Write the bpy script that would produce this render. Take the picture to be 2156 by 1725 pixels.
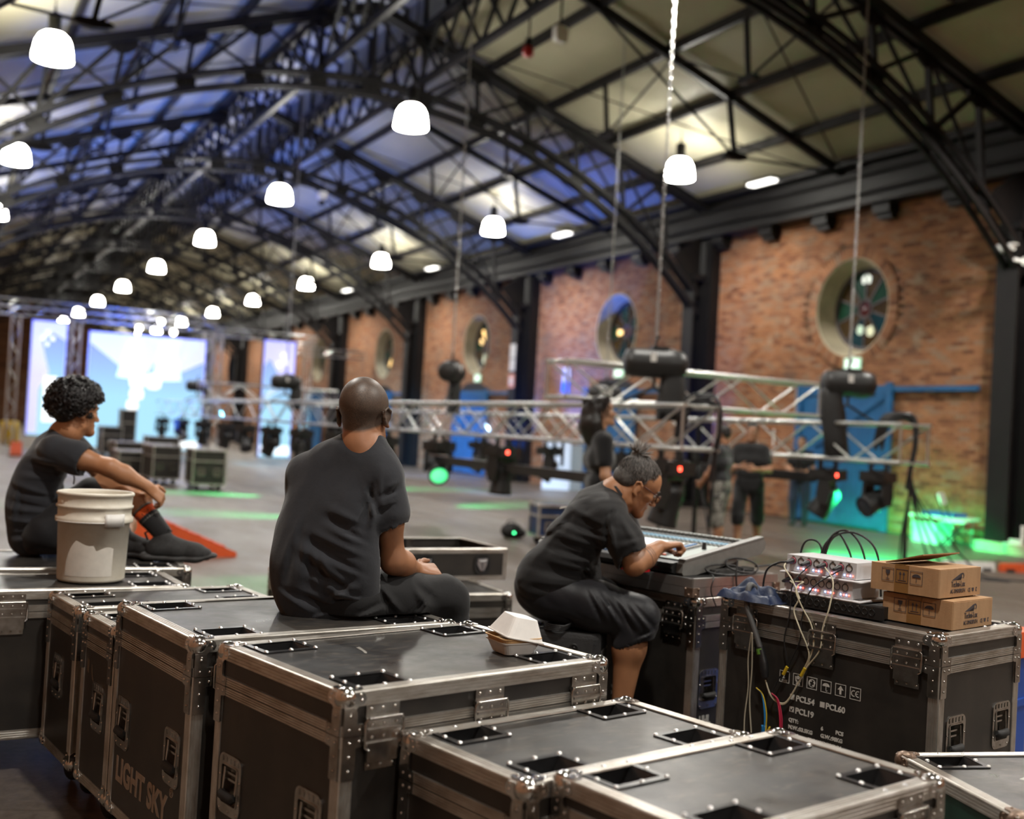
import bpy, math, random
import numpy as np
from mathutils import Matrix, Vector

# ------------------------------------------------------------------ scene, camera, exposure, light levels
for o in list(bpy.data.objects):
    bpy.data.objects.remove(o)
S = bpy.context.scene
COL = S.collection
rnd = random.Random(7)

EYE = 1.5
FPX = 2350.0
cam_data = bpy.data.cameras.new('camera')
cam = bpy.data.objects.new('camera', cam_data)
COL.objects.link(cam)
cam_data.sensor_width = 36.0
cam_data.lens = 36.0 * FPX / 2156.0
cam_data.clip_end = 400
RIGHT = Vector((0.88528, -0.46112, 0.05697)).normalized()
FWD = Vector((0.46100, 0.88721, 0.01969)).normalized()
RIGHT = (RIGHT - FWD * RIGHT.dot(FWD)).normalized()
UP = RIGHT.cross(FWD)
cam.matrix_world = Matrix(((RIGHT.x, UP.x, -FWD.x, 0), (RIGHT.y, UP.y, -FWD.y, 0), (RIGHT.z, UP.z, -FWD.z, EYE), (0, 0, 0, 1)))
cam_data.dof.use_dof = True
cam_data.dof.focus_distance = 3.7
cam_data.dof.aperture_fstop = 1.7
S.camera = cam

w = bpy.data.worlds.new('night')
S.world = w
w.use_nodes = True
w.node_tree.nodes['Background'].inputs[0].default_value = (0.6, 0.62, 0.7, 1)
w.node_tree.nodes['Background'].inputs[1].default_value = 0.01
S.view_settings.view_transform = 'Standard'
S.view_settings.look = 'None'
S.view_settings.gamma = 1.0
S.view_settings.use_curve_mapping = False
S.view_settings.exposure = 0.6
LAMP_GLOW = 34.0      # radiance of the acrylic bell lamps
LAMP_DOWN = 560.0      # watts of each lamp's downward beam
SCREEN_GLOW = 0.72
cy = S.cycles
cy.max_bounces = 6
cy.diffuse_bounces = 3
cy.glossy_bounces = 3
cy.sample_clamp_indirect = 4.0
cy.use_light_tree = True
cy.caustics_reflective = False
cy.caustics_refractive = False

def spot(name, loc, target, energy, color, angle, blend=0.3, radius=0.05):
    d = bpy.data.lights.new(name, 'SPOT')
    d.energy = energy; d.color = color; d.spot_size = math.radians(angle); d.spot_blend = blend
    d.shadow_soft_size = radius
    o = bpy.data.objects.new(name, d); COL.objects.link(o)
    o.location = loc
    o.rotation_euler = (Vector(target) - Vector(loc)).to_track_quat('-Z', 'Y').to_euler()
    return o

GREEN = (0.02, 1.0, 0.28)
BLUE = (0.04, 0.16, 1.0)
CYAN = (0.15, 0.6, 1.0)
# moving heads on the trusses throw green and blue beams on the floor
spot('green_beam', (7.25, 15.9, 1.0), (4.0, 17.0, 0), 4620, GREEN, 20)
spot('green_beam', (7.25, 20.6, 1.0), (4.7, 21.3, 0), 4620, GREEN, 22)
spot('green_beam', (7.5, 18.4, 1.0), (10.1, 19.9, 0), 3300, GREEN, 22)
spot('green_beam', (7.5, 23.8, 1.0), (10.2, 24.6, 0), 3300, GREEN, 22)
spot('green_beam', (10.6, 10.9, 1.0), (12.0, 11.9, 0), 4180, GREEN, 62, 0.5)
spot('green_beam', (7.6, 10.4, 1.0), (10.3, 12.0, 0), 3630, GREEN, 26)
spot('green_beam', (7.2, 11.2, 1.2), (2.5, 9.7, 0), 3630, GREEN, 18)
spot('green_beam', (10.8, 10.4, 1.0), (14.5, 13.6, 0), 4400, GREEN, 40, 0.6)
spot('blue_beam', (10.7, 29.0, 1.6), (14.0, 32.5, 0), 2600, (0.2, 0.45, 1.0), 60, 0.5)
spot('blue_beam', (10.7, 22.0, 1.6), (13.0, 24.4, 0), 1300, (0.35, 0.6, 1.0), 60, 0.5)
spot('blue_beam', (7.4, 33.0, 1.6), (11.5, 36.5, 0), 2600, CYAN, 60, 0.5)
# blue LED wash heads pointing up at the roof from the long truss
for q in ((5.0, 26.5, 700), (5.6, 31.0, 1700), (6.6, 37.5, 2000)):
    spot('blue_wash', (q[0], q[1], 0.5), (q[0] - 0.6, q[1] + 2.0, 9.0), q[2], BLUE, 115, 0.5, 0.1)
spot('blue_wash', (3.0, 19.0, 0.5), (3.4, 21.0, 7.6), 1500, BLUE, 44, 0.6, 0.1)
spot('blue_wash', (4.5, 27.5, 0.5), (4.8, 29.7, 7.9), 1500, BLUE, 40, 0.6, 0.1)
# blue uplights at the feet of the columns
spot('column_uplight', (15.2, 29.2, 0.25), (15.75, 30.3, 4.0), 900, (0.03, 0.18, 1.0), 60, 0.6)
spot('column_uplight', (15.0, 20.2, 0.25), (15.75, 21.4, 4.5), 330, (0.05, 0.12, 1.0), 60, 0.6)
spot('beam_uplight', (14.6, 27.2, 0.3), (15.9, 26.2, 7.0), 1500, BLUE, 70, 0.6)

# ------------------------------------------------------------------ materials
def newmat(name):
    m = bpy.data.materials.new(name); m.use_nodes = True
    nt = m.node_tree
    return m, nt, nt.nodes['Principled BSDF']

def nd(nt, kind, **kw):
    n = nt.nodes.new(kind)
    for k, v in kw.items():
        if k.startswith('i_'):
            key = k[2:]
            n.inputs[int(key) if key.isdigit() else key.replace('_', ' ')].default_value = v
        else:
            setattr(n, k, v)
    return n

def mixc(nt, fac, a, b, blend='MIX'):
    n = nt.nodes.new('ShaderNodeMix'); n.data_type = 'RGBA'; n.blend_type = blend
    if isinstance(fac, float): n.inputs[0].default_value = fac
    else: nt.links.new(fac, n.inputs[0])
    for i, c in ((6, a), (7, b)):
        if isinstance(c, tuple): n.inputs[i].default_value = c + (1,) if len(c) == 3 else c
        else: nt.links.new(c, n.inputs[i])
    return n.outputs[2]

def ramp(nt, src, p0, p1, c0=(0, 0, 0), c1=(1, 1, 1)):
    r = nt.nodes.new('ShaderNodeValToRGB')
    r.color_ramp.elements[0].position = p0; r.color_ramp.elements[1].position = p1
    r.color_ramp.elements[0].color = c0 + (1,); r.color_ramp.elements[1].color = c1 + (1,)
    nt.links.new(src, r.inputs[0])
    return r.outputs[0]

def coords(nt, kind='Object', scale=(1, 1, 1), rot=(0, 0, 0)):
    t = nt.nodes.new('ShaderNodeTexCoord'); mp = nt.nodes.new('ShaderNodeMapping')
    mp.inputs['Scale'].default_value = scale; mp.inputs['Rotation'].default_value = rot
    nt.links.new(t.outputs[kind], mp.inputs[0])
    return mp.outputs[0]

def noise(nt, vec, scale, detail=4.0, rough=0.6):
    n = nd(nt, 'ShaderNodeTexNoise', i_Scale=scale, i_Detail=detail, i_Roughness=rough)
    nt.links.new(vec, n.inputs['Vector'])
    return n.outputs[0]

def bump(nt, b, h, strength=0.2, dist=0.01):
    n = nd(nt, 'ShaderNodeBump', i_Strength=strength, i_Distance=dist)
    nt.links.new(h, n.inputs['Height']); nt.links.new(n.outputs[0], b.inputs['Normal'])

def plain(name, col, rough=0.5, metal=0.0, var=0.0, vscale=8.0, bmp=0.0, bscale=60.0, spec=0.5, vcol=None, stretch=(1, 1, 1), coat=0.0):
    m, nt, b = newmat(name)
    b.inputs['Base Color'].default_value = col + (1,)
    b.inputs['Roughness'].default_value = rough
    b.inputs['Metallic'].default_value = metal
    b.inputs['Specular IOR Level'].default_value = spec
    b.inputs['Coat Weight'].default_value = coat
    if var or vcol:
        v = coords(nt, 'Object', stretch)
        f = ramp(nt, noise(nt, v, vscale), 0.38, 0.66)
        c2 = vcol if vcol else tuple(c * (1 - var) for c in col)
        nt.links.new(mixc(nt, f, col, c2), b.inputs['Base Color'])
    if bmp:
        bump(nt, b, noise(nt, coords(nt, 'Object', stretch), bscale), bmp)
    return m

def glow(name, col, strength):
    m, nt, b = newmat(name)
    b.inputs['Base Color'].default_value = (0.8, 0.8, 0.8, 1)
    b.inputs['Emission Color'].default_value = col + (1,)
    b.inputs['Emission Strength'].default_value = strength
    return m

M = {}
M['alu'] = plain('aluminium', (0.60, 0.58, 0.54), 0.36, 0.85, 0, 9, vcol=(0.40, 0.36, 0.31), stretch=(1, 1, 3))
M['alu_clean'] = plain('bright_aluminium', (0.72, 0.72, 0.72), 0.28, 0.9, 0.25, 5)
M['chrome'] = plain('chromed_steel', (0.72, 0.71, 0.70), 0.16, 1.0, 0, 14, vcol=(0.52, 0.49, 0.45))
M['zinc'] = plain('zinc_plate', (0.50, 0.485, 0.46), 0.26, 1.0, 0, 22, vcol=(0.30, 0.27, 0.24))
M['rusty'] = plain('rusted_steel', (0.30, 0.22, 0.17), 0.45, 0.8, 0, 30, vcol=(0.13, 0.08, 0.05))
M['steel'] = plain('brushed_steel', (0.45, 0.45, 0.44), 0.35, 0.9, 0.2, 8)
M['truss_alu'] = plain('truss_aluminium', (0.70, 0.71, 0.68), 0.30, 0.9, 0.25, 6)
M['laminate'] = plain('black_laminate', (0.016, 0.0145, 0.013), 0.42, 0, 0, 6, vcol=(0.030, 0.026, 0.022), bmp=0.04, bscale=400, spec=0.5)
M['dish'] = plain('dark_steel_dish', (0.05, 0.05, 0.052), 0.28, 0.7, 0.3, 14)
M['lid_top'] = None
M['black'] = plain('black_plastic', (0.012, 0.012, 0.012), 0.45, 0, bmp=0.03, bscale=300)
M['rubber'] = plain('black_rubber', (0.010, 0.010, 0.010), 0.7)
M['cable'] = plain('black_cable', (0.010, 0.010, 0.011), 0.45)
M['iron'] = plain('black_painted_iron', (0.006, 0.0055, 0.006), 0.5, 0, 0, 3, vcol=(0.009, 0.008, 0.008), spec=0.3)
M['white'] = plain('white_plastic', (0.78, 0.77, 0.74), 0.4, 0, 0.1, 12)
M['ink'] = plain('white_ink', (0.62, 0.61, 0.57), 0.6, 0, 0.25, 40)
M['ink2'] = plain('taupe_ink', (0.36, 0.31, 0.26), 0.6, 0, 0.25, 30)
M['darkink'] = plain('dark_ink', (0.05, 0.04, 0.045), 0.7)
M['lamp'] = glow('lamp_acrylic', (1.0, 0.96, 0.86), LAMP_GLOW)
M['flood'] = glow('flood_glass', (1.0, 0.96, 0.88), 3.0)
M['led_red'] = glow('red_led', (1.0, 0.05, 0.02), 6.0)
M['led_blue'] = glow('blue_led', (0.25, 0.45, 1.0), 7.0)
M['led_green'] = glow('green_led', (0.02, 1.0, 0.3), 4.0)
M['lens_green'] = glow('green_lens', (0.01, 0.85, 0.25), 1.1)
M['orange'] = plain('orange_plastic', (0.72, 0.10, 0.02), 0.5, 0, 0.2, 6)
M['blue_paint'] = plain('blue_door_paint', (0.008, 0.115, 0.30), 0.45, 0, 0.25, 3, bmp=0.08, bscale=30)
M['blue_plastic'] = plain('blue_plastic', (0.008, 0.06, 0.32), 0.45)
M['cream'] = plain('cream_plaster', (0.50, 0.44, 0.31), 0.8, 0, 0.25, 3)
M['card'] = None

def mat_top():
    m, nt, b = newmat('scuffed_lid_laminate')
    v = coords(nt, 'Object', (1, 1, 1))
    f = ramp(nt, noise(nt, v, 3.2, 6, 0.65), 0.42, 0.68)
    g = ramp(nt, noise(nt, coords(nt, 'Object', (2.5, 9, 1)), 6, 3, 0.6), 0.55, 0.75)
    c = mixc(nt, f, (0.020, 0.020, 0.021), (0.052, 0.046, 0.039))
    c = mixc(nt, g, c, (0.085, 0.072, 0.058))
    nt.links.new(c, b.inputs['Base Color'])
    r = ramp(nt, noise(nt, v, 5, 4), 0.3, 0.7, (0.26,) * 3, (0.46,) * 3)
    nt.links.new(r, b.inputs['Roughness'])
    bump(nt, b, noise(nt, v, 350, 2), 0.05)
    return m
M['lid_top'] = mat_top()

def mat_card():
    m, nt, b = newmat('brown_cardboard')
    v = coords(nt, 'Object')
    f = noise(nt, coords(nt, 'Object', (1, 1, 0.2)), 30, 3)
    c = mixc(nt, ramp(nt, f, 0.35, 0.7), (0.42, 0.25, 0.125), (0.36, 0.205, 0.10))
    nt.links.new(c, b.inputs['Base Color'])
    b.inputs['Roughness'].default_value = 0.75
    bump(nt, b, noise(nt, v, 90, 2), 0.06)
    return m
M['card'] = mat_card()

def brick_tint(nt, src):
    r = nt.nodes.new('ShaderNodeValToRGB')
    e = r.color_ramp.elements
    e[0].position = 0.0; e[0].color = (0.155, 0.062, 0.030, 1)
    e[1].position = 1.0; e[1].color = (0.42, 0.20, 0.095, 1)
    for p, c in ((0.2, (0.27, 0.115, 0.055)), (0.45, (0.33, 0.145, 0.065)), (0.7, (0.37, 0.165, 0.078)), (0.86, (0.30, 0.19, 0.125))):
        k = e.new(p); k.color = c + (1,)
    nt.links.new(src, r.inputs[0])
    return r.outputs[0]

def soot(nt, col):
    v = coords(nt, 'Generated')
    pos = nd(nt, 'ShaderNodeNewGeometry').outputs['Position']
    f = ramp(nt, noise(nt, pos, 0.75, 6, 0.68), 0.50, 0.78)
    c = mixc(nt, f, col, (0.15, 0.10, 0.072))
    f2 = ramp(nt, noise(nt, pos, 1.1, 5, 0.7), 0.62, 0.75)
    return mixc(nt, f2, c, (0.46, 0.36, 0.26))

def mat_brick_piece(name, island):
    m, nt, b = newmat(name)
    if island: src = nd(nt, 'ShaderNodeNewGeometry').outputs['Random Per Island']
    else: src = nd(nt, 'ShaderNodeObjectInfo').outputs['Random']
    nt.links.new(soot(nt, brick_tint(nt, src)), b.inputs['Base Color'])
    b.inputs['Roughness'].default_value = 0.85
    pos = nd(nt, 'ShaderNodeNewGeometry').outputs['Position']
    bump(nt, b, noise(nt, pos, 40, 4), 0.5, 0.004)
    return m
M['brick'] = mat_brick_piece('fired_brick', False)
M['brick_many'] = mat_brick_piece('fired_brick_run', True)

def mat_brickwall():
    m, nt, b = newmat('brick_wall_far')
    pos = nd(nt, 'ShaderNodeNewGeometry').outputs['Position']
    sx = nd(nt, 'ShaderNodeSeparateXYZ'); nt.links.new(pos, sx.inputs[0])
    cb = nd(nt, 'ShaderNodeCombineXYZ'); nt.links.new(sx.outputs[1], cb.inputs[0]); nt.links.new(sx.outputs[2], cb.inputs[1])
    br = nd(nt, 'ShaderNodeTexBrick', i_Scale=1.0, i_Mortar_Size=0.006, i_Brick_Width=0.235, i_Row_Height=0.076, i_Mortar_Smooth=0.2)
    br.inputs['Color1'].default_value = (0, 0, 0, 1); br.inputs['Color2'].default_value = (1, 1, 1, 1)
    nt.links.new(cb.outputs[0], br.inputs['Vector'])
    tint = brick_tint(nt, br.outputs['Color'])
    c = soot(nt, mixc(nt, br.outputs['Fac'], tint, (0.16, 0.10, 0.065)))
    nt.links.new(c, b.inputs['Base Color'])
    b.inputs['Roughness'].default_value = 0.85
    inv = nd(nt, 'ShaderNodeMath', operation='SUBTRACT'); inv.inputs[0].default_value = 1.0
    nt.links.new(br.outputs['Fac'], inv.inputs[1])
    bump(nt, b, inv.outputs[0], 0.6, 0.01)
    return m
M['brickwall'] = mat_brickwall()
M['mortar'] = plain('lime_mortar', (0.17, 0.105, 0.068), 0.9, 0, 0.4, 4, bmp=0.3, bscale=40)

def mat_floor():
    m, nt, b = newmat('worn_floor')
    pos = nd(nt, 'ShaderNodeNewGeometry').outputs['Position']
    mp = nd(nt, 'ShaderNodeMapping'); mp.inputs['Scale'].default_value = (1, 0.35, 1); mp.inputs['Rotation'].default_value = (0, 0, 0.5)
    nt.links.new(pos, mp.inputs[0])
    f = ramp(nt, noise(nt, mp.outputs[0], 0.55, 8, 0.66), 0.36, 0.66)
    f2 = ramp(nt, noise(nt, pos, 16, 8, 0.75), 0.40, 0.64)
    c = mixc(nt, f, (0.155, 0.126, 0.100), (0.085, 0.069, 0.055))
    c = mixc(nt, f2, c, (0.075, 0.058, 0.045), 'MIX')
    br = nd(nt, 'ShaderNodeTexBrick', i_Scale=1.0, i_Mortar_Size=0.010, i_Brick_Width=4.6, i_Row_Height=0.62, i_Mortar_Smooth=0.3)
    br.inputs['Color1'].default_value = (0.9, 0.9, 0.9, 1); br.inputs['Color2'].default_value = (1, 1, 1, 1); br.inputs['Mortar'].default_value = (0.72, 0.70, 0.66, 1)
    mp2 = nd(nt, 'ShaderNodeMapping'); mp2.inputs['Rotation'].default_value = (0, 0, 0.35); nt.links.new(pos, mp2.inputs[0])
    nt.links.new(mp2.outputs[0], br.inputs['Vector'])
    c = mixc(nt, 1.0, c, br.outputs['Color'], 'MULTIPLY')
    nt.links.new(c, b.inputs['Base Color'])
    r = ramp(nt, noise(nt, mp.outputs[0], 1.3, 5), 0.3, 0.7, (0.30,) * 3, (0.55,) * 3)
    nt.links.new(r, b.inputs['Roughness'])
    bump(nt, b, noise(nt, pos, 22, 8, 0.75), 0.35, 0.01)
    return m
M['floor'] = mat_floor()

def mat_roof():
    m, nt, b = newmat('cream_corrugated_steel')
    pos = nd(nt, 'ShaderNodeNewGeometry').outputs['Position']
    f = ramp(nt, noise(nt, pos, 0.5, 5), 0.35, 0.7)
    nt.links.new(mixc(nt, f, (0.46, 0.43, 0.31), (0.38, 0.36, 0.26)), b.inputs['Base Color'])
    b.inputs['Roughness'].default_value = 0.5
    return m
M['roof'] = mat_roof()

# ------------------------------------------------------------------ mesh helpers
class MB:
    def __init__(self):
        self.v = []; self.f = []; self.s = []; self.n = 0
    def add(self, vs, fs, smooth=False, mat=None):
        vs = np.asarray(vs, float)
        if mat is not None:
            A = np.array(mat); vs = vs @ A[:3, :3].T + A[:3, 3]
        b = self.n
        self.v.append(vs); self.n += len(vs)
        for f in fs: self.f.append([i + b for i in f])
        self.s += [smooth] * len(fs)
        return self
    def box(self, c, s, mat=None):
        x, y, z = c; a, b, d = s[0] / 2, s[1] / 2, s[2] / 2
        vs = [(x - a, y - b, z - d), (x + a, y - b, z - d), (x + a, y + b, z - d), (x - a, y + b, z - d), (x - a, y - b, z + d), (x + a, y - b, z + d), (x + a, y + b, z + d), (x - a, y + b, z + d)]
        return self.add(vs, [(0, 3, 2, 1), (4, 5, 6, 7), (0, 1, 5, 4), (1, 2, 6, 5), (2, 3, 7, 6), (3, 0, 4, 7)], False, mat)
    def bar(self, p0, p1, w, h, up=(0, 0, 1)):
        p0 = np.array(p0, float); p1 = np.array(p1, float); d = p1 - p0; L = np.linalg.norm(d); d /= L
        u = np.array(up, float); s = np.cross(d, u)
        if np.linalg.norm(s) < 1e-4: s = np.cross(d, (1, 0, 0))
        s /= np.linalg.norm(s); u = np.cross(s, d)
        vs = []
        for p in (p0, p1):
            for a, b in ((-1, -1), (1, -1), (1, 1), (-1, 1)):
                vs.append(p + s * a * w / 2 + u * b * h / 2)
        return self.add(vs, [(0, 3, 2, 1), (4, 5, 6, 7), (0, 1, 5, 4), (1, 2, 6, 5), (2, 3, 7, 6), (3, 0, 4, 7)])
    def tube(self, pts, r, n=8, cap=True, closed=False, smooth=True, mat=None):
        P = np.array(pts, float); k = len(P)
        rr = np.full(k, r, float) if np.isscalar(r) else np.array(r, float)
        T = np.gradient(P, axis=0)
        if closed:
            T = np.roll(P, -1, 0) - np.roll(P, 1, 0)
        T /= np.linalg.norm(T, axis=1)[:, None] + 1e-12
        a = np.array((0, 0, 1.0)) if abs(T[0][2]) < 0.9 else np.array((1.0, 0, 0))
        u = np.cross(T[0], a); u /= np.linalg.norm(u)
        vs = []
        ang = np.linspace(0, 2 * math.pi, n, endpoint=False)
        for i in range(k):
            u = u - T[i] * (u @ T[i]); u /= np.linalg.norm(u) + 1e-12
            w2 = np.cross(T[i], u)
            vs.append(P[i] + rr[i] * (np.cos(ang)[:, None] * u + np.sin(ang)[:, None] * w2))
        vs = np.concatenate(vs)
        fs = []
        for i in range(k if closed else k - 1):
            j = (i + 1) % k
            for q in range(n):
                fs.append((i * n + q, i * n + (q + 1) % n, j * n + (q + 1) % n, j * n + q))
        self.add(vs, fs, smooth, mat)
        if cap and not closed:
            self.add(vs[:n], [tuple(range(n - 1, -1, -1))], False, mat)
            self.add(vs[-n:], [tuple(range(n))], False, mat)
        return self
    def lathe(self, prof, n=24, mat=None, smooth=True):
        ang = np.linspace(0, 2 * math.pi, n, endpoint=False)
        vs = []; fs = []
        for r, z in prof:
            vs += [(r * math.cos(t), r * math.sin(t), z) for t in ang]
        for i in range(len(prof) - 1):
            for q in range(n):
                fs.append((i * n + q, i * n + (q + 1) % n, (i + 1) * n + (q + 1) % n, (i + 1) * n + q))
        return self.add(vs, fs, smooth, mat)
    def sphere(self, c, r, n=10, m=6, mat=None):
        r3 = (r, r, r) if np.isscalar(r) else r
        vs = [(c[0], c[1], c[2] - r3[2])]; fs = []
        for i in range(1, m):
            t = math.pi * i / m
            for q in range(n):
                a = 2 * math.pi * q / n
                vs.append((c[0] + r3[0] * math.sin(t) * math.cos(a), c[1] + r3[1] * math.sin(t) * math.sin(a), c[2] - r3[2] * math.cos(t)))
        vs.append((c[0], c[1], c[2] + r3[2]))
        for q in range(n):
            fs.append((0, 1 + (q + 1) % n, 1 + q))
            for i in range(m - 2):
                a = 1 + i * n
                fs.append((a + q, a + (q + 1) % n, a + n + (q + 1) % n, a + n + q))
            a = 1 + (m - 2) * n
            fs.append((a + q, a + (q + 1) % n, len(vs) - 1))
        return self.add(vs, fs, True, mat)
    def prism(self, poly, o, ax, ay, az, t0, t1, smooth=False, mat=None):
        o, ax, ay, az = [np.array(q, float) for q in (o, ax, ay, az)]
        P = np.array(poly, float); n = len(P)
        base = o + P[:, :1] * ax + P[:, 1:2] * ay
        vs = np.concatenate([base + az * t0, base + az * t1])
        flip = np.dot(np.cross(ax, ay), az) * (t1 - t0) < 0
        fs = [tuple(range(n - 1, -1, -1)), tuple(range(n, 2 * n))]
        ss = [False, False]
        for i in range(n):
            fs.append((i, (i + 1) % n, n + (i + 1) % n, n + i))
        if flip: fs = [tuple(reversed(f)) for f in fs]
        return self.add(vs, fs, smooth, mat)
    def panel(self, o, ax, ay, w, h, holes=()):
        """flat panel w*h with rectangular holes (u0,u1,v0,v1)"""
        us = sorted({0, w, *[q for hh in holes for q in hh[:2]]}); vv = sorted({0, h, *[q for hh in holes for q in hh[2:]]})
        o, ax, ay = [np.array(q, float) for q in (o, ax, ay)]
        for i in range(len(us) - 1):
            for j in range(len(vv) - 1):
                cu, cv = (us[i] + us[i + 1]) / 2, (vv[j] + vv[j + 1]) / 2
                if any(a < cu < b and c < cv < d for a, b, c, d in holes): continue
                q = [o + ax * us[a] + ay * vv[b] for a, b in ((i, j), (i + 1, j), (i + 1, j + 1), (i, j + 1))]
                self.add(q, [(0, 1, 2, 3)])
        return self
    def mesh(self, name):
        me = bpy.data.meshes.new(name)
        if self.v:
            vs = np.concatenate(self.v)
            nf = len(self.f); lens = np.fromiter((len(f) for f in self.f), np.int32, nf)
            loops = np.fromiter((i for f in self.f for i in f), np.int32, int(lens.sum()))
            me.vertices.add(len(vs)); me.vertices.foreach_set('co', vs.astype(np.float32).ravel())
            me.loops.add(len(loops)); me.loops.foreach_set('vertex_index', loops)
            me.polygons.add(nf)
            st = np.zeros(nf, np.int32); st[1:] = np.cumsum(lens)[:-1]
            me.polygons.foreach_set('loop_start', st)
            me.polygons.foreach_set('use_smooth', np.array(self.s, bool))
            me.update(calc_edges=True)
            me.validate()
        return me

def link(name, data, parent=None, mat=None, loc=None, rot=None, scale=None):
    o = bpy.data.objects.new(name, data); COL.objects.link(o)
    if mat is not None and not data.materials: data.materials.append(mat)
    if parent is not None: o.parent = parent
    if loc is not None: o.location = loc
    if rot is not None: o.rotation_euler = rot
    if scale is not None: o.scale = scale
    return o

def obj(name, mb, mat, parent=None, **kw):
    return link(name, mb.mesh(name), parent, mat, **kw)

def tag(o, label=None, cat=None, group=None, kind=None):
    if label: o['label'] = label
    if cat: o['category'] = cat
    if group: o['group'] = group
    if kind: o['kind'] = kind
    return o

def thing(name, label, cat, loc=(0, 0, 0), rz=0.0, group=None):
    o = bpy.data.objects.new(name, None); COL.objects.link(o)
    o.location = loc; o.rotation_euler = (0, 0, rz); o.empty_display_size = 0.1
    return tag(o, label, cat, group)

KIDS = {}
def children(o):
    return [c for c in bpy.data.objects if c.parent == o]

def copy_tree(o, loc=None, rz=None, label=None, group=None):
    kids = list(o.children)
    c = o.copy(); COL.objects.link(c)
    for ch in kids:
        d = ch.copy(); COL.objects.link(d); d.parent = c
        for g in list(ch.children):
            e = g.copy(); COL.objects.link(e); e.parent = d
    if loc is not None: c.location = loc
    if rz is not None: c.rotation_euler = (0, 0, rz)
    if label: c['label'] = label
    if group: c['group'] = group
    return c

def text(name, body, size, parent, mat, loc, rot, extrude=0.0006, align='LEFT', sx=1.0, space=1.0, shear=0.0, offset=0.0):
    c = bpy.data.curves.new(name, 'FONT'); c.body = body; c.size = size; c.extrude = extrude
    c.align_x = align; c.space_character = space; c.shear = shear; c.offset = offset; c.resolution_u = 3
    tmp = bpy.data.objects.new('tmp_text', c); COL.objects.link(tmp)
    me = bpy.data.meshes.new_from_object(tmp.evaluated_get(bpy.context.evaluated_depsgraph_get()))
    bpy.data.objects.remove(tmp); bpy.data.curves.remove(c)
    me.name = name; me.materials.clear(); me.materials.append(mat)
    return link(name, me, parent, None, loc, rot, (sx, 1, 1))
X = np.array((1.0, 0, 0)); Y = np.array((0, 1.0, 0)); Z = np.array((0, 0, 1.0))
ORD = ['first', 'second', 'third', 'fourth', 'fifth', 'sixth', 'seventh', 'eighth', 'ninth', 'tenth', 'eleventh', 'twelfth']
# ------------------------------------------------------------------ the hall
XW = 16.0                       # right wall plane
COLY = [12.4 + 8.68 * k for k in range(-2, 11)]
WINY = [16.48 + 8.56 * k for k in range(0, 9)]
RIDGE_X = 7.4
def roof_z(x): return 10.05 - 0.345 * abs(x - RIDGE_X)
Y0, Y1 = -14.0, 104.0

mb = MB(); mb.add([(-1.4, Y0, 0), (16.4, Y0, 0), (16.4, Y1, 0), (-1.4, Y1, 0)], [(0, 1, 2, 3)])
tag(obj('floor', mb, M['floor']), kind='structure')

# roof: corrugated sheets running down both slopes
def slope(x0, x1):
    mb = MB(); n = int((Y1 - Y0) / 0.076); ys = np.linspace(Y0, Y1, n * 4 + 1)
    amp = 0.010 * np.sin(np.arange(n * 4 + 1) * math.pi / 2)
    vs = []
    for x in (x0, x1):
        vs.append(np.stack([np.full_like(ys, x), ys, roof_z(x) + 0.06 + amp], 1))
    k = len(ys)
    mb.add(np.concatenate(vs), [(i, i + 1, k + i + 1, k + i) for i in range(k - 1)], True)
    return mb
tag(obj('ceiling', slope(RIDGE_X + 1.1, 16.5), M['roof']), 'cream corrugated roof slope above the brick wall with round windows', None, None, 'structure')
tag(obj('ceiling', slope(RIDGE_X - 1.1, -1.7), M['roof']), 'cream corrugated roof slope on the side of the curly-haired man', None, None, 'structure')
# skylight strip along the ridge
mb = MB()
for s in (-1, 1):
    mb.add([(RIDGE_X + s * 1.1, Y0, 10.35), (RIDGE_X, Y0, 10.75), (RIDGE_X, Y1, 10.75), (RIDGE_X + s * 1.1, Y1, 10.35)], [(0, 1, 2, 3)])
    mb.add([(RIDGE_X + s * 1.1, Y0, 9.6), (RIDGE_X + s * 1.1, Y0, 10.35), (RIDGE_X + s * 1.1, Y1, 10.35), (RIDGE_X + s * 1.1, Y1, 9.6)], [(0, 1, 2, 3)])
M['skylight'] = plain('skylight_sheet', (0.30, 0.33, 0.36), 0.3, 0, 0.4, 1.2)
tag(obj('ceiling_skylight', mb, M['skylight']), 'translucent skylight strip along the roof ridge', None, None, 'structure')
mb = MB()
for y in np.arange(Y0 + 1, Y1, 1.1):
    for s in (-1, 1):
        mb.bar((RIDGE_X + s * 1.08, y, 10.33), (RIDGE_X, y, 10.72), 0.06, 0.08)
        mb.bar((RIDGE_X + s * 1.06, y, 9.6), (RIDGE_X + s * 1.06, y, 10.35), 0.06, 0.08, (0, 1, 0))
tag(obj('trim_1', mb, M['iron']), 'black glazing bars of the ridge skylight', None, None, 'structure')

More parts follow.
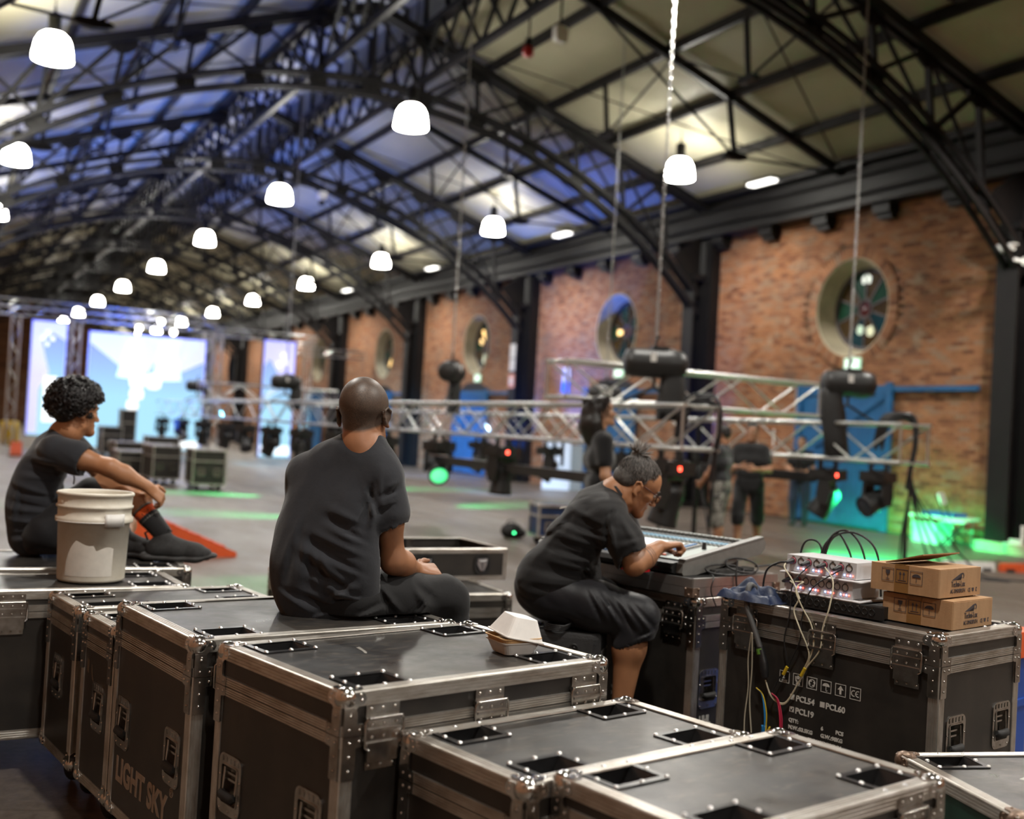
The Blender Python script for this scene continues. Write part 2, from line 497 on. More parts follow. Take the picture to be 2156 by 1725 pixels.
# walls
def ring_hole(mb, y, z, r, half, x, seg=48):
    """square of half-size half with a round hole, in the plane X = x"""
    a = np.linspace(0, 2 * math.pi, seg, endpoint=False) + math.pi / seg
    ci = np.stack([np.full(seg, x), y + r * np.cos(a), z + r * np.sin(a)], 1)
    m = np.maximum(np.abs(np.cos(a)), np.abs(np.sin(a)))
    sq = np.stack([np.full(seg, x), y + half * np.cos(a) / m, z + half * np.sin(a) / m], 1)
    # put corner points in
    mb.add(np.concatenate([ci, sq]), [(i, (i + 1) % seg, seg + (i + 1) % seg, seg + i) for i in range(seg)])
    for sy in (-1, 1):
        for sz in (-1, 1):
            ang = math.atan2(sz, sy)
            i = int(((ang - math.pi / seg) % (2 * math.pi)) / (2 * math.pi / seg))
            j = (i + 1) % seg
            mb.add([sq[i], sq[j], (x, y + sy * half, z + sz * half)], [(0, 1, 2)])
WZ, WR = 4.33, 0.97
def wall_bay(mb, y0, y1, yw, x):
    h = 1.1
    for a, b, c, d in ((y0, yw - h, 0, 7.4), (yw + h, y1, 0, 7.4), (yw - h, yw + h, 0, WZ - h), (yw - h, yw + h, WZ + h, 7.4)):
        mb.add([(x, a, c), (x, b, c), (x, b, d), (x, a, d)], [(0, 1, 2, 3)])
    ring_hole(mb, yw, WZ, WR, h, x)
mb = MB()
for k in range(1, 8):
    wall_bay(mb, COLY[k + 2] , COLY[k + 3], WINY[k], XW)
mb.add([(XW, COLY[10], 0), (XW, Y1, 0), (XW, Y1, 7.4), (XW, COLY[10], 7.4)], [(0, 1, 2, 3)])
mb.add([(XW, Y0, 0), (XW, COLY[2], 0), (XW, COLY[2], 7.4), (XW, Y0, 7.4)], [(0, 1, 2, 3)])
wall = tag(obj('wall_right', mb, M['brickwall']), None, None, None, 'structure')
mb = MB(); wall_bay(mb, COLY[2], COLY[3], WINY[0], XW + 0.012)
obj('mortar_bed', mb, M['mortar'], wall)
# real bricks in the bay nearest the camera
BW, BH, BG = 0.222, 0.066, 0.010
rows = []
ya, yb = COLY[2] + 0.3, COLY[3] - 0.3
z = 0.04; r = 0
while z < 6.5:
    y = ya - (0.5 * (BW + BG) if r % 2 else 0)
    while y < yb:
        a, b = max(y, ya), min(y + BW, yb)
        if b - a > 0.04:
            ym, zm = (a + b) / 2, z + BH / 2
            d = math.hypot(ym - WINY[0], zm - WZ)
            if d > WR + 0.27 + 0.05 * math.sin(5 * ym):
                rows.append((a, b, z, z + BH, ym, zm))
        y += BW + BG
    z += BH + BG; r += 1
arch = []
for ring in range(1):
    n = 84
    for i in range(n):
        arch.append(2 * math.pi * i / n)
def brick_mesh(L, H, D=0.05):
    mb = MB(); c = 0.006
    vs = []
    for x, e in ((D / 2, 0), (-D / 2 + 0.004, 0), (-D / 2, c)):
        vs += [(x, -L / 2 + e, -H / 2 + e), (x, L / 2 - e, -H / 2 + e), (x, L / 2 - e, H / 2 - e), (x, -L / 2 + e, H / 2 - e)]
    fs = [(8, 11, 10, 9)]
    for b in (0, 4):
        for i in range(4):
            j = (i + 1) % 4
            fs.append((b + i, b + 4 + i, b + 4 + j, b + j))
    return mb.add(vs, fs)
near = sorted([q for q in rows if q[1] - q[0] > BW * 0.98 and q[5] > 0.9 and q[4] < 15.1 or (q[5] > 3.1 and q[1] - q[0] > BW * 0.98 and q[4] < 15.4)], key=lambda q: math.hypot(q[4], 0.3 * (q[5] - 2.5)))[:300]
nearset = {(q[4], q[5]) for q in near}
bm_one = brick_mesh(BW, BH).mesh('brick'); bm_one.materials.append(M['brick'])
for q in near:
    b = bpy.data.objects.new('brick', bm_one); COL.objects.link(b); b.parent = wall
    b.location = (XW - 0.008 + rnd.uniform(-0.004, 0.004), q[4], q[5])
mb = MB()
tmpl = {}
for q in rows:
    if (q[4], q[5]) in nearset: continue
    L = q[1] - q[0]
    t = brick_mesh(L, BH)
    mb.add(np.concatenate(t.v) + np.array((XW - 0.008 + rnd.uniform(-0.005, 0.004), q[4], q[5])), t.f)
for a in arch:
    t = brick_mesh(0.225, 0.07)
    rm = Matrix.Rotation(a, 4, 'X')
    p = np.concatenate(t.v) @ np.array(rm.to_3x3()).T
    mb.add(p + np.array((XW - 0.014, WINY[0] + (WR + 0.125) * math.cos(a), WZ + (WR + 0.125) * math.sin(a))), t.f)
tag(obj('brick_run', mb, M['brick_many'], wall), kind='stuff')
mb = MB(); mb.add([(-1.4, Y0, 0), (-1.4, Y1, 0), (-1.4, Y1, 7.6), (-1.4, Y0, 7.6)], [(0, 1, 2, 3)])
tag(obj('wall_left', mb, M['brickwall']), kind='structure')
for nm, yy in (('wall_back', Y1), ('wall_front', Y0)):
    mb = MB(); mb.add([(-1.4, yy, 0), (16.4, yy, 0), (16.4, yy, 7), (7.4, yy, 10.8), (-1.4, yy, 7)], [(0, 1, 2, 3, 4)])
    tag(obj(nm, mb, M['brickwall']), kind='structure')

# round stained-glass windows
GLASS = [plain('glass_' + n, c, 0.12, 0, 0.3, 6, spec=0.6) for n, c in (('green', (0.010, 0.055, 0.030)), ('amber', (0.060, 0.036, 0.012)), ('teal', (0.006, 0.045, 0.060)), ('smoke', (0.030, 0.022, 0.016)))]
M['hub'] = plain('glass_ruby', (0.06, 0.012, 0.014), 0.15)
M['lead'] = plain('lead_came', (0.07, 0.06, 0.065), 0.5, 0.3)
PANE_GLOW = {'yellow': glow('backlit_yellow_glass', (1.0, 0.55, 0.06), 1.6), 'lime': glow('backlit_lime_glass', (0.55, 0.65, 0.10), 0.30), 'green': glow('backlit_green_glass', (0.05, 0.55, 0.18), 0.32), 'white': glow('backlit_white_glass', (0.75, 0.85, 0.72), 0.6)}
def wedge(a0, a1, r0, r1, x, t=0.006, point=0.0):
    mb = MB(); n = 6
    P = [(r0 * math.cos(a0 + (a1 - a0) * i / n), r0 * math.sin(a0 + (a1 - a0) * i / n)) for i in range(n, -1, -1)]
    P += [((r1 - point * abs(2 * i / n - 1) ** 2) * math.cos(a0 + (a1 - a0) * i / n), (r1 - point * abs(2 * i / n - 1) ** 2) * math.sin(a0 + (a1 - a0) * i / n)) for i in range(n + 1)]
    return mb.prism(P, (x, 0, 0), Y, Z, X, 0, t)
LIT = {0: [(90, 'white', 0.52, 0.70), (250, 'lime', 0.38, 0.58), (285, 'green', 0.34, 0.52)], 1: [(0, 'yellow', 0.18, 0.48)], 2: [(60, 'yellow', 0.22, 0.6), (20, 'yellow', 0.2, 0.5), (250, 'green', 0.35, 0.65), (280, 'lime', 0.3, 0.6)], 3: [(300, 'yellow', 0.2, 0.55)]}
for k in range(0, 6):
    wn = bpy.data.objects.new('window_%d' % (k + 1), None); COL.objects.link(wn)
    wn.location = (XW, WINY[k], WZ); wn['kind'] = 'structure'
    if k < 5: wn['label'] = ['round stained-glass window in the brick bay beside the blue door, chain hanging past it', 'second round window from the dark column, single amber spot in its glass', 'third round window with bright yellow and green panes', 'fourth round window with one small yellow pane, seen nearly edge-on', 'fifth round window, behind the stage truss'][k]
    mb = MB(); prof = [(WR + 0.03, -0.022), (WR - 0.01, -0.026), (WR - 0.02, 0.0), (0.82, 0.34)]
    mb.lathe(prof, 48, Matrix.Rotation(math.pi / 2, 4, 'Y'))
    obj('reveal', mb, M['cream'], wn)
    fr = MB(); fr.lathe([(0.83, 0.33), (0.78, 0.32), (0.76, 0.33), (0.76, 0.36)], 48, Matrix.Rotation(math.pi / 2, 4, 'Y'))
    fr.lathe([(0.20, 0.36), (0.20, 0.33), (0.155, 0.33), (0.155, 0.36)], 32, Matrix.Rotation(math.pi / 2, 4, 'Y'))
    for i in range(10):
        a = math.radians(36 * i + 18)
        fr.bar((0.345, 0.18 * math.cos(a), 0.18 * math.sin(a)), (0.345, 0.78 * math.cos(a), 0.78 * math.sin(a)), 0.035, 0.03, (1, 0, 0))
    obj('came_frame', fr, M['lead'], wn)
    for i in range(10):
        a = math.radians(36 * i)
        obj('pane', wedge(a - 0.29, a + 0.29, 0.19, 0.77, 0.352), GLASS[(0, 1)[i % 2] if i not in (6, 8) else 2], wn)
    for deg, c, r0, r1 in LIT.get(k, []):
        a = math.radians(deg)
        obj('pane', wedge(a - 0.2, a + 0.2, r0, r1, 0.340, point=0.06), PANE_GLOW[c], wn)
    mb = MB(); mb.lathe([(0.0, 0.335), (0.10, 0.338), (0.158, 0.352)], 24, Matrix.Rotation(math.pi / 2, 4, 'Y')); obj('hub_pane', mb, M['hub'], wn)
    mb = MB(); mb.box((0.42, 0, 0), (0.02, 1.9, 1.9)); obj('dark_backing', mb, M['black'], wn)  # black sheet added behind the panes as a dark backing

# sliding plank doors, their rails and black plates for the dark arches
for k in range(0, 5):
    dr = bpy.data.objects.new('door_%d' % (k + 1), None); COL.objects.link(dr)
    dr.location = (XW, WINY[k] + 0.02, 0); dr['kind'] = 'structure'
    dr['label'] = ['blue plank sliding door under the nearest round window', 'blue plank sliding door under the second round window', 'blue plank sliding door under the third round window', 'blue plank door under the fourth round window', 'blue plank door behind the stage truss'][k]
    w2 = 1.28
    for i in range(16):
        mb = MB(); mb.box((-0.09, -w2 + 0.08 + i * 0.16, 1.39), (0.035, 0.150, 2.70)); obj('plank', mb, M['blue_paint'], dr)
    for zz in (0.16, 1.42, 2.68):
        mb = MB(); mb.box((-0.125, 0, zz), (0.04, 2 * w2, 0.17)); obj('rail', mb, M['blue_paint'], dr)
    for yy in (-w2 + 0.07, w2 - 0.07):
        mb = MB(); mb.box((-0.128, yy, 1.42), (0.05, 0.16, 2.80)); obj('stile', mb, M['blue_paint'], dr)
    mb = MB(); mb.bar((-0.125, -w2 + 0.2, 2.58), (-0.125, 0.9, 1.5), 0.14, 0.035, (1, 0, 0)); obj('brace', mb, M['blue_paint'], dr)
    mb = MB()
    P = [(1.12 * math.cos(t), 0.34 * math.sin(t)) for t in np.linspace(0, math.pi, 15)]
    mb.prism(P, (-0.02, 0, 2.72), Y, Z, X, 0, 0.02); obj('black_opening_plate', mb, M['black'], dr)  # flat black plate: the darkness of the opening is put into its colour
    mb = MB()
    mb.box((-0.10, -2.1, 2.70), (0.06, 2.2, 0.09)); obj('track', mb, M['blue_paint'], dr)

# columns and gutter beam
cm = MB(); cm.box((-0.14, 0, 3.1), (0.28, 0.78, 6.2))
pil = cm.mesh('pilaster'); pil.materials.append(M['iron'])
cm = MB(); cm.box((-0.56, 0, 2.65), (0.045, 0.42, 5.3)); cm.box((-0.42, 0, 2.65), (0.26, 0.05, 5.3)); cm.box((-0.30, 0, 2.65), (0.04, 0.42, 5.3))
cm.box((-0.42, 0, 0.06), (0.5, 0.6, 0.12)); cm.box((-0.42, 0, 5.3), (0.42, 0.5, 0.12))
hsec = cm.mesh('steel_section'); hsec.materials.append(M['iron'])
cm = MB(); cm.prism([(-0.35, 5.3), (-0.35, 4.7), (-0.75, 5.35), (-1.1, 5.75), (-0.95, 5.9), (-0.35, 6.25)], (0, 0, 0), X, Z, Y, -0.04, 0.04)
brk = cm.mesh('bracket'); brk.materials.append(M['iron'])
CL = ['first black column along the brick wall, with the white security camera', 'second black column along the brick wall, deep blue low down', 'third black column along the brick wall, bright blue with notices on it', 'fourth black column along the brick wall', 'fifth black column along the brick wall', 'sixth black column along the brick wall, by the stage truss']
for k in range(2, 10):
    c = thing('column', CL[min(k - 2, 5)] if k < 7 else 'one of the far black columns behind the stage', 'column', (XW, COLY[k], 0), 0, 'columns along the brick wall')
    link('pilaster', pil, c); link('steel_section', hsec, c, loc=(0, 0.05, 0)); link('bracket', brk, c)
mb = MB(); mb.box((XW - 0.18, 44, 6.67), (0.06, 118, 0.86)); mb.box((XW - 0.22, 44, 6.26), (0.42, 118, 0.06)); mb.box((XW - 0.25, 44, 7.08), (0.5, 118, 0.07))
tag(obj('trim_2', mb, M['iron']), 'black gutter beam along the top of the brick wall', None, None, 'structure')
mb = MB(); mb.box((0, 0, 0), (0.3, 0.42, 0.2)); mb.box((0.05, 0, -0.14), (0.2, 0.36, 0.12)); cb = mb.mesh('corbel'); cb.materials.append(M['iron'])
tr = bpy.data.objects.new('trim_3', None); COL.objects.link(tr); tr['kind'] = 'structure'; tr['label'] = 'row of black corbels under the gutter beam'
for i, y in enumerate(np.arange(13.9, 70, 1.66)):
    link('corbel', cb, tr, loc=(XW - 0.16, y, 6.14))
# conduit clutter along the gutter beam
mb = MB()
for zz, xx in ((6.5, 15.72), (6.85, 15.7)):
    mb.tube([(xx, y, zz + 0.02 * math.sin(y)) for y in np.arange(8, 90, 1.5)], 0.035, 6)
tag(obj('trim_4', mb, M['iron']), 'black pipes along the gutter beam', None, None, 'structure')

# stone plinth and light kerb at the wall foot
mb = MB(); mb.box((15.75, 11.9, 0.08), (0.9, 1.7, 0.16))
tag(obj('trim_5', mb, M['cream']), 'pale stone plinth at the foot of the nearest column', None, None, 'structure')

# ------------------------------------------------------------------ roof trusses
unit = MB().box((0, 0, 0), (1, 1, 1)).mesh('web_bar'); unit.materials.append(M['iron'])
gus = MB(); gus.prism([(0.23 * math.cos(t), 0.17 * math.sin(t)) for t in np.linspace(0, 2 * math.pi, 8, endpoint=False)], (0, 0, 0), X, Z, Y, -0.02, 0.02)
gus = gus.mesh('gusset_plate'); gus.materials.append(M['iron'])
def barobj(name, p0, p1, w, h, parent):
    p0 = Vector(p0); p1 = Vector(p1); d = p1 - p0
    o = bpy.data.objects.new(name, unit); COL.objects.link(o); o.parent = parent
    o.location = (p0 + p1) / 2; o.rotation_euler = d.to_track_quat('X', 'Z').to_euler(); o.scale = (d.length, w, h)
    return o
RC, RR = 8.29 - 11.5, 11.5
def arch_z(x, r=RR): return RC + math.sqrt(r * r - (x - RIDGE_X) ** 2)
def top_z(x): return 9.80 - 0.345 * abs(x - RIDGE_X)
def make_truss():
    t = thing('roof_truss', '', 'roof truss', (0, COLY[2], 0), 0, 'arched iron roof trusses')
    for s in (-1, 1):
        mb = MB()
        for dy in (-0.11, 0.11):
            mb.bar((RIDGE_X, dy, top_z(RIDGE_X)), (RIDGE_X + s * 8.5, dy, top_z(RIDGE_X + 8.5)), 0.09, 0.17)
        obj('top_chord', mb, M['iron'], t)
    for r in (RR, RR - 0.27):
        mb = MB()
        xs = np.linspace(-8.15, 8.15, 41)
        for dy in (-0.10, 0.10):
            P = [(RIDGE_X + x, dy, arch_z(RIDGE_X + x, r)) for x in xs]
            for a, b in zip(P[:-1], P[1:]): mb.bar(a, b, 0.07, 0.085)
        obj('arch_rail', mb, M['iron'], t)
    xs = [1.1, 2.35, 3.6, 4.85, 6.1, 7.3]
    pts = [-q for q in xs[::-1]] + [0] + xs
    for i, x in enumerate(pts):
        a = (RIDGE_X + x, 0, arch_z(RIDGE_X + x) - 0.13); b = (RIDGE_X + x * 0.97, 0, top_z(RIDGE_X + x * 0.97))
        barobj('web_bar', a, b, 0.10, 0.07, t)
        link('gusset_plate', gus, t, loc=(a[0], 0, a[2]), rot=(0, math.asin(x / RR), 0), scale=(0.85, 1, 1.0))
        link('gusset_plate', gus, t, loc=(b[0], 0, b[2] - 0.12), rot=(0, math.copysign(0.33, x), 0), scale=(1.1, 1, 1))
    for i in range(len(pts) - 1):
        x0, x1 = pts[i], pts[i + 1]
        A0 = (RIDGE_X + x0, 0, arch_z(RIDGE_X + x0)); A1 = (RIDGE_X + x1, 0, arch_z(RIDGE_X + x1))
        B0 = (RIDGE_X + x0 * 0.97, 0, top_z(RIDGE_X + x0 * 0.97)); B1 = (RIDGE_X + x1 * 0.97, 0, top_z(RIDGE_X + x1 * 0.97))
        barobj('web_bar', A0, B1, 0.12, 0.075, t)
        barobj('web_bar', B0, A1, 0.05, 0.05, t)
    return t
truss0 = make_truss()
TL = ['nearest black iron roof truss, running down to the column at the picture edge', 'second black iron roof truss from the camera, its arch blue on one side', 'third black iron roof truss from the camera, its arch lit bright blue', 'fourth black iron roof truss from the camera, its arch lit blue', 'fifth black iron roof truss from the camera']
truss0['label'] = TL[0]
for k in range(3, 12):
    lab = TL[k - 2] if k - 2 < 5 else 'one of the far roof trusses crowded together above the stage'
    copy_tree(truss0, (0, COLY[k], 0), 0, lab)

# purlins
for s in (1, -1):
    for i, dx in enumerate((1.15, 2.6, 4.1, 5.6, 7.1, 8.3)):
        x = RIDGE_X + s * dx
        mb = MB(); mb.box((x, 45, roof_z(x) - 0.05), (0.11, 112, 0.17))
        tag(obj('purlin', mb, M['iron']), '%s black purlin down from the ridge on the roof slope %s' % (ORD[i], 'above the brick wall' if s > 0 else 'away from the brick wall'), 'purlin', 'purlins under the roof sheets')

# trussed rafters at mid bay and tie rods
def make_rafter(s):
    t = thing('trussed_rafter', '', 'rafter', (RIDGE_X, 0, 0), 0, 'slim trussed rafters between the main trusses')
    def zz(dx): return 9.92 - 0.345 * dx
    barobj('rafter_bar', (s * 1.0, 0, zz(1.0)), (s * 8.5, 0, zz(8.5)), 0.10, 0.16, t)
    mid, low = s * 5.7, zz(5.7) - 1.05
    barobj('tie_rod', (s * 2.4, 0, zz(2.4)), (mid, 0, low), 0.04, 0.04, t)
    barobj('tie_rod', (mid, 0, low), (s * 8.4, 0, zz(8.4)), 0.04, 0.04, t)
    barobj('strut', (mid, 0, low), (s * 5.5, 0, zz(5.5)), 0.08, 0.08, t)
    half = COLY[3] - COLY[2]
    for sy in (-1, 1):
        barobj('tie_rod', (s * 4.2, sy * half / 4, zz(4.2) - 0.95), (s * 4.2, 0, zz(4.2)), 0.035, 0.035, t)
        barobj('tie_rod', (s * 4.2, sy * half / 4, zz(4.2) - 0.95), (s * 4.2, sy * half / 2, zz(4.2) - 0.2), 0.035, 0.035, t)
        barobj('strut', (s * 4.2, sy * half / 4, zz(4.2) - 0.95), (s * 4.1, sy * half / 4, zz(4.1)), 0.07, 0.07, t)
        link('gusset_plate', gus, t, loc=(s * 4.2, sy * half / 4, zz(4.2) - 0.95), rot=(0, 0, 1.57), scale=(1.1, 3, 0.4))
        barobj('wind_rod', (s * 1.2, sy * half / 2, zz(1.2) - 0.1), (s * 8.2, sy * 0.2, zz(8.2) - 0.1), 0.025, 0.025, t)
    link('gusset_plate', gus, t, loc=(mid, 0, low), scale=(1.3, 4, 0.4))
    return t
for s in (1, -1):
    r0 = None
    for k in range(1, 11):
        yy = (COLY[k] + COLY[k + 1]) / 2
        lab = 'slim trussed rafter between roof trusses %s' % ('on the slope above the brick wall' if s > 0 else 'on the slope away from the brick wall')
        if r0 is None: r0 = make_rafter(s); r0.location.y = yy; r0['label'] = lab
        else: copy_tree(r0, (RIDGE_X, yy, 0), 0, lab)
# lattice girders below the ridge
mb = MB(); L = COLY[3] - COLY[2]
for z in (8.45, 9.55): mb.bar((0, -L / 2, z), (0, L / 2, z), 0.12, 0.12)
for i in range(9):
    a, b = -L / 2 + i * L / 9, -L / 2 + (i + 1) * L / 9
    mb.bar((0, a, 8.45), (0, b, 9.55), 0.05, 0.07, (1, 0, 0)); mb.bar((0, a, 9.55), (0, b, 8.45), 0.05, 0.07, (1, 0, 0))
gird = mb.mesh('ridge_girder'); gird.materials.append(M['iron'])
for s in (1, -1):
    for k in range(1, 11):
        o = link('ridge_girder', gird, loc=(RIDGE_X + s * 1.0, (COLY[k] + COLY[k + 1]) / 2, 0))
        tag(o, 'black lattice girder running along below the roof ridge', 'girder', 'lattice girders along the ridge')

# ------------------------------------------------------------------ pendant lamps
prof = [(0.30, -0.22), (0.305, -0.20), (0.295, -0.10), (0.265, 0.06), (0.22, 0.15), (0.16, 0.20), (0.10, 0.215), (0.0, 0.22)]
sh = MB().lathe([(0.0, -0.19)] + prof, 28).mesh('shade'); sh.materials.append(M['lamp'])
bl = MB(); bl.lathe([(0.0, 0.52), (0.09, 0.52), (0.10, 0.50), (0.10, 0.26), (0.13, 0.22), (0.0, 0.22)], 16); bl.tube([(0, 0, 0.5), (0, 0, 0.62)], 0.02, 6)
bl = bl.mesh('ballast_housing'); bl.materials.append(M['iron'])
def down_light(x, y, e):
    d = bpy.data.lights.new('lamp_downlight', 'SPOT'); d.energy = e; d.color = (1.0, 0.955, 0.875); d.spot_size = R0(158); d.spot_blend = 0.6; d.shadow_soft_size = 0.16
    o = bpy.data.objects.new('lamp_downlight', d); COL.objects.link(o); o.location = (x, y, 6.85)
R0 = math.radians
def place_lamp(x, y, label, group):
    down_light(x, y, LAMP_DOWN)
    t = thing('pendant_lamp', label, 'lamp', (x, y, 7.12), 0, group)
    link('shade', sh, t); link('ballast_housing', bl, t)
    zt = roof_z(x) - 7.12 - 0.1 if abs(x - RIDGE_X) > 1 else 10.66 - 7.12
    link('hanging_wire', MB().tube([(0, 0, 0.6), (0, 0, zt)], 0.012, 5).mesh('hanging_wire'), t, M['cable'])
ROWN = {13.4: 'row beside the brick wall', 7.42: 'middle row', 1.36: 'row at the picture edge'}
for x in (13.4, 7.42, 1.36):
    for k in range(-2, 11):
        y = 10.27 + 8.63 * k
        vis = (x == 13.4 and k >= 1) or (x == 7.42 and k >= 1) or (x == 1.36 and 1 <= k <= 3)
        if k > 8 and x < 13: vis = False
        if vis:
            place_lamp(x, y, 'glowing white bell lamp, %s from the camera in the %s' % (ORD[k - 1], ROWN[x]), 'bell lamps in the ' + ROWN[x])
        elif k < 9:
            down_light(x, y, LAMP_DOWN * 1.35)
# small floodlights on the gutter beam
for k, y in enumerate((18.7, 27.2, 36.4, 45.5)):
    t = thing('flood_light', '%s white floodlight along the gutter beam from the camera' % ORD[k], 'floodlight', (15.45, y, 7.1), 0, 'floodlights on the gutter beam')
    mb = MB(); mb.box((0, 0, 0), (0.28, 0.75, 0.05)); obj('glass', mb, M['flood'], t)
    mb = MB(); mb.box((0, 0, 0.05), (0.34, 0.85, 0.05)); mb.box((0.2, 0, 0.08), (0.3, 0.06, 0.05)); obj('housing', mb, M['iron'], t)
# ------------------------------------------------------------------ flight cases
R_ = math.radians
def rivet(mb, p, n, r=0.0045):
    """flat-domed rivet at p, axis n"""
    n = np.array(n, float); n /= np.linalg.norm(n)
    a = np.array((1.0, 0, 0)) if abs(n[0]) < 0.9 else np.array((0, 1.0, 0))
    u = np.cross(n, a); u /= np.linalg.norm(u); v = np.cross(n, u)
    p = np.array(p, float); vs = []; k = 7
    for rr, h in ((1.0, 0.0), (0.72, 0.62)):
        for i in range(k):
            t = 2 * math.pi * i / k
            vs.append(p + (u * math.cos(t) + v * math.sin(t)) * r * rr + n * r * h)
    vs.append(p + n * r * 0.8)
    fs = [(i, (i + 1) % k, k + (i + 1) % k, k + i) for i in range(k)] + [(k + i, k + (i + 1) % k, 2 * k) for i in range(k)]
    mb.add(vs, fs, True)

TW = 0.036     # width of the edge extrusion
def ridged(L, w=TW):
    """L-shaped aluminium edge: corner line along +X from 0..L, legs along -Y.. (top, z=0) and -Z (side, y=0); ridges on both legs"""
    mb = MB(); t = 0.0035
    P = [(w, 0.0)]
    n = 4
    for i in range(n):                      # top leg, from inner end to the corner (coordinates: a = inward, b = down negative)
        a0 = w * (1 - i / n); a1 = w * (1 - (i + 1) / n)
        P += [(a0 - 0.001, t), (a1 + 0.0022, t), (a1 + 0.0014, t * 0.55)]
    P = P[:-1]
    P += [(-t * 0.4, t * 0.75), (-t, -t * 0.2)]
    for i in range(n):
        b0 = -w * i / n; b1 = -w * (i + 1) / n
        P += [(-t * 0.5, b0 - 0.0012), (-t, b0 - 0.0022), (-t, b1 + 0.0004)]
    P += [(0.0, -w), (0.0005, -w * 0.5), (0.0005, -0.0005), (w * 0.5, -0.0005)]
    mb.prism(P, (0, 0, 0), (0, 1, 0), (0, 0, 1), (1, 0, 0), 0, L)
    return mb
def belt(L, h=0.026):
    """flat tongue-and-groove strip along +X, proud of -Y, from z=0 up to h"""
    mb = MB(); t = 0.006
    P = [(0.0, 0)]
    n = 4
    for i in range(n):
        z0 = h * i / n; z1 = h * (i + 1) / n
        P += [(-t, z0 + 0.0006), (-t, z1 - 0.0014), (-t * 0.6, z1 - 0.0007)]
    P += [(-t, h), (0.0, h)]
    mb.prism(P, (0, 0, 0), (0, 1, 0), (0, 0, 1), (1, 0, 0), 0, L)
    return mb
_cache = {}
def shared(key, fn, mat):
    if key not in _cache:
        me = fn().mesh(key if isinstance(key, str) else key[0]); me.materials.append(mat); _cache[key] = me
    return _cache[key]

def m_ball():
    mb = MB(); r = 0.029; c = np.array((0.016, 0.016, -0.016))
    mb.sphere(c, r, 16, 10)
    ear = [(0.0, 0.0), (0.052, 0.0), (0.060, 0.006), (0.064, 0.018), (0.058, 0.030), (0.044, 0.034), (0.036, 0.040), (0.033, 0.052), (0.026, 0.060), (0.014, 0.063), (0.004, 0.058), (0.0, 0.052)]
    t = 0.0062
    for o, ax, ay, az in (((0, 0, 0), X, Y, Z), ((0, 0, 0), X, -Z, -Y), ((0, 0, 0), Y, -Z, -X)):
        mb.prism(ear, o, ax, ay, az, 0.003, t)
        for u, v in ((0.050, 0.020), (0.020, 0.050), (0.046, 0.006) if az is not Z else (0.03, 0.03)):
            rivet(mb, np.array(o) + np.array(ax) * u + np.array(ay) * v + np.array(az) * t, az)
    return mb
def m_brace():
    mb = MB(); t = 0.0085
    up = [(0.0, 0.001), (0.060, 0.001), (0.060, 0.026), (0.037, 0.028), (0.036, 0.062), (0.030, 0.068), (0.0, 0.068)]
    dn = [(0.0, -0.001), (0.0, -0.108), (0.034, -0.108), (0.037, -0.104), (0.037, -0.030), (0.060, -0.026), (0.060, -0.001)]
    for ax, az in ((X, -Y), (Y, -X)):
        for poly in (up, dn):
            mb.prism(poly, (0, 0, 0), ax, Z, az, 0.002, t)
        for u, v in ((0.018, 0.050), (0.016, 0.016), (0.046, 0.014), (0.018, -0.016), (0.018, -0.050), (0.018, -0.085), (0.046, -0.014)):
            rivet(mb, np.array(ax) * u + Z * v + np.array(az) * t, az)
    return mb
def m_latch():
    mb = MB(); w = 0.052
    mb.box((0, -0.004, 0.058), (0.100, 0.004, 0.030))
    mb.box((0, -0.010, 0.040), (0.112, 0.016, 0.008)); mb.box((0, -0.009, 0.0), (0.104, 0.012, 0.070))
    mb.box((0, -0.016, 0.012), (0.104, 0.012, 0.007)); mb.box((0, -0.017, -0.022), (0.108, 0.014, 0.008))
    mb.box((0, -0.011, -0.047), (0.094, 0.010, 0.044)); mb.box((0, -0.004, -0.078), (0.092, 0.004, 0.024))
    mb.tube([(-0.05, -0.019, 0.040), (-0.057, -0.017, 0.034), (-0.057, -0.017, -0.030), (-0.048, -0.021, -0.036)], 0.0035, 6)
    mb.tube([(0.05, -0.019, 0.040), (0.057, -0.017, 0.034), (0.057, -0.017, -0.030), (0.048, -0.021, -0.036)], 0.0035, 6)
    mb.tube([(-0.048, -0.019, 0.041), (0.048, -0.019, 0.041)], 0.0042, 6)
    for zz, yy in ((0.062, -0.006), (0.026, -0.015), (-0.006, -0.015), (-0.079, -0.006)):
        for xx in (-0.036, 0, 0.036): rivet(mb, (xx, yy, zz), -Y, 0.0048)
    return mb
def rrect(w, h, r, n=4):
    P = []
    for cx_, cy_, a0 in ((w / 2 - r, h / 2 - r, 0), (-w / 2 + r, h / 2 - r, 90), (-w / 2 + r, -h / 2 + r, 180), (w / 2 - r, -h / 2 + r, 270)):
        for i in range(n + 1):
            a = R_(a0 + 90 * i / n); P.append((cx_ + r * math.cos(a), cy_ + r * math.sin(a)))
    return P
def frame_ring(mb, outer, inner, o, ax, ay, az, t0, t1):
    n = len(outer); A = [np.array(q, float) for q in (o, ax, ay, az)]
    def pt(P, t): return [A[0] + A[1] * u + A[2] * v + A[3] * t for u, v in P]
    vs = pt(outer, t0) + pt(outer, t1) + pt(inner, t1) + pt(inner, t0)
    fs = []
    for i in range(n):
        j = (i + 1) % n
        fs += [(i, j, n + j, n + i), (n + i, n + j, 2 * n + j, 2 * n + i), (2 * n + i, 2 * n + j, 3 * n + j, 3 * n + i)]
    if np.dot(np.cross(A[1], A[2]), A[3]) < 0: fs = [f[::-1] for f in fs]
    mb.add(vs, fs)
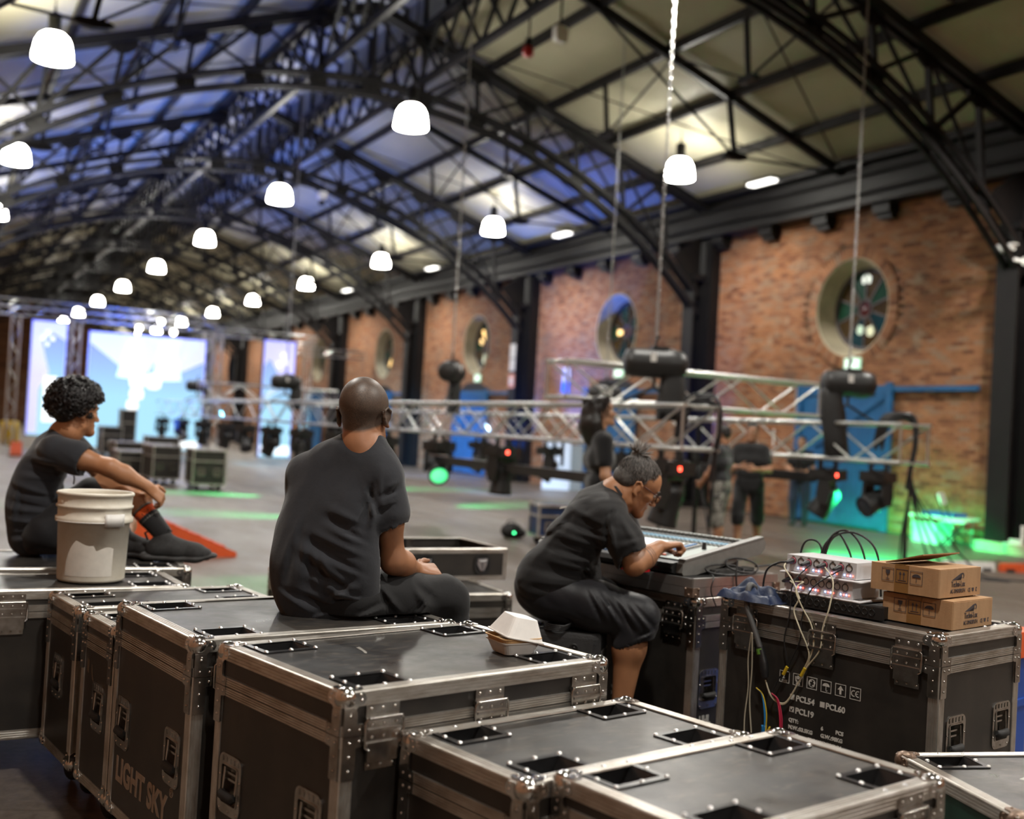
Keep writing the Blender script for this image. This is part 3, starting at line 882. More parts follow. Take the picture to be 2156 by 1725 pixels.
def m_handle():
    mb = MB(); o = (0, 0, 0)
    outer = rrect(0.130, 0.168, 0.026); mid = rrect(0.098, 0.112, 0.012); inn = rrect(0.092, 0.106, 0.010)
    frame_ring(mb, outer, mid, o, X, Z, -Y, 0.0, 0.0045)
    frame_ring(mb, mid, inn, o, X, Z, -Y, 0.0, 0.007)
    # recessed pan behind the frame
    b = 0.022
    vs = [(-0.046, 0, -0.053), (0.046, 0, -0.053), (0.046, 0, 0.053), (-0.046, 0, 0.053), (-0.042, b, -0.049), (0.042, b, -0.049), (0.042, b, 0.049), (-0.042, b, 0.049)]
    mb.add(vs, [(4, 5, 6, 7), (0, 1, 5, 4), (1, 2, 6, 5), (2, 3, 7, 6), (3, 0, 4, 7)])
    for xx in (-0.045, -0.022, 0.0, 0.022, 0.045): mb.box((xx, -0.005, 0.069), (0.008, 0.003, 0.015))
    for xx, zz in ((-0.05, -0.072), (0.0, -0.073), (0.05, -0.072), (-0.058, 0.02), (0.058, 0.02), (-0.058, -0.04), (0.058, -0.04)): rivet(mb, (xx, -0.0045, zz), -Y, 0.0035)
    mb.tube([(-0.036, 0.0, 0.045), (-0.036, -0.004, -0.02)], 0.004, 6); mb.tube([(0.036, 0.0, 0.045), (0.036, -0.004, -0.02)], 0.004, 6)
    mb.box((0, 0.006, 0.030), (0.075, 0.006, 0.006)); mb.box((0, 0.006, 0.012), (0.075, 0.006, 0.006))
    return mb
def m_grip():
    mb = MB(); mb.tube([(-0.040, -0.006, -0.024), (-0.030, -0.010, -0.030), (0.030, -0.010, -0.030), (0.040, -0.006, -0.024)], [0.010, 0.0135, 0.0135, 0.010], 10)
    return mb
def m_dish():
    """steel wheel dish let into the lid: rim plate with rivets and a scooped pocket"""
    mb = MB(); a, b = 0.070, 0.052
    outer = rrect(0.176, 0.140, 0.008, 1); inner = rrect(2 * a, 2 * b, 0.003, 1)
    frame_ring(mb, outer, inner, (0, 0, 0), X, Y, Z, 0.0, 0.0035)
    n = 8; vs = []; fs = []
    for i in range(n + 1):
        t = -1 + 2 * i / n
        d = -0.050 * math.sqrt(max(0.0, 1 - abs(t) ** 2.6)) + 0.002
        vs += [(a * t, -b, d), (a * t * 0.97, 0, d * 1.02), (a * t, b, d)]
    for i in range(n):
        for k in (0, 1): fs.append((3 * i + k, 3 * i + 3 + k, 3 * i + 4 + k, 3 * i + 1 + k))
    for side in (0, 2):
        q = [3 * i + side for i in range(n + 1)]
        fs.append(tuple(q) if side == 0 else tuple(q[::-1]))
    mb.add(vs, fs)
    return mb
def m_dish_rivets():
    mb = MB()
    for xx, yy in ((-0.080, -0.062), (0, -0.062), (0.080, -0.062), (-0.080, 0.062), (0, 0.062), (0.080, 0.062), (-0.080, 0), (0.080, 0)):
        rivet(mb, (xx, yy, 0.0035), Z, 0.007)
    return mb
def m_fork():
    mb = MB(); mb.box((0, 0, -0.008), (0.09, 0.075, 0.012)); mb.tube([(0, 0, -0.01), (0, 0, -0.03)], 0.022, 10)
    for s in (-1, 1): mb.prism([(-0.022, -0.025), (0.022, -0.025), (0.035, -0.075), (0.012, -0.08)], (0, s * 0.024, 0), X, Z, Y, -0.002, 0.002)
    return mb
def m_wheel():
    return MB().lathe([(0.0, -0.018), (0.036, -0.018), (0.046, -0.012), (0.048, 0), (0.046, 0.012), (0.036, 0.018), (0.0, 0.018)], 18, Matrix.Translation((0.014, 0, -0.077)) @ Matrix.Rotation(math.pi / 2, 4, 'X'))

def flight_case(label, o, th, L, W, H, lid=0.107, zb=0.14, handles=(), latches=(), dishes=(), side_col=None, group='black flight cases with aluminium edges', top=True, corner_mat=None, latch_mat=None, detail=True):
    c = thing('flight_case', label, 'case', (o[0], o[1], 0), R_(th), group)
    sc = side_col or M['laminate']
    zs = H - lid
    cm_ = corner_mat or M['chrome']
    hl = {'L': [], 'F': [], 'R': [], 'B': []}
    for s, t, z in handles: hl[s].append((t - 0.046, t + 0.046, z - 0.053 - zb, z + 0.053 - zb))
    mb = MB()
    mb.panel((0, 0, zb), X, Z, L, zs - zb, hl['F']); mb.panel((L, W, zb), -X, Z, L, zs - zb)
    mb.panel((0, W, zb), -Y, Z, W, zs - zb, [(W - b, W - a, cc, d) for a, b, cc, d in hl['L']]); mb.panel((L, 0, zb), Y, Z, W, zs - zb, hl['R'])
    mb.add([(0, 0, zb), (L, 0, zb), (L, W, zb), (0, W, zb)], [(0, 3, 2, 1)])
    obj('body', mb, sc, c)
    mb = MB()
    mb.panel((0, 0, zs), X, Z, L, lid); mb.panel((L, W, zs), -X, Z, L, lid); mb.panel((0, W, zs), -Y, Z, W, lid); mb.panel((L, 0, zs), Y, Z, W, lid)
    obj('lid', mb, sc, c)
    if top:
        mb = MB(); mb.panel((0, 0, H - 0.002), X, Y, L, W, [(x - 0.070, x + 0.070, y - 0.052, y + 0.052) for x, y in dishes])
        obj('lid_panel', mb, M['lid_top'], c)
        for x, y in dishes:
            dd = link('caster_dish', shared('caster_dish', m_dish, M['dish']), c, loc=(x, y, H - 0.001))
            link('rivets', shared('rivets', m_dish_rivets, M['alu_clean']), dd)
    # edge extrusions: top edges, upright corners, bottom edges
    for key, loc, rz, ln in (('F', (0, 0, 0), 0, L), ('R', (L, 0, 0), 90, W), ('B', (L, W, 0), 180, L), ('L', (0, W, 0), 270, W)):
        link('top_edge', shared(('top_edge', ln), lambda: ridged(ln), M['alu']), c, loc=(loc[0], loc[1], H), rot=(0, 0, R_(rz)))
        e = link('bottom_edge', shared(('bottom_edge', ln), lambda: ridged(ln), M['alu']), c, loc=(loc[0], loc[1], zb), rot=(0, 0, R_(rz)), scale=(1, 1, -1))
        link('lid_belt', shared(('lid_belt', ln), lambda: belt(ln), M['alu']), c, loc=(loc[0], loc[1], zs + 0.001), rot=(0, 0, R_(rz)))
        link('body_belt', shared(('body_belt', ln), lambda: belt(ln), M['alu']), c, loc=(loc[0], loc[1], zs - 0.027), rot=(0, 0, R_(rz)))
        hh = zs - zb
        link('corner_edge', shared(('corner_edge', round(hh, 3)), lambda: ridged(hh), M['alu']), c, loc=(loc[0], loc[1], zb), rot=(0, R_(-90), R_(rz)), scale=(1, 1, 1)).rotation_euler = corner_rot(rz)
        link('ball_corner', shared(('ball_corner', cm_.name), m_ball, cm_), c, loc=(loc[0], loc[1], H), rot=(0, 0, R_(rz)))
        link('ball_corner', shared(('ball_corner', cm_.name), m_ball, cm_), c, loc=(loc[0], loc[1], zb), rot=(0, 0, R_(rz)), scale=(1, 1, -1))
        link('corner_brace', shared('corner_brace', m_brace, M['zinc']), c, loc=(loc[0], loc[1], zs), rot=(0, 0, R_(rz)))
    for s, t, z in handles:
        loc, rz = {'L': ((0, t, z), 270), 'F': ((t, 0, z), 0), 'R': ((L, t, z), 90)}[s]
        h = link('recessed_handle', shared('recessed_handle', m_handle, M['zinc']), c, loc=loc, rot=(0, 0, R_(rz)))
        link('grip', shared('grip', m_grip, M['rubber']), h)
    for s, t in latches:
        loc, rz = {'L': ((0, t, zs), 270), 'F': ((t, 0, zs), 0), 'R': ((L, t, zs), 90)}[s]
        link('butterfly_latch', shared(('butterfly_latch', (latch_mat or M['zinc']).name), m_latch, latch_mat or M['zinc']), c, loc=loc, rot=(0, 0, R_(rz)))
    for x, y, a in ((0.11, 0.11, 20), (L - 0.11, 0.11, 70), (L - 0.11, W - 0.11, 200), (0.11, W - 0.11, 110)):
        f = link('caster', shared('caster', m_fork, M['steel']), c, loc=(x, y, zb - 0.012), rot=(0, 0, R_(a)), scale=(1, 1, (zb - 0.012) / 0.125))
        link('wheel', shared('wheel', m_wheel, M['rubber']), f)
    return c
def corner_rot(rz):
    # local x (length) -> world z; local -y/-z legs face the two outward sides of the corner
    base = Matrix(((0, 0, -1), (0, 1, 0), (1, 0, 0)))      # columns: x->z, y->y, z->-x
    return (Matrix.Rotation(R_(rz), 3, 'Z') @ base).to_euler()

D4 = lambda L, W, dx=0.142, dy=0.095: [(dx, dy), (dx, W - dy), (L - dx, dy), (L - dx, W - dy)]
case_e = flight_case('large flight case with a white takeout box on its lid and three front latches', (0.938, 2.609), 13.5, 0.921, 0.661, 0.835, handles=(('L', 0.55, 0.46), ('L', 0.13, 0.48)), latches=(('F', 0.115), ('F', 0.466), ('F', 0.826)), dishes=D4(0.921, 0.661), zb=0.14)
case_d = flight_case('flight case with LIGHT SKY lettering that the man in grey sits on', (0.726, 3.32), 9.5, 0.918, 0.69, 0.835, handles=(('L', 0.577, 0.457), ('L', 0.125, 0.462)), dishes=D4(0.918, 0.69), latches=(('F', 0.115), ('F', 0.80)))
case_f = flight_case('lower flight case with a streaky worn lid, in front of the takeout box case', (1.214, 2.167), 12.8, 0.807, 0.47, 0.72, handles=(('L', 0.235, 0.40),), latches=(('F', 0.25), ('F', 0.56)), dishes=D4(0.807, 0.47, 0.15, 0.078))
case_g = flight_case('flight case at the bottom centre, grey scuffed lid with four dark wheel dishes', (1.388, 1.706), 11.6, 0.803, 0.478, 0.735, lid=0.085, handles=(('L', 0.24, 0.40),), latches=(('F', 0.66), ('F', 0.2)), dishes=D4(0.803, 0.478, 0.135, 0.078))
case_j = flight_case('flight case printed with PCL19 and handling symbols, electronics and cardboard boxes on top', (3.059, 2.662), 13.1, 0.576, 0.926, 0.89, lid=0.10, handles=(('F', 0.124, 0.53), ('F', 0.455, 0.54)), latches=(('L', 0.114), ('L', 0.451), ('L', 0.80)), dishes=[(0.46, 0.10), (0.46, 0.83)])
case_a = flight_case('flight case the white bucket stands on, one latch in front', (-0.05, 4.91), 3.7, 1.1, 0.5, 0.74, lid=0.085, latches=(('F', 0.389), ('F', 0.85)), dishes=D4(1.1, 0.5))
case_a2 = flight_case('flight case the curly-haired man sits on', (-0.35, 5.60), -1.3, 1.52, 0.72, 0.74, lid=0.09, handles=(('F', 0.5, 0.4),), dishes=[(0.5, 0.09), (1.36, 0.10), (1.36, 0.62)], group=None)
case_b = flight_case('flight case with a single side handle, cornered against the bucket case', (0.537, 4.464), 8.8, 0.803, 0.41, 0.74, lid=0.085, handles=(('L', 0.225, 0.445),), dishes=D4(0.803, 0.41, 0.13, 0.075))
case_c = flight_case('narrow flight case just behind the LIGHT SKY case, with peeled sticker marks', (0.61, 4.035), 9.9, 0.78, 0.345, 0.74, lid=0.085, handles=(('L', 0.135, 0.442),), dishes=D4(0.78, 0.345, 0.13, 0.075))
case_i = flight_case('flight case carrying the lighting console', (2.94, 3.855), 13.5, 0.6, 0.92, 0.83, lid=0.10, handles=(('F', 0.108, 0.44),), latches=(('L', 0.114), ('L', 0.7)), dishes=(), top=True)
case_l = flight_case('low flight case the open box stands on, behind the seated man', (1.85, 5.50), -1.0, 1.06, 1.15, 0.60, lid=0.10, handles=(), latches=(('F', 0.42),), dishes=())
case_h = flight_case('green-sided flight case with a rusty corner and white scrawl on its lid', (2.488, 1.90), -15, 0.8, 0.55, 0.60, lid=0.34, handles=(), latches=(), dishes=[(0.13, 0.47), (0.6, 0.47)], side_col=plain('green_laminate', (0.010, 0.055, 0.036), 0.45, 0, 0.4, 12), corner_mat=M['rusty'])

# lettering and prints
FT = math.pi / 2
def left_text(case, body, size, t, z, mat, sx=1.0, **kw):
    return text('lettering', body, size, case, mat, (-0.0008, t, z), (FT, 0, -FT), sx=sx, **kw)
left_text(case_d, 'LIGHT SKY', 0.108, 0.622, 0.262, M['ink2'], sx=0.90, offset=0.0045, space=1.02)
left_text(case_d, '\u00ae', 0.040, 0.128, 0.345, M['ink2'])
for body, size, t, z in (('PCL54', 0.030, 0.560, 0.554), ('PCL60', 0.030, 0.431, 0.554), ('PCL19', 0.030, 0.560, 0.508), ('QTY:', 0.019, 0.587, 0.472), ('N.W.:53.5KG', 0.019, 0.587, 0.446), ('6', 0.019, 0.446, 0.472), ('PCS', 0.019, 0.384, 0.472), ('G.W.:98KG', 0.019, 0.446, 0.446), ('MEAS.:', 0.019, 0.587, 0.419), ('920X625X820MM', 0.019, 0.500, 0.419)):
    left_text(case_j, body, size, t, z, M['ink'], offset=0.0010)
def left_plate(case, name, polys, mat):
    """flat print on the left face: polygons in (distance from back edge reversed, z)"""
    mb = MB()
    for P in polys: mb.prism(P, (-0.0004, 0, 0), -Y, Z, -X, 0, 0.0008)
    return obj(name, mb, mat, case)
def line(p, q, wd):
    p = np.array(p, float); q = np.array(q, float); d = (q - p) / np.linalg.norm(q - p); n = np.array((-d[1], d[0])) * wd / 2
    return [tuple(p + n), tuple(p - n), tuple(q - n), tuple(q + n)]
def sqframe(u, z, s, wd=0.0022):
    return [line((u - wd / 2, z), (u + s + wd / 2, z), wd), line((u - wd / 2, z + s), (u + s + wd / 2, z + s), wd), line((u, z), (u, z + s), wd), line((u + s, z), (u + s, z + s), wd)]
def arc(cx_, cz, r, a0, a1, wd, n=8):
    P = [(cx_ + r * math.cos(R_(a0 + (a1 - a0) * i / n)), cz + r * math.sin(R_(a0 + (a1 - a0) * i / n))) for i in range(n + 1)]
    return [line(a, b, wd) for a, b in zip(P[:-1], P[1:])]
icons = []
s = 0.042; z0 = 0.612
for i in range(6):
    u = -0.636 + i * (0.636 - 0.291 - s) / 5
    icons += sqframe(u, z0, s)
    cx_, cz = u + s / 2, z0 + s / 2
    if i == 0: icons += [line((cx_ - 0.012, z0 + 0.009), (cx_ + 0.012, z0 + 0.009), 0.002), line((cx_ - 0.012, z0 + 0.005), (cx_ + 0.012, z0 + 0.005), 0.002)]
    if i == 1:
        icons += [[(cx_ + 0.007 * math.cos(t), cz + 0.009 + 0.007 * math.sin(t)) for t in np.linspace(0, 6.28, 10, endpoint=False)]]
        for sg in (-1, 1): icons += [line((cx_ + sg * 0.011, cz + 0.012), (cx_ + sg * 0.009, cz - 0.004), 0.005), line((cx_ + sg * 0.009, cz - 0.003), (cx_ + sg * 0.003, cz - 0.009), 0.006), line((cx_ + sg * 0.003, cz - 0.008), (cx_ + sg * 0.006, cz - 0.017), 0.006)]
    if i == 2:
        icons += arc(cx_, cz, 0.014, 0, 330, 0.002, 14) + arc(cx_ - 0.004, cz + 0.001, 0.007, 60, 250, 0.004) + arc(cx_ + 0.004, cz - 0.001, 0.007, -110, 70, 0.004)
    if i == 3:
        icons += [[(cx_ + 0.015 * math.cos(t), cz + 0.001 + 0.012 * math.sin(t)) for t in np.linspace(0, math.pi, 9)], line((cx_, cz + 0.001), (cx_, cz - 0.014), 0.0022)] + arc(cx_ + 0.003, cz - 0.013, 0.003, 180, 360, 0.002, 4)
    if i == 4: icons += [[(cx_ - 0.012, cz + 0.001), (cx_, cz + 0.016), (cx_ + 0.012, cz + 0.001), (cx_ + 0.004, cz + 0.001), (cx_ + 0.004, cz - 0.015), (cx_ - 0.004, cz - 0.015), (cx_ - 0.004, cz + 0.001)]]
    if i == 5: icons += arc(cx_ - 0.006, cz, 0.010, 70, 290, 0.003) + arc(cx_ + 0.011, cz, 0.010, 70, 290, 0.003) + [line((cx_ + 0.002, cz), (cx_ + 0.010, cz), 0.003)]
left_plate(case_j, 'handling_symbols', icons, M['ink'])
left_text(case_j, '2', 0.026, 0.626, 0.627, M['ink'], offset=0.001)
sq = lambda u, z, s: [(u, z), (u + s, z), (u + s, z + s), (u, z + s)]
left_plate(case_j, 'tick_boxes', [sq(-0.586, 0.555, 0.020), sq(-0.455, 0.555, 0.020), sq(-0.586, 0.509, 0.020)], M['ink'])
mb = MB()
for P in (line((-0.582, 0.520), (-0.577, 0.513), 0.003), line((-0.577, 0.513), (-0.569, 0.526), 0.003)): mb.prism(P, (-0.0014, 0, 0), -Y, Z, -X, 0, 0.0006)
obj('tick_mark', mb, M['black'], case_j)
left_text(case_i, 'PCL60', 0.030, 0.455, 0.465, M['ink'], offset=0.001)
left_text(case_i, 'W.:98KG', 0.019, 0.465, 0.358, M['ink'], offset=0.001)
left_text(case_i, 'X820MM', 0.019, 0.465, 0.330, M['ink'], offset=0.001)
text('lettering', 'UHL', 0.055, case_i, M['ink'], (0.06, -0.0008, 0.285), (FT, 0, 0), sx=0.7, offset=0.003)
left_plate(case_c, 'sticker_remnant', [[(-0.285, 0.545), (-0.262, 0.538), (-0.258, 0.585), (-0.280, 0.590)], [(-0.235, 0.575), (-0.226, 0.574), (-0.214, 0.535), (-0.205, 0.530), (-0.203, 0.518), (-0.222, 0.522), (-0.232, 0.548)]], plain('sticker_residue', (0.10, 0.08, 0.055), 0.7))
# white scrawl on the green case and white scratch on the takeout case
mb = MB(); t = 0.0006
for P in ([(0.235, 0.305), (0.262, 0.32), (0.30, 0.285), (0.33, 0.255), (0.318, 0.243), (0.285, 0.27)], [(0.30, 0.345), (0.322, 0.345), (0.385, 0.268), (0.372, 0.262)]):
    mb.prism(P, (0, 0, 0.598), X, Y, Z, 0, t)
obj('paint_scrawl', mb, M['ink'], case_h)
mb = MB(); mb.prism([(0.34, 0.47), (0.356, 0.475), (0.335, 0.405), (0.322, 0.385), (0.318, 0.39), (0.328, 0.415)], (0, 0, 0.8333), X, Y, Z, 0, 0.0005)
obj('paint_scratch', mb, plain('grey_scuff', (0.20, 0.19, 0.17), 0.6), case_e)

# open case bottom standing on the low case
kx = thing('open_box', 'open-topped black box with aluminium edges standing on the low flight case', 'case', (2.36, 5.96, 0.604), R_(3.0))
L, W, H = 0.78, 0.60, 0.185
mb = MB(); t = 0.012
for c_, s_ in (((L / 2, t / 2, H / 2), (L, t, H)), ((L / 2, W - t / 2, H / 2), (L, t, H)), ((t / 2, W / 2, H / 2), (t, W - 2 * t, H)), ((L - t / 2, W / 2, H / 2), (t, W - 2 * t, H)), ((L / 2, W / 2, 0.006), (L, W, 0.012))): mb.box(c_, s_)
obj('box_walls', mb, M['laminate'], kx)
for loc, rz, ln in (((0, 0), 0, L), ((L, 0), 90, W), ((L, W), 180, L), ((0, W), 270, W)):
    link('top_edge', shared(('top_edge', ln, 'k'), lambda: ridged(ln, 0.026), M['alu']), kx, loc=(loc[0], loc[1], H), rot=(0, 0, R_(rz)))
    link('bottom_edge', shared(('bottom_edge', ln, 'k'), lambda: ridged(ln, 0.026), M['alu']), kx, loc=(loc[0], loc[1], 0), rot=(0, 0, R_(rz)), scale=(1, 1, -1))
    o = link('corner_edge', shared(('corner_edge', H, 'k'), lambda: ridged(H, 0.026), M['alu']), kx, loc=(loc[0], loc[1], 0)); o.rotation_euler = corner_rot(rz)
for xx in (0.235, 0.61):
    mb = MB(); P = rrect(0.11, 0.125, 0.045); frame_ring(mb, P, rrect(0.085, 0.10, 0.036), (xx, 0, 0.095), X, Z, -Y, 0, 0.008); mb.prism(rrect(0.088, 0.103, 0.036), (xx, 0, 0.095), X, Z, -Y, 0, 0.002)
    h = obj('round_latch', mb, M['black'], kx)
    mb = MB(); mb.prism([(-0.03, 0.03), (0.035, 0.034), (0.03, -0.005), (0.012, -0.04), (-0.012, -0.038), (-0.035, 0.0)], (xx, 0, 0.095), X, Z, -Y, 0.002, 0.010); mb.tube([(xx - 0.02, -0.012, 0.11), (xx + 0.022, -0.014, 0.115)], 0.006, 6); mb.tube([(xx, -0.012, 0.115), (xx + 0.004, -0.013, 0.065)], 0.006, 6)
    obj('latch_plate', mb, M['alu_clean'], h)
mb = MB(); mb.box((0.40, W - 0.022, 0.12), (0.05, 0.012, 0.12)); mb.box((0.40, W - 0.03, 0.10), (0.09, 0.012, 0.06)); obj('inner_bracket', mb, M['zinc'], kx)

# shallow lid tray under the console
tr_ = thing('case_tray', 'grey metal-edged case tray lying on the console flight case', 'case', (2.915, 3.853, 0.8365), R_(13.5))
L, W, H = 0.60, 0.91, 0.078
mb = MB(); mb.box((L / 2, W / 2, H / 2), (L - 0.01, W - 0.01, H)); obj('tray_body', mb, M['black'], tr_)
for loc, rz, ln in (((0, 0), 0, L), ((L, 0), 90, W), ((L, W), 180, L), ((0, W), 270, W)):
    mb = MB(); mb.box((ln / 2, -0.0005, H * 0.27), (ln, 0.006, H * 0.5)); mb.box((ln / 2, -0.0005, H * 0.77), (ln, 0.006, H * 0.46)); mb.box((ln / 2, 0.008, H + 0.0005), (ln, 0.02, 0.003))
    link('metal_band', mb.mesh('metal_band'), tr_, M['steel'], loc=(loc[0], loc[1], 0), rot=(0, 0, R_(rz)))
    mb = MB(); mb.box((0.012, -0.006, 0.022), (0.045, 0.008, 0.040)); mb.box((-0.006, 0.012, 0.022), (0.008, 0.045, 0.040))
    for p, n in (((0.03, -0.01, 0.036), -Y), ((0.012, -0.01, 0.012), -Y), ((-0.01, 0.03, 0.036), -X), ((-0.01, 0.012, 0.012), -X)): rivet(mb, p, n, 0.006)
    link('corner_cap', mb.mesh('corner_cap'), tr_, M['rusty'], loc=(loc[0], loc[1], 0), rot=(0, 0, R_(rz)))

# ------------------------------------------------------------------ loudspeaker used as a stool
sp = thing('loudspeaker', 'black loudspeaker cabinet the console operator sits on', 'loudspeaker', (2.20, 4.30, 0), R_(-41))
P = [(0.0, 0.02), (0.02, 0.0), (0.44, 0.0), (0.47, 0.03), (0.47, 0.20), (0.40, 0.34), (0.07, 0.34), (0.0, 0.20)]
mb = MB()
n = len(P)
ring = []
for z, k in ((0.0, 0.97), (0.02, 1.0), (0.64, 1.0), (0.655, 0.985), (0.662, 0.95)):
    c_ = np.array((0.235, 0.17)); Q = c_ + (np.array(P) - c_) * k
    ring.append(np.column_stack([Q, np.full(n, z)]))
fs = []
for i in range(4):
    for j in range(n): fs.append((i * n + j, i * n + (j + 1) % n, (i + 1) * n + (j + 1) % n, (i + 1) * n + j))
fs.append(tuple(range(4 * n, 5 * n))); fs.append(tuple(range(n - 1, -1, -1)))
mb.add(np.concatenate(ring), fs)
M['tolex'] = plain('textured_black_cabinet', (0.028, 0.028, 0.029), 0.55, 0, 0.3, 20, bmp=0.5, bscale=260)
obj('cabinet', mb, M['tolex'], sp)
mb = MB()
for i in range(9):
    for j in range(22):
        yy = 0.045 + 0.016 * i + (0.008 if j % 2 else 0); zz = 0.28 + 0.0145 * j
        hexa = [(yy + 0.0066 * math.cos(t), zz + 0.0066 * math.sin(t)) for t in np.linspace(0, 2 * math.pi, 6, endpoint=False)]
        frame_ring(mb, hexa, [(yy + (a - yy) * 0.62, zz + (b - zz) * 0.62) for a, b in hexa], (0.4705, 0, 0), Y, Z, X, 0, 0.002)
tag(obj('grille', mb, M['steel'], sp), kind='stuff')
mb = MB(); mb.lathe([(0.018, 0.0), (0.018, 0.004), (0.012, 0.004), (0.012, 0.001), (0.004, 0.001), (0.004, 0.003), (0, 0.003)], 16, Matrix.Translation((0.36, -0.0005, 0.60)) @ Matrix.Rotation(FT, 4, 'X')); obj('rigging_point', mb, M['black'], sp)
mb = MB(); mb.box((0.15, 0.15, 0.664), (0.07, 0.045, 0.008)); obj('pole_cap', mb, M['black'], sp)
cb_ = thing('coiled_lead', 'small black coiled lead lying on the loudspeaker under the operator', 'cable', (2.428, 4.14, 0.662), R_(-41))
mb = MB()
for k in range(4):
    mb.tube([(0.055 * math.cos(t) + 0.004 * k, 0.045 * math.sin(t), 0.006 + 0.007 * k + 0.018 * max(0, math.cos(t - 0.5))) for t in np.linspace(0, 2 * math.pi, 24, endpoint=False)], 0.0038, 6, closed=True)
mb.tube([(-0.05, 0.0, 0.01), (-0.075, -0.015, 0.008), (-0.095, 0.0, 0.010)], 0.0038, 6)
obj('loops', mb, M['cable'], cb_)

# ------------------------------------------------------------------ lighting console
cs = thing('lighting_console', 'grey lighting console with blue button strips and a touch screen', 'console', (2.925, 3.945, 0.9165), R_(15.5))
Wd, Dp = 0.90, 0.60        # along local y, local x
tilt = math.atan2(0.075, Dp)
def cz(x): return 0.052 + (0.128 - 0.052) * x / Dp      # top surface height at depth x
mb = MB()
mb.prism([(0.05, 0.0), (0.05, 0.040), (Dp - 0.04, cz(Dp) - 0.01), (Dp - 0.02, cz(Dp) - 0.06), (0.42, 0.055), (0.10, 0.0)], (0, 0.03, 0), X, Z, Y, 0, Wd - 0.06); obj('chassis', mb, M['black'], cs)
M['cheek'] = plain('grey_console_plastic', (0.16, 0.158, 0.148), 0.45, 0, 0.2, 20)
M['panel'] = plain('console_panel_grey', (0.30, 0.345, 0.33), 0.5)
M['panel_dk'] = plain('console_panel_dark', (0.05, 0.055, 0.055), 0.5)
for y in (0.0, Wd - 0.035):
    mb = MB()
    prof = [(0.0, 0.012), (0.010, 0.0), (0.10, 0.0), (0.40, 0.048), (0.585, 0.075), (0.615, 0.10), (0.618, 0.130), (0.60, 0.150), (0.02, 0.062), (0.004, 0.050)]
    mb.prism(prof, (0, y, 0), X, Z, Y, 0, 0.035); mb.prism([(a, b + 0.004) for a, b in ((0.02, 0.058), (0.60, 0.146), (0.60, 0.153), (0.02, 0.066))], (0, y - 0.002, 0), X, Z, Y, 0, 0.039)
    obj('end_cheek', mb, M['cheek'], cs)
mb = MB(); mb.prism([(-0.022, 0.010), (-0.03, 0.030), (-0.018, 0.050), (0.02, 0.058), (0.05, 0.050), (0.05, 0.004), (0.0, 0.002)], (0, 0.036, 0), X, Z, Y, 0, Wd - 0.075); obj('armrest', mb, M['black'], cs)
def on_top(name, x0, x1, y0, y1, mat, h=0.003, parent=cs):
    mb = MB(); z0, z1 = cz(x0) + 0.002, cz(x1) + 0.002
    vs = [(x0, y0, z0), (x1, y0, z1), (x1, y1, z1), (x0, y1, z0)]; vs += [(a, b, c_ + h) for a, b, c_ in vs]
    mb.add(vs, [(0, 3, 2, 1), (4, 5, 6, 7), (0, 1, 5, 4), (1, 2, 6, 5), (2, 3, 7, 6), (3, 0, 4, 7)])
    return obj(name, mb, mat, parent)
on_top('top_panel', 0.05, 0.595, 0.036, Wd - 0.036, M['panel'], 0.002)
on_top('encoder_strip', 0.475, 0.555, 0.05, Wd - 0.05, M['panel_dk'], 0.005)
kn = MB(); kn.lathe([(0.0125, 0), (0.0125, 0.010), (0.010, 0.013), (0, 0.013)], 10); kn = kn.mesh('encoder_knob'); kn.materials.append(plain('encoder_rubber', (0.07, 0.07, 0.065), 0.4))
for i in range(30):
    link('encoder_knob', kn, cs, loc=(0.515, 0.065 + i * 0.0265, cz(0.515) + 0.006), rot=(0, -tilt, 0))
M['btn'] = plain('blue_button', (0.02, 0.16, 0.42), 0.4); M['btn_pale'] = plain('pale_blue_button', (0.14, 0.34, 0.50), 0.4); M['btn_grey'] = plain('grey_button', (0.20, 0.21, 0.20), 0.45)
bt = MB(); bt.box((0, 0, 0.003), (0.014, 0.017, 0.006)); bmesh_ = {}
def buttons(name, mat, xs, ys):
    if mat.name not in bmesh_:
        q = MB(); q.box((0, 0, 0.003), (0.0145, 0.0175, 0.006)); bmesh_[mat.name] = q.mesh(name); bmesh_[mat.name].materials.append(mat)
    for x in xs:
        for y in ys: link(name, bmesh_[mat.name], cs, loc=(x, y, cz(x) + 0.004), rot=(0, -tilt, 0))
buttons('scribble_button', M['btn_pale'], (0.445, 0.425), [0.075 + 0.0265 * i for i in range(30)])
buttons('flash_button', M['btn_grey'], (0.395,), [0.075 + 0.0265 * i for i in range(30)])
M['screen_ui'] = glow('console_screen_white', (0.85, 0.86, 0.80), 0.55); M['screen_blue'] = glow('console_screen_blue', (0.05, 0.30, 0.85), 0.6)
on_top('screen_bezel', 0.095, 0.36, 0.25, 0.67, M['panel_dk'], 0.004)
on_top('touch_screen', 0.105, 0.35, 0.265, 0.655, M['screen_ui'], 0.005)
for x0, x1, y0, y1 in ((0.31, 0.345, 0.42, 0.52), (0.31, 0.345, 0.54, 0.64), (0.21, 0.28, 0.50, 0.60), (0.12, 0.17, 0.35, 0.60)): on_top('screen_window', x0, x1, y0, y1, M['screen_blue'], 0.0055)
for x0, x1, y0, y1 in ((0.30, 0.345, 0.275, 0.36), (0.115, 0.15, 0.28, 0.40)): on_top('screen_window', x0, x1, y0, y1, M['btn_grey'], 0.0055)
on_top('control_strip', 0.075, 0.385, 0.155, 0.235, M['panel_dk'], 0.003)
buttons('blue_key', M['btn'], [0.10 + 0.0185 * i for i in range(15)], (0.215,))
buttons('grey_key', M['btn_grey'], [0.10 + 0.0185 * i for i in range(15)], (0.18,))
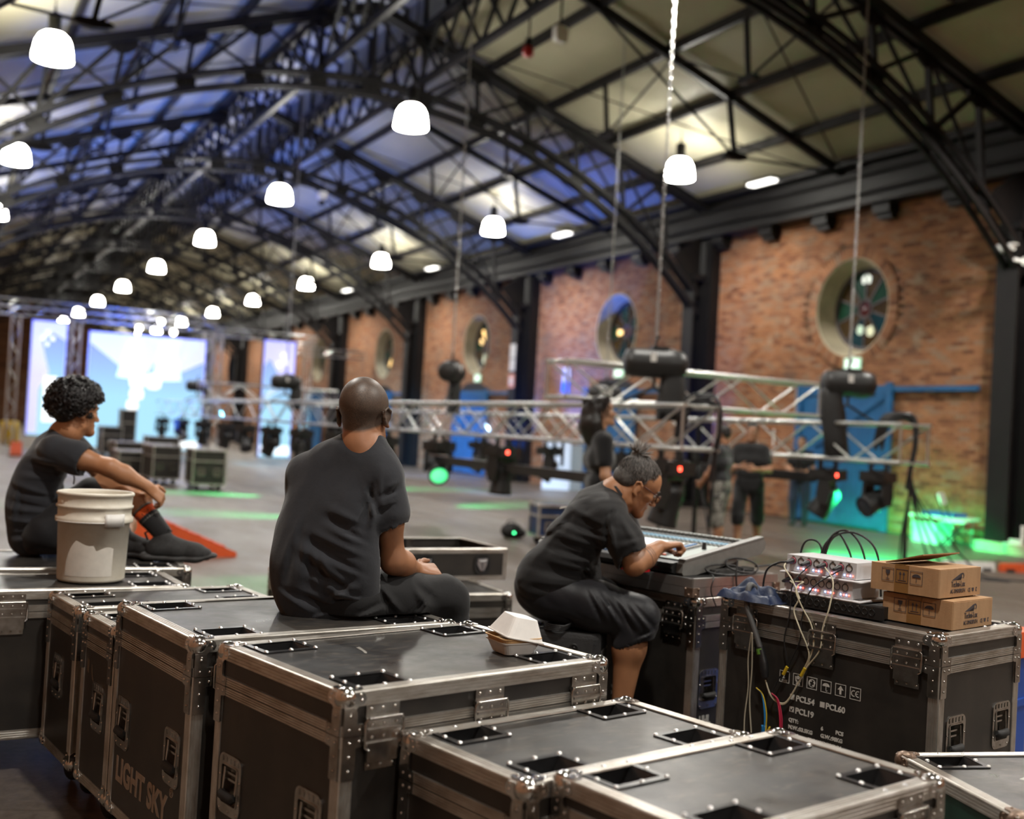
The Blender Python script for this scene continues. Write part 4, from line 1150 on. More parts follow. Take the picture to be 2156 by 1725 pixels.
on_top('red_key', 0.082, 0.096, 0.170, 0.190, M['led_red'] if False else M['orange'], 0.008)
fd = MB(); fd.box((0, 0, 0.007), (0.022, 0.011, 0.012)); fd.box((0, 0, 0.014), (0.006, 0.011, 0.003)); fd = fd.mesh('fader'); fd.materials.append(M['black'])
for i in range(10):
    link('fader', fd, cs, loc=(0.20 + 0.06 * math.sin(i * 2.1), 0.70 + 0.017 * i, cz(0.2) + 0.004), rot=(0, -tilt, 0))
mb = MB(); mb.box((0.50, 0.45, 0.028), (0.10, 0.70, 0.05)); obj('rear_stand', mb, M['black'], cs)
mb = MB(); mb.tube([(0.30, 0.115, cz(0.30)), (0.30, 0.115, cz(0.30) + 0.035)], [0.012, 0.008], 8); mb.tube([(0.41, 0.075, cz(0.41)), (0.35, 0.06, cz(0.35) + 0.014), (0.33, 0.055, cz(0.33) + 0.012)], [0.010, 0.009, 0.006], 8); mb.tube([(0.41, 0.075, cz(0.41)), (0.44, 0.06, cz(0.44) + 0.02), (0.47, 0.05, cz(0.47) + 0.01)], 0.003, 6)
obj('lamp_sockets', mb, M['black'], cs)
ph = thing('phone', 'red-cased phone lying under the operator\'s forearm', 'phone', (2.80, 4.14, 0.9175), R_(100))
mb = MB(); mb.prism(rrect(0.15, 0.075, 0.01), (0, 0, 0), X, Y, Z, 0, 0.009); obj('case_back', mb, plain('red_phone_case', (0.55, 0.01, 0.02), 0.35), ph)
mb = MB(); mb.prism(rrect(0.14, 0.066, 0.008), (0, 0, 0), X, Y, Z, 0.009, 0.0105); obj('phone_screen', mb, M['black'], ph)

# ------------------------------------------------------------------ things on the PCL19 case (its local frame: origin, x along the short side, y along the long side)
JM = Matrix.Translation((3.059, 2.662, 0)) @ Matrix.Rotation(R_(13.1), 4, 'Z')
JT = 0.8945
def jp(x, y, z=JT): return tuple(JM @ Vector((x, y, z)))
JA = R_(13.1)
def xlr(mb, x, y, z, r=0.0125):
    m = Matrix.Translation((x, y, z)) @ Matrix.Rotation(-FT, 4, 'Y')
    mb.lathe([(r * 1.15, 0), (r * 1.15, 0.002), (r * 0.95, 0.002), (r * 0.9, -0.006), (0, -0.006)], 14, m)
rk = thing('rack_unit', 'long black rack unit with rows of sockets under the white splitters', 'rack unit', jp(0.075, 0.26), JA)
mb = MB(); mb.box((0.12, 0.245, 0.022), (0.22, 0.44, 0.044)); mb.box((0.006, 0.245, 0.0225), (0.006, 0.485, 0.045)); obj('chassis', mb, M['black'], rk)
mb = MB()
for i in range(14): xlr(mb, 0.002, 0.05 + 0.029 * i, 0.024, 0.011)
obj('socket_row', mb, plain('socket_black', (0.02, 0.02, 0.02), 0.3, 0.3), rk)
mb = MB()
for i in range(14): mb.box((0.0022, 0.05 + 0.029 * i, 0.040), (0.0015, 0.010, 0.003))
obj('socket_tabs', mb, M['zinc'], rk)
text('lettering', 'DMX SPLITTER', 0.008, rk, M['ink'], (0.0025, 0.475, 0.034), (FT, 0, -FT))
def splitter(label, loc, rot, plugs):
    t = thing('dmx_splitter', label, 'splitter', loc, rot, 'white cable splitters on the rack unit')
    mb = MB(); mb.box((0.09, 0.15, 0.031), (0.18, 0.30, 0.062)); obj('chassis', mb, M['white'] if False else plain('grey_white_enamel', (0.62, 0.62, 0.64), 0.35), t)
    mb = MB()
    for i in range(8): xlr(mb, -0.0005, 0.03 + 0.0345 * i, 0.040, 0.0125)
    obj('socket_row', mb, M['black'], t)
    mb = MB()
    for i in range(8): mb.box((-0.001, 0.03 + 0.0345 * i, 0.056), (0.003, 0.010, 0.005))
    obj('socket_tabs', mb, M['chrome'], t)
    for m, off in (('led_red', 0.0), ('led_blue', 0.013), ('led_blue', -0.011)):
        me = shared('led_' + m, lambda: MB().sphere((0, 0, 0), 0.0026, 8, 5), M[m])
        for i in range(4): link('indicator_led', me, t, loc=(-0.001, 0.035 + 0.067 * i + off, 0.013))
        if m == 'led_red':
            for i in range(4): link('indicator_led', me, t, loc=(-0.001, 0.035 + 0.067 * i - 0.022, 0.013))
    for i in plugs:
        y = 0.03 + 0.0345 * i
        p = MB(); p.lathe([(0.0, 0.0), (0.0105, 0.0), (0.011, 0.004), (0.011, 0.022), (0.0085, 0.030), (0.0065, 0.046), (0.0045, 0.052), (0, 0.052)], 12, Matrix.Translation((-0.001, y, 0.040)) @ Matrix.Rotation(-FT - 0.12, 4, 'Y'))
        pl = obj('cable_plug', p, M['black'], t)
        p = MB(); p.lathe([(0.0125, 0.001), (0.0128, 0.004), (0.0112, 0.005)], 12, Matrix.Translation((-0.001, y, 0.040)) @ Matrix.Rotation(-FT, 4, 'Y'))
        obj('pink_ring', p, plain('pink_ring', (0.55, 0.10, 0.14), 0.4), pl)
    return t
def foam(label, loc, rot, w, d):
    t = thing('foam_sheet', label, 'foam sheet', loc, rot, 'white foam sheets between the splitters')
    n = 10; mb = MB(); vs = []
    for i in range(n + 1):
        for j in range(5):
            x = -0.006 + (d + 0.012) * j / 4; y = -0.03 + (w + 0.06) * i / n
            zz = 0.004 + 0.0015 * math.sin(3 * i + j)
            vs += [(x, y, zz)]
    m = len(vs); vs += [(a, b, c_ - 0.007) for a, b, c_ in vs]
    fs = []
    for i in range(n):
        for j in range(4):
            q = (i * 5 + j, i * 5 + j + 1, (i + 1) * 5 + j + 1, (i + 1) * 5 + j); fs.append(q); fs.append(tuple(m + k for k in q[::-1]))
    edge = [j for j in range(5)] + [i * 5 + 4 for i in range(1, n + 1)] + [n * 5 + j for j in (3, 2, 1, 0)] + [i * 5 for i in range(n - 1, 0, -1)]
    for a, b in zip(edge, edge[1:] + edge[:1]): fs.append((b, a, m + a, m + b))
    mb.add(vs, fs, True); obj('sheet', mb, plain('white_foam', (0.80, 0.80, 0.82), 0.6), t)
foam('white foam sheet under the lower splitter', jp(0.09, 0.395, JT + 0.0495), JA, 0.29, 0.18)
s1 = splitter('lower white splitter box with eight sockets and small lights', jp(0.095, 0.405, JT + 0.0555), JA, (6, 7))
foam('white foam sheet sandwiched between the two splitters', jp(0.09, 0.395, JT + 0.122), JA + 0.03, 0.29, 0.18)
s2 = splitter('upper white splitter box with four leads plugged in', jp(0.10, 0.395, JT + 0.1285), JA + 0.03, (1, 3, 5, 7))

# cardboard boxes
def carton(label, loc, rot, flap):
    t = thing('cardboard_box', label, 'cardboard box', loc, rot, 'brown cardboard boxes on the PCL19 case')
    L, W, H = 0.30, 0.27, 0.098
    mb = MB(); w_ = 0.004
    P = rrect(L, W, 0.004, 1)
    mb.prism(P, (L / 2, W / 2, 0), X, Y, Z, 0, H - (0.003 if not flap else 0.0))
    obj('carton', mb, M['card'], t)
    if not flap:
        mb = MB(); mb.box((L / 2, W * 0.25, H - 0.001), (L - 0.004, W / 2 - 0.003, 0.004)); obj('flap', mb, M['card'], t)
        mb = MB(); mb.box((L / 2, W * 0.75, H - 0.001), (L - 0.004, W / 2 - 0.003, 0.004)); obj('flap', mb, M['card'], t)
    else:
        mb = MB(); mb.box((L / 2, W * 0.25, H + 0.001), (L - 0.004, W / 2 - 0.003, 0.004)); obj('flap', mb, M['card'], t)
        mb = MB(); mb.prism([(0.0, 0), (0.02, 0.14), (L - 0.03, 0.145), (L, 0)], (0.0, W - 0.06, H + 0.002), X, np.array((0, -math.cos(0.30), math.sin(0.30))), np.array((0, math.sin(0.30), math.cos(0.30))), 0, 0.004)
        o = obj('flap', mb, plain('dark_cardboard', (0.30, 0.155, 0.06), 0.8, 0, 0.2, 40), t); tag(o, 'raised darker cardboard flap')
    mb = MB(); mb.box((-0.0006, 0.145, H / 2), (0.0012, 0.055, H)); mb.box((0.05, 0.145, H + 0.0018), (0.10, 0.055, 0.001)); obj('brown_tape', mb, plain('brown_tape', (0.25, 0.125, 0.04), 0.25), t)
    # print: symbols on the short side (left face), maker's mark on the front
    pr_ = MB()
    def pl(poly, face):
        if face == 'L': pr_.prism(poly, (-0.0016, 0, 0), -Y, Z, -X, 0, 0.0006)
        else: pr_.prism(poly, (0, -0.0002, 0), X, Z, -Y, 0, 0.0006)
    for i, u in enumerate((-0.222, -0.166, -0.110)):
        for P in sqframe(u, 0.037, 0.046, 0.0016): pl(P, 'L')
        cx_, cz_ = u + 0.023, 0.060
        if i == 0:
            pl([(cx_ - 0.009, cz_ + 0.016), (cx_ + 0.009, cz_ + 0.016), (cx_ + 0.007, cz_ + 0.004), (cx_, cz_ - 0.001), (cx_ - 0.007, cz_ + 0.004)], 'L'); pl(line((cx_, cz_), (cx_, cz_ - 0.014), 0.002), 'L'); pl(line((cx_ - 0.007, cz_ - 0.015), (cx_ + 0.007, cz_ - 0.015), 0.002), 'L')
        if i == 1:
            for s_ in (-0.007, 0.007):
                pl(line((cx_ + s_, cz_ - 0.012), (cx_ + s_, cz_ + 0.008), 0.003), 'L'); pl([(cx_ + s_ - 0.005, cz_ + 0.006), (cx_ + s_ + 0.005, cz_ + 0.006), (cx_ + s_, cz_ + 0.016)], 'L')
            pl(line((cx_ - 0.016, cz_ - 0.016), (cx_ + 0.016, cz_ - 0.016), 0.002), 'L')
        if i == 2:
            pl([(cx_ + 0.017 * math.cos(t), cz_ + 0.002 + 0.012 * math.sin(t)) for t in np.linspace(0, math.pi, 9)], 'L'); pl(line((cx_, cz_), (cx_, cz_ - 0.015), 0.002), 'L')
    pl([(0.085, 0.060), (0.150, 0.084), (0.156, 0.084), (0.152, 0.060)], 'F')
    pl([(0.112, 0.060), (0.150, 0.072), (0.150, 0.060)], 'F')
    for P in arc(0.162, 0.074, 0.009, -60, 240, 0.005, 10): pl(P, 'F')
    obj('printed_marks', pr_, M['darkink'], t)
    text('lettering', 'Techni-Lux', 0.030, t, M['darkink'], (0.083, -0.0008, 0.036), (FT, 0, 0), sx=0.72)
    text('lettering', 'AC-DMXSPLIT4', 0.021, t, M['darkink'], (0.078, -0.0008, 0.014), (FT, 0, 0), sx=0.75)
    text('lettering', 'CE', 0.021, t, M['darkink'], (0.205, -0.0008, 0.014), (FT, 0, 0), sx=0.75)
    bm = MB(); bm.prism([(0.235, 0.015), (0.247, 0.015), (0.250, 0.028), (0.232, 0.028)], (0, -0.0002, 0), X, Z, -Y, 0, 0.0006); bm.prism([(0.262, 0.014), (0.272, 0.014), (0.266, 0.021), (0.272, 0.029), (0.262, 0.029)], (0, -0.0002, 0), X, Z, -Y, 0, 0.0006); obj('bin_symbol', bm, M['darkink'], t)
    return t
carton('lower brown cardboard box of the pair, closed', jp(0.150, 0.040), JA + 0.02, False)
carton('upper brown cardboard box with its flap standing open', jp(0.130, 0.085, JT + 0.1055), JA + 0.0, True)

# ------------------------------------------------------------------ takeout box, bucket
tk = thing('takeout_box', 'white foam takeout clamshell with its lid ajar on the large flight case', 'takeout box', (1.60, 2.985, 0.8365), R_(2))
def tray(mb, w0, d0, w1, d1, h, z0, m=None, t=0.003, r=0.018):
    A = rrect(w0, d0, r, 4); B = rrect(w1, d1, r, 4); n = len(A)
    rings = []
    for P, z in ((A, z0), (B, z0 + h), ([(a * 1.06, b * 1.06) for a, b in B], z0 + h), ([(a * 1.06, b * 1.06) for a, b in B], z0 + h + t), (B, z0 + h + t), ([(a * 0.97, b * 0.97) for a, b in A], z0 + t)):
        rings.append([(a, b, z) for a, b in P])
    fs = [tuple(range(n - 1, -1, -1)), tuple(range(5 * n, 6 * n))]
    for i in range(5):
        for j in range(n): fs.append((i * n + j, i * n + (j + 1) % n, (i + 1) * n + (j + 1) % n, (i + 1) * n + j))
    mb.add([q for rr in rings for q in rr], fs, False, m)
mb = MB(); tray(mb, 0.098, 0.098, 0.125, 0.125, 0.034, 0.0); M['foam_white'] = plain('white_foam_pack', (0.78, 0.76, 0.73), 0.55, 0, 0.06, 30); obj('tray', mb, M['foam_white'], tk)
mb = MB(); tray(mb, 0.118, 0.118, 0.128, 0.128, 0.012, 0.035); o = obj('bread', mb, plain('toasted_bun', (0.72, 0.46, 0.22), 0.7), tk); tag(o, 'tan food edge showing')
mb = MB(); tray(mb, 0.085, 0.085, 0.132, 0.132, 0.058, 0.0, Matrix.Translation((0.0, 0.0, 0.052)) @ Matrix.Rotation(R_(180), 4, 'X') @ Matrix.Translation((0, 0, -0.060)) )
lid_ = obj('clam_lid', mb, M['foam_white'], tk); lid_.rotation_euler = (R_(4), R_(11), 0); lid_.location = (-0.004, 0.0, -0.002)

bk = thing('bucket', 'dirty white plastic bucket with moulded rims, standing on a flight case', 'bucket', (0.668, 5.215, 0.7435), R_(-20))
prof = [(0.0, 0.004), (0.10, 0.004), (0.132, 0.0), (0.140, 0.006), (0.141, 0.012), (0.150, 0.255), (0.160, 0.257), (0.162, 0.262), (0.162, 0.278), (0.153, 0.284), (0.1545, 0.318), (0.161, 0.321), (0.161, 0.330), (0.1545, 0.334), (0.1565, 0.372), (0.162, 0.375), (0.163, 0.383), (0.158, 0.388), (0.152, 0.385), (0.150, 0.37), (0.138, 0.02), (0.0, 0.018)]
def mat_bucket():
    m, nt, b = newmat('dirty_white_polythene')
    v = coords(nt, 'Object')
    f = ramp(nt, noise(nt, v, 9, 6, 0.7), 0.42, 0.75)
    c = mixc(nt, f, (0.70, 0.665, 0.575), (0.62, 0.565, 0.455))
    f2 = ramp(nt, noise(nt, coords(nt, 'Object', (1, 1, 0.25)), 26, 4, 0.7), 0.66, 0.78)
    nt.links.new(mixc(nt, f2, c, (0.22, 0.17, 0.11)), b.inputs['Base Color'])
    b.inputs['Roughness'].default_value = 0.42
    b.inputs['Subsurface Weight'].default_value = 0.0
    bump(nt, b, noise(nt, v, 45, 4), 0.08)
    return m
M['bucket'] = mat_bucket()
obj('shell', MB().lathe(prof, 48), M['bucket'], bk)
mb = MB()
for a in np.linspace(-0.30, 0.30, 7)[:-1]:
    pass
A = np.linspace(R_(-62), R_(-30), 7)
vs = [(0.1675 * math.cos(t), 0.1675 * math.sin(t), z) for z in (0.246, 0.300) for t in A] + [(0.158 * math.cos(t), 0.158 * math.sin(t), z) for z in (0.246, 0.300) for t in A]
n = 7; fs = []
for i in range(6): fs += [(i, i + 1, n + i + 1, n + i), (n + i, n + i + 1, 3 * n + i + 1, 3 * n + i), (2 * n + i, 2 * n + i + 1, i + 1, i)]
fs += [(0, n, 3 * n, 2 * n), (n - 1, 3 * n - 1, 4 * n - 1, 2 * n - 1)]
mb.add(vs, fs, True); obj('bail_lug', mb, M['white'], bk)
mb = MB(); mb.tube([(0.160 * math.cos(t), 0.160 * math.sin(t), 0.262) for t in np.linspace(R_(-150), R_(-62), 16)], 0.0035, 6); obj('bail_handle', mb, M['white'], bk)
# paper label area, cleaner plastic patch
A = np.linspace(R_(-125), R_(-42), 48)
vs = []
for i, t in enumerate(A):
    q = i / 47
    top_ = 0.05 + 0.125 * math.sqrt(min(1, q * 4)) + 0.012 * math.sin(q * 9) - 0.03 * (1 / (1 + math.exp(-(q - 0.62) * 90)))
    for z in (0.03, top_): r_ = 0.1412 + 0.009 * (z - 0.012) / 0.243 + 0.0005; vs.append((r_ * math.cos(t), r_ * math.sin(t), z))
mb = MB(); mb.add(vs, [(2 * i, 2 * i + 2, 2 * i + 3, 2 * i + 1) for i in range(47)], True); obj('glue_patch', mb, plain('pale_glue_patch', (0.70, 0.665, 0.60), 0.5, 0, 0.08, 30), bk)

# crumpled navy bag by the console, its lead and the cable bundle
bg = thing('cloth_bag', 'crumpled navy cloth bag lying on the PCL19 case', 'bag', jp(0.045, 0.80, JT), JA)
g = 26; V = np.zeros((g, g, 3))
for i in range(g):
    for j in range(g):
        u, v = i / (g - 1) - 0.5, j / (g - 1) - 0.5
        r = max(abs(u), abs(v)) * 2
        h = 0.062 * (1 - r ** 3) * (0.75 + 0.5 * v + 0.22 * math.sin(9 * u + 4 * v) + 0.20 * math.sin(14 * v - 7 * u) + 0.12 * math.sin(23 * u + 5))
        V[i, j] = (u * 0.17 + 0.008 * math.sin(11 * v), v * 0.25 + 0.01 * math.sin(13 * u), max(0.001, h))
mb = MB(); mb.add(V.reshape(-1, 3), [(i * g + j, (i + 1) * g + j, (i + 1) * g + j + 1, i * g + j + 1) for i in range(g - 1) for j in range(g - 1)], True)
mb.add([V[0, 0], V[-1, 0], V[-1, -1], V[0, -1]], [(3, 2, 1, 0)])
obj('fabric', mb, plain('navy_nylon', (0.020, 0.035, 0.085), 0.45, 0, 0.3, 25, bmp=0.15, bscale=120), bg)
# ------------------------------------------------------------------ aluminium stage trusses
ucyl = MB(); ucyl.tube([(-0.5, 0, 0), (0.5, 0, 0)], 0.5, 8, True)
ucyl = ucyl.mesh('lattice_tube'); ucyl.materials.append(M['truss_alu'])
def tubeobj(name, p0, p1, d, parent):
    p0 = Vector(p0); p1 = Vector(p1); v = p1 - p0
    o = bpy.data.objects.new(name, ucyl); COL.objects.link(o); o.parent = parent
    o.location = (p0 + p1) / 2; o.rotation_euler = v.to_track_quat('X', 'Z').to_euler(); o.scale = (v.length, d, d)
    return o
def box_truss(label, loc, rz, L, s=0.47, step=0.52, dch=0.055, dlt=0.030, faces='vt', group='aluminium box trusses', pitch=0.0, top=True):
    """truss running along its own +X; origin at the bottom centre of its near end"""
    t = thing('box_truss', label, 'truss', loc, rz, group)
    if pitch: t.rotation_euler = (0, -pitch, rz)
    h = s / 2
    for sy in (-h, h):
        for sz in (0.0, s): tubeobj('chord', (-0.03, sy, sz), (L + 0.03, sy, sz), dch, t)
    n = max(2, int(round(L / step)))
    for sy in (-h, h):
        for i in range(n):
            x0, x1 = L * i / n, L * (i + 1) / n
            if i % 2: tubeobj('lattice_tube', (x0, sy, 0), (x1, sy, s), dlt, t)
            else: tubeobj('lattice_tube', (x0, sy, s), (x1, sy, 0), dlt, t)
    if top:
        for sz in (0.0, s):
            for i in range(0, n, 2):
                tubeobj('lattice_tube', (L * i / n, -h, sz), (L * (i + 2) / n if i + 2 <= n else L, h, sz), dlt, t)
    for x in (0.0, L):
        for sy in (-h, h): tubeobj('end_post', (x, sy, 0), (x, sy, s), dlt, t)
        for sz in (0, s): tubeobj('end_post', (x, -h, sz), (x, h, sz), dlt, t)
    return t
T1 = box_truss('long aluminium box truss at head height running far towards the stage screens', (7.4, 9.80, 1.42), math.pi / 2, 37.2, step=0.93, top=False)
T2 = box_truss('aluminium box truss in front of the blue door, cable bundle over its end', (10.7, 9.86, 1.385), math.pi / 2, 20.0, step=0.80, top=False)
T3 = box_truss('aluminium cross truss lying across the two long trusses, nearest to the camera', (7.15, 12.55, 1.985), 0.06, 4.5, step=0.72)
T4 = box_truss('far aluminium cross truss lying on the long truss in front of the right-hand screen', (7.1, 34.0, 1.985), 0.0, 4.2, step=0.6)

# battens hung under the trusses
def batten(label, x, y0, y1, z, ztop):
    t = thing('batten', label, 'batten', (x, y0, z), math.pi / 2, 'black battens under the trusses')
    mb = MB(); mb.box(((y1 - y0) / 2, 0, 0), (y1 - y0, 0.13, 0.13)); obj('bar', mb, M['black'], t)
    n = 5
    for i in range(n):
        xx = (y1 - y0) * (i + 0.5) / n
        mb = MB(); mb.box((xx, 0, (ztop - z) / 2 + 0.06), (0.05, 0.02, ztop - z - 0.10)); mb.tube([(xx, 0.235 * math.sin(a), ztop - z + 0.0 + 0.05 * math.cos(a)) for a in (1.57, -1.57)], 0.02, 6)
        obj('hanger', mb, M['black'], t)
batten('black batten hung under the long truss behind the long-haired man', 7.4, 10.9, 17.0, 0.97, 1.42)
batten('black batten hung under the truss before the blue door', 10.7, 11.6, 14.6, 1.11, 1.385)

def m_mhbase():
    mb = MB(); mb.box((0, 0, -0.075), (0.40, 0.40, 0.15)); mb.box((0, 0, -0.155), (0.30, 0.30, 0.02))
    for s in (-1, 1): mb.box((s * 0.15, 0, 0.012), (0.05, 0.12, 0.03)); mb.box((s * 0.205, 0, -0.075), (0.02, 0.22, 0.07))
    return mb
def m_mhyoke():
    mb = MB(); mb.box((0, 0, -0.03), (0.44, 0.16, 0.06))
    for s in (-1, 1):
        mb.prism([(-0.08, 0.0), (0.08, 0.0), (0.10, -0.20), (0.06, -0.34), (-0.06, -0.34), (-0.10, -0.20)], (s * 0.20, 0, 0), Y, Z, X, -0.035, 0.035)
    return mb
def m_mhhead():
    mb = MB(); prof = [(0.0, 0.20), (0.09, 0.20), (0.135, 0.16), (0.15, 0.06), (0.155, -0.02), (0.145, -0.05), (0.150, -0.08), (0.165, -0.22), (0.17, -0.26), (0.150, -0.262), (0.145, -0.245), (0.0, -0.245)]
    mb.lathe(prof, 18)
    for i in range(5): mb.lathe([(0.158, 0.02 + 0.025 * i), (0.158, 0.03 + 0.025 * i)], 18)
    return mb
def m_clamp():
    mb = MB()
    for s in (-0.12, 0.12):
        mb.box((0, s, 0.05), (0.05, 0.05, 0.10)); mb.lathe([(0.045, -0.02), (0.045, 0.02), (0.03, 0.02), (0.03, -0.02)], 12, Matrix.Translation((0, s, 0.13)) @ Matrix.Rotation(FT, 4, 'X'))
    return mb
def moving_head(label, x, y, z, yaw, pan, tilt_, lens=None, led=None, s=1.0, group='black moving lights under the trusses'):
    t = thing('moving_light', label, 'stage light', (x, y, z), yaw, group)
    t.scale = (s, s, s)
    link('clamp', shared('clamp', m_clamp, M['black']), t)
    b = link('base_box', shared('base_box', m_mhbase, M['black']), t)
    if led: 
        q = MB(); q.box((-0.10, -0.203, -0.075), (0.045, 0.006, 0.045)); obj('display', q, M[led], b)
    yk = link('yoke', shared('yoke', m_mhyoke, M['black']), t, loc=(0, 0, -0.16), rot=(0, 0, pan))
    hd = link('head', shared('head', m_mhhead, M['black']), t, loc=(0, 0, -0.16 - 0.27), rot=(0, 0, 0))
    hd.rotation_euler = (Matrix.Rotation(pan, 3, 'Z') @ Matrix.Rotation(tilt_, 3, 'X')).to_euler()
    q = shared(('lens', lens or 'dark'), lambda: MB().lathe([(0.146, -0.243), (0.10, -0.253), (0.0, -0.258)], 18), M[lens] if lens else plain('dark_lens', (0.03, 0.035, 0.05), 0.08))
    link('lens', q, hd)
    return t
zt1, zt2 = 1.27, 1.235
moving_head('largest black moving light, at the near end of the long truss', 7.42, 10.35, zt1, 0.35, 0.2, 0.25, led='led_red', s=1.05)
moving_head('black moving light with a red display, pointing straight down', 7.4, 14.45, zt1, 0.3, 0.1, 0.05, led='led_red')
moving_head('black moving light with a glowing green lens right of the bald head', 7.4, 16.75, zt1, 0.2, -0.5, -1.05, lens='lens_green')
FL = ['behind the shoulder of the man in grey', 'behind the bald head', 'left of the bald head', 'further left of the bald head', 'before the right-hand screen', 'with a green lens, far off', 'at the right edge of the centre screen', 'third from the far end of the truss', 'second from the far end of the truss', 'at the far end of the long truss']
for i, y in enumerate((19.3, 21.9, 24.4, 26.9, 29.4, 31.6, 34.6, 38.0, 41.5, 45.2)):
    moving_head('black moving light on the long truss ' + FL[i], 7.4, y, zt1, 0.3, 0.5 * math.sin(3 * i), 0.7 * math.cos(2.3 * i), lens='lens_green' if i in (5,) else None)
moving_head('black moving light with a small red display hanging in front of the blue door', 10.7, 11.32, zt2, 0.3, 0.3, 0.55, led='led_red', s=0.93)
can = moving_head('black spotlight with a green number display at the end of the door truss', 10.7, 10.42, zt2 + 0.02, 0.3, 1.2, 1.15, s=0.85)
mb = MB(); mb.box((0.05, -0.172, 0.02), (0.05, 0.006, 0.05)); obj('number_display', mb, M['led_green'], [c for c in can.children if c.name.startswith('head')][0])
for i, y in enumerate((16.2, 18.9, 22.0)):
    moving_head('black moving light on the door truss, %s from its cable end' % ORD[i + 2], 10.7, y, zt2, 0.3, 0.6 * i, 0.5, s=0.95)

# chain hoists lying on the trusses, with bags and bridles, and the chains up to the roof
def hoist(label, x, y, z, rz, bag=None, leg_y=(-0.4, 0.4), ztr=1.90):
    t = thing('chain_hoist', label, 'hoist', (x, y, z), rz, 'black chain hoists on the trusses')
    mb = MB(); mb.lathe([(0.0, -0.36), (0.10, -0.36), (0.15, -0.33), (0.17, -0.26), (0.17, 0.10), (0.18, 0.12), (0.18, 0.24), (0.15, 0.33), (0.09, 0.37), (0, 0.37)], 18, Matrix.Rotation(FT, 4, 'Y')); mb.box((0.05, 0, 0.15), (0.2, 0.16, 0.1))
    obj('motor_body', mb, M['black'], t)
    mb = MB(); mb.box((-0.06, -0.168, 0.06), (0.07, 0.012, 0.10)); obj('label_plate', mb, M['white'], t)
    mb = MB()
    for ly in leg_y:
        mb.tube([(0.0, 0, -0.17), (0.02 * ly, 0, -0.28), (ly * math.sin(-rz) * 0 + ly, 0.0, ztr - z)], 0.018, 6)
    mb.tube([(0, 0, 0.2), (0.0, 0, 0.27), (0.03, 0, 0.30), (0, 0, 0.33)], 0.02, 6)
    obj('bridle', mb, M['black'], t)
    if bag:
        bx, dep, wd = bag[:3]
        n = 14; rows_ = []
        for k, (zz, kx) in enumerate(((0.0, 0.7), (-0.1, 1.0), (-0.35, 1.08), (-0.6, 1.12), (-dep + 0.03, 1.15), (-dep, 0.9))):
            rows_.append([(bx + zz * -0.06 * 0 + 0.10 * zz * -1 * (bag[3] if len(bag) > 3 else 0) + wd * kx * (1 + 0.10 * math.sin(4 * a + zz * 9)) * math.cos(a), 0.75 * wd * kx * (1 + 0.08 * math.cos(5 * a + zz * 7)) * math.sin(a), zz - 0.05) for a in np.linspace(0, 2 * math.pi, n, endpoint=False)])
        fs = [tuple(range(5 * n, 6 * n))[::-1], tuple(range(n))]
        for k in range(5):
            for j in range(n): fs.append((k * n + j, (k + 1) * n + j, (k + 1) * n + (j + 1) % n, k * n + (j + 1) % n))
        mb = MB(); mb.add([q for r in rows_ for q in r], fs, True); obj('chain_bag', mb, plain('black_canvas', (0.012, 0.012, 0.012), 0.6, bmp=0.3, bscale=20), t)
    return t
link_me = None
def chain(label, x, y, z0, z1):
    t = thing('hoist_chain', label, 'chain', (x, y, z0), 0, 'steel hoist chains hanging from the roof')
    mb = MB(); n = int((z1 - z0) / 0.062)
    for i in range(n):
        a = 0 if i % 2 else math.pi / 2
        zc = 0.031 + 0.062 * i
        P = [(0.016 * math.cos(q) * math.cos(a), 0.016 * math.cos(q) * math.sin(a), zc + 0.040 * math.sin(q)) for q in np.linspace(0, 2 * math.pi, 8, endpoint=False)]
        mb.tube(P, 0.0075, 4, closed=True)
    obj('links', mb, M['steel'], t)
hoist('large black chain hoist on the near end of the long truss, above the long-haired man', 7.4, 10.72, 2.38, -0.35, (0.22, 0.42, 0.15))
hoist('black chain hoist before the blue door with a long bag hanging down', 10.7, 11.02, 2.38, -0.25, (-0.26, 0.95, 0.15, 1.6))
hoist('round black chain hoist on a bridle midway along the long truss', 7.4, 16.42, 2.40, 0.9, (0.25, 0.6, 0.13))
hoist('black chain hoist in front of the right-hand screen', 7.4, 25.9, 2.36, 0.3, (0.3, 0.6, 0.14))
hoist('farthest black chain hoist, at the edge of the centre screen', 7.4, 35.8, 2.36, 0.3, None)
hoist('black chain hoist on the door truss, mostly hidden behind the near hoist', 10.7, 17.0, 2.25, 0.3, None)
for lab, x, y, z0 in (('hoist chain hanging to the large hoist above the long-haired man', 7.4, 10.72, 2.68), ('nearest hoist chain, passing in front of the round window to the door hoist', 10.7, 11.02, 2.68), ('hoist chain to the round hoist on its bridle', 7.4, 16.42, 2.70), ('hoist chain in front of the second round window', 10.7, 17.0, 2.55), ('far hoist chain by the right-hand screen', 7.4, 25.9, 2.66)):
    chain(lab, x, y, z0, roof_z(x) if x != 7.4 else 9.5)

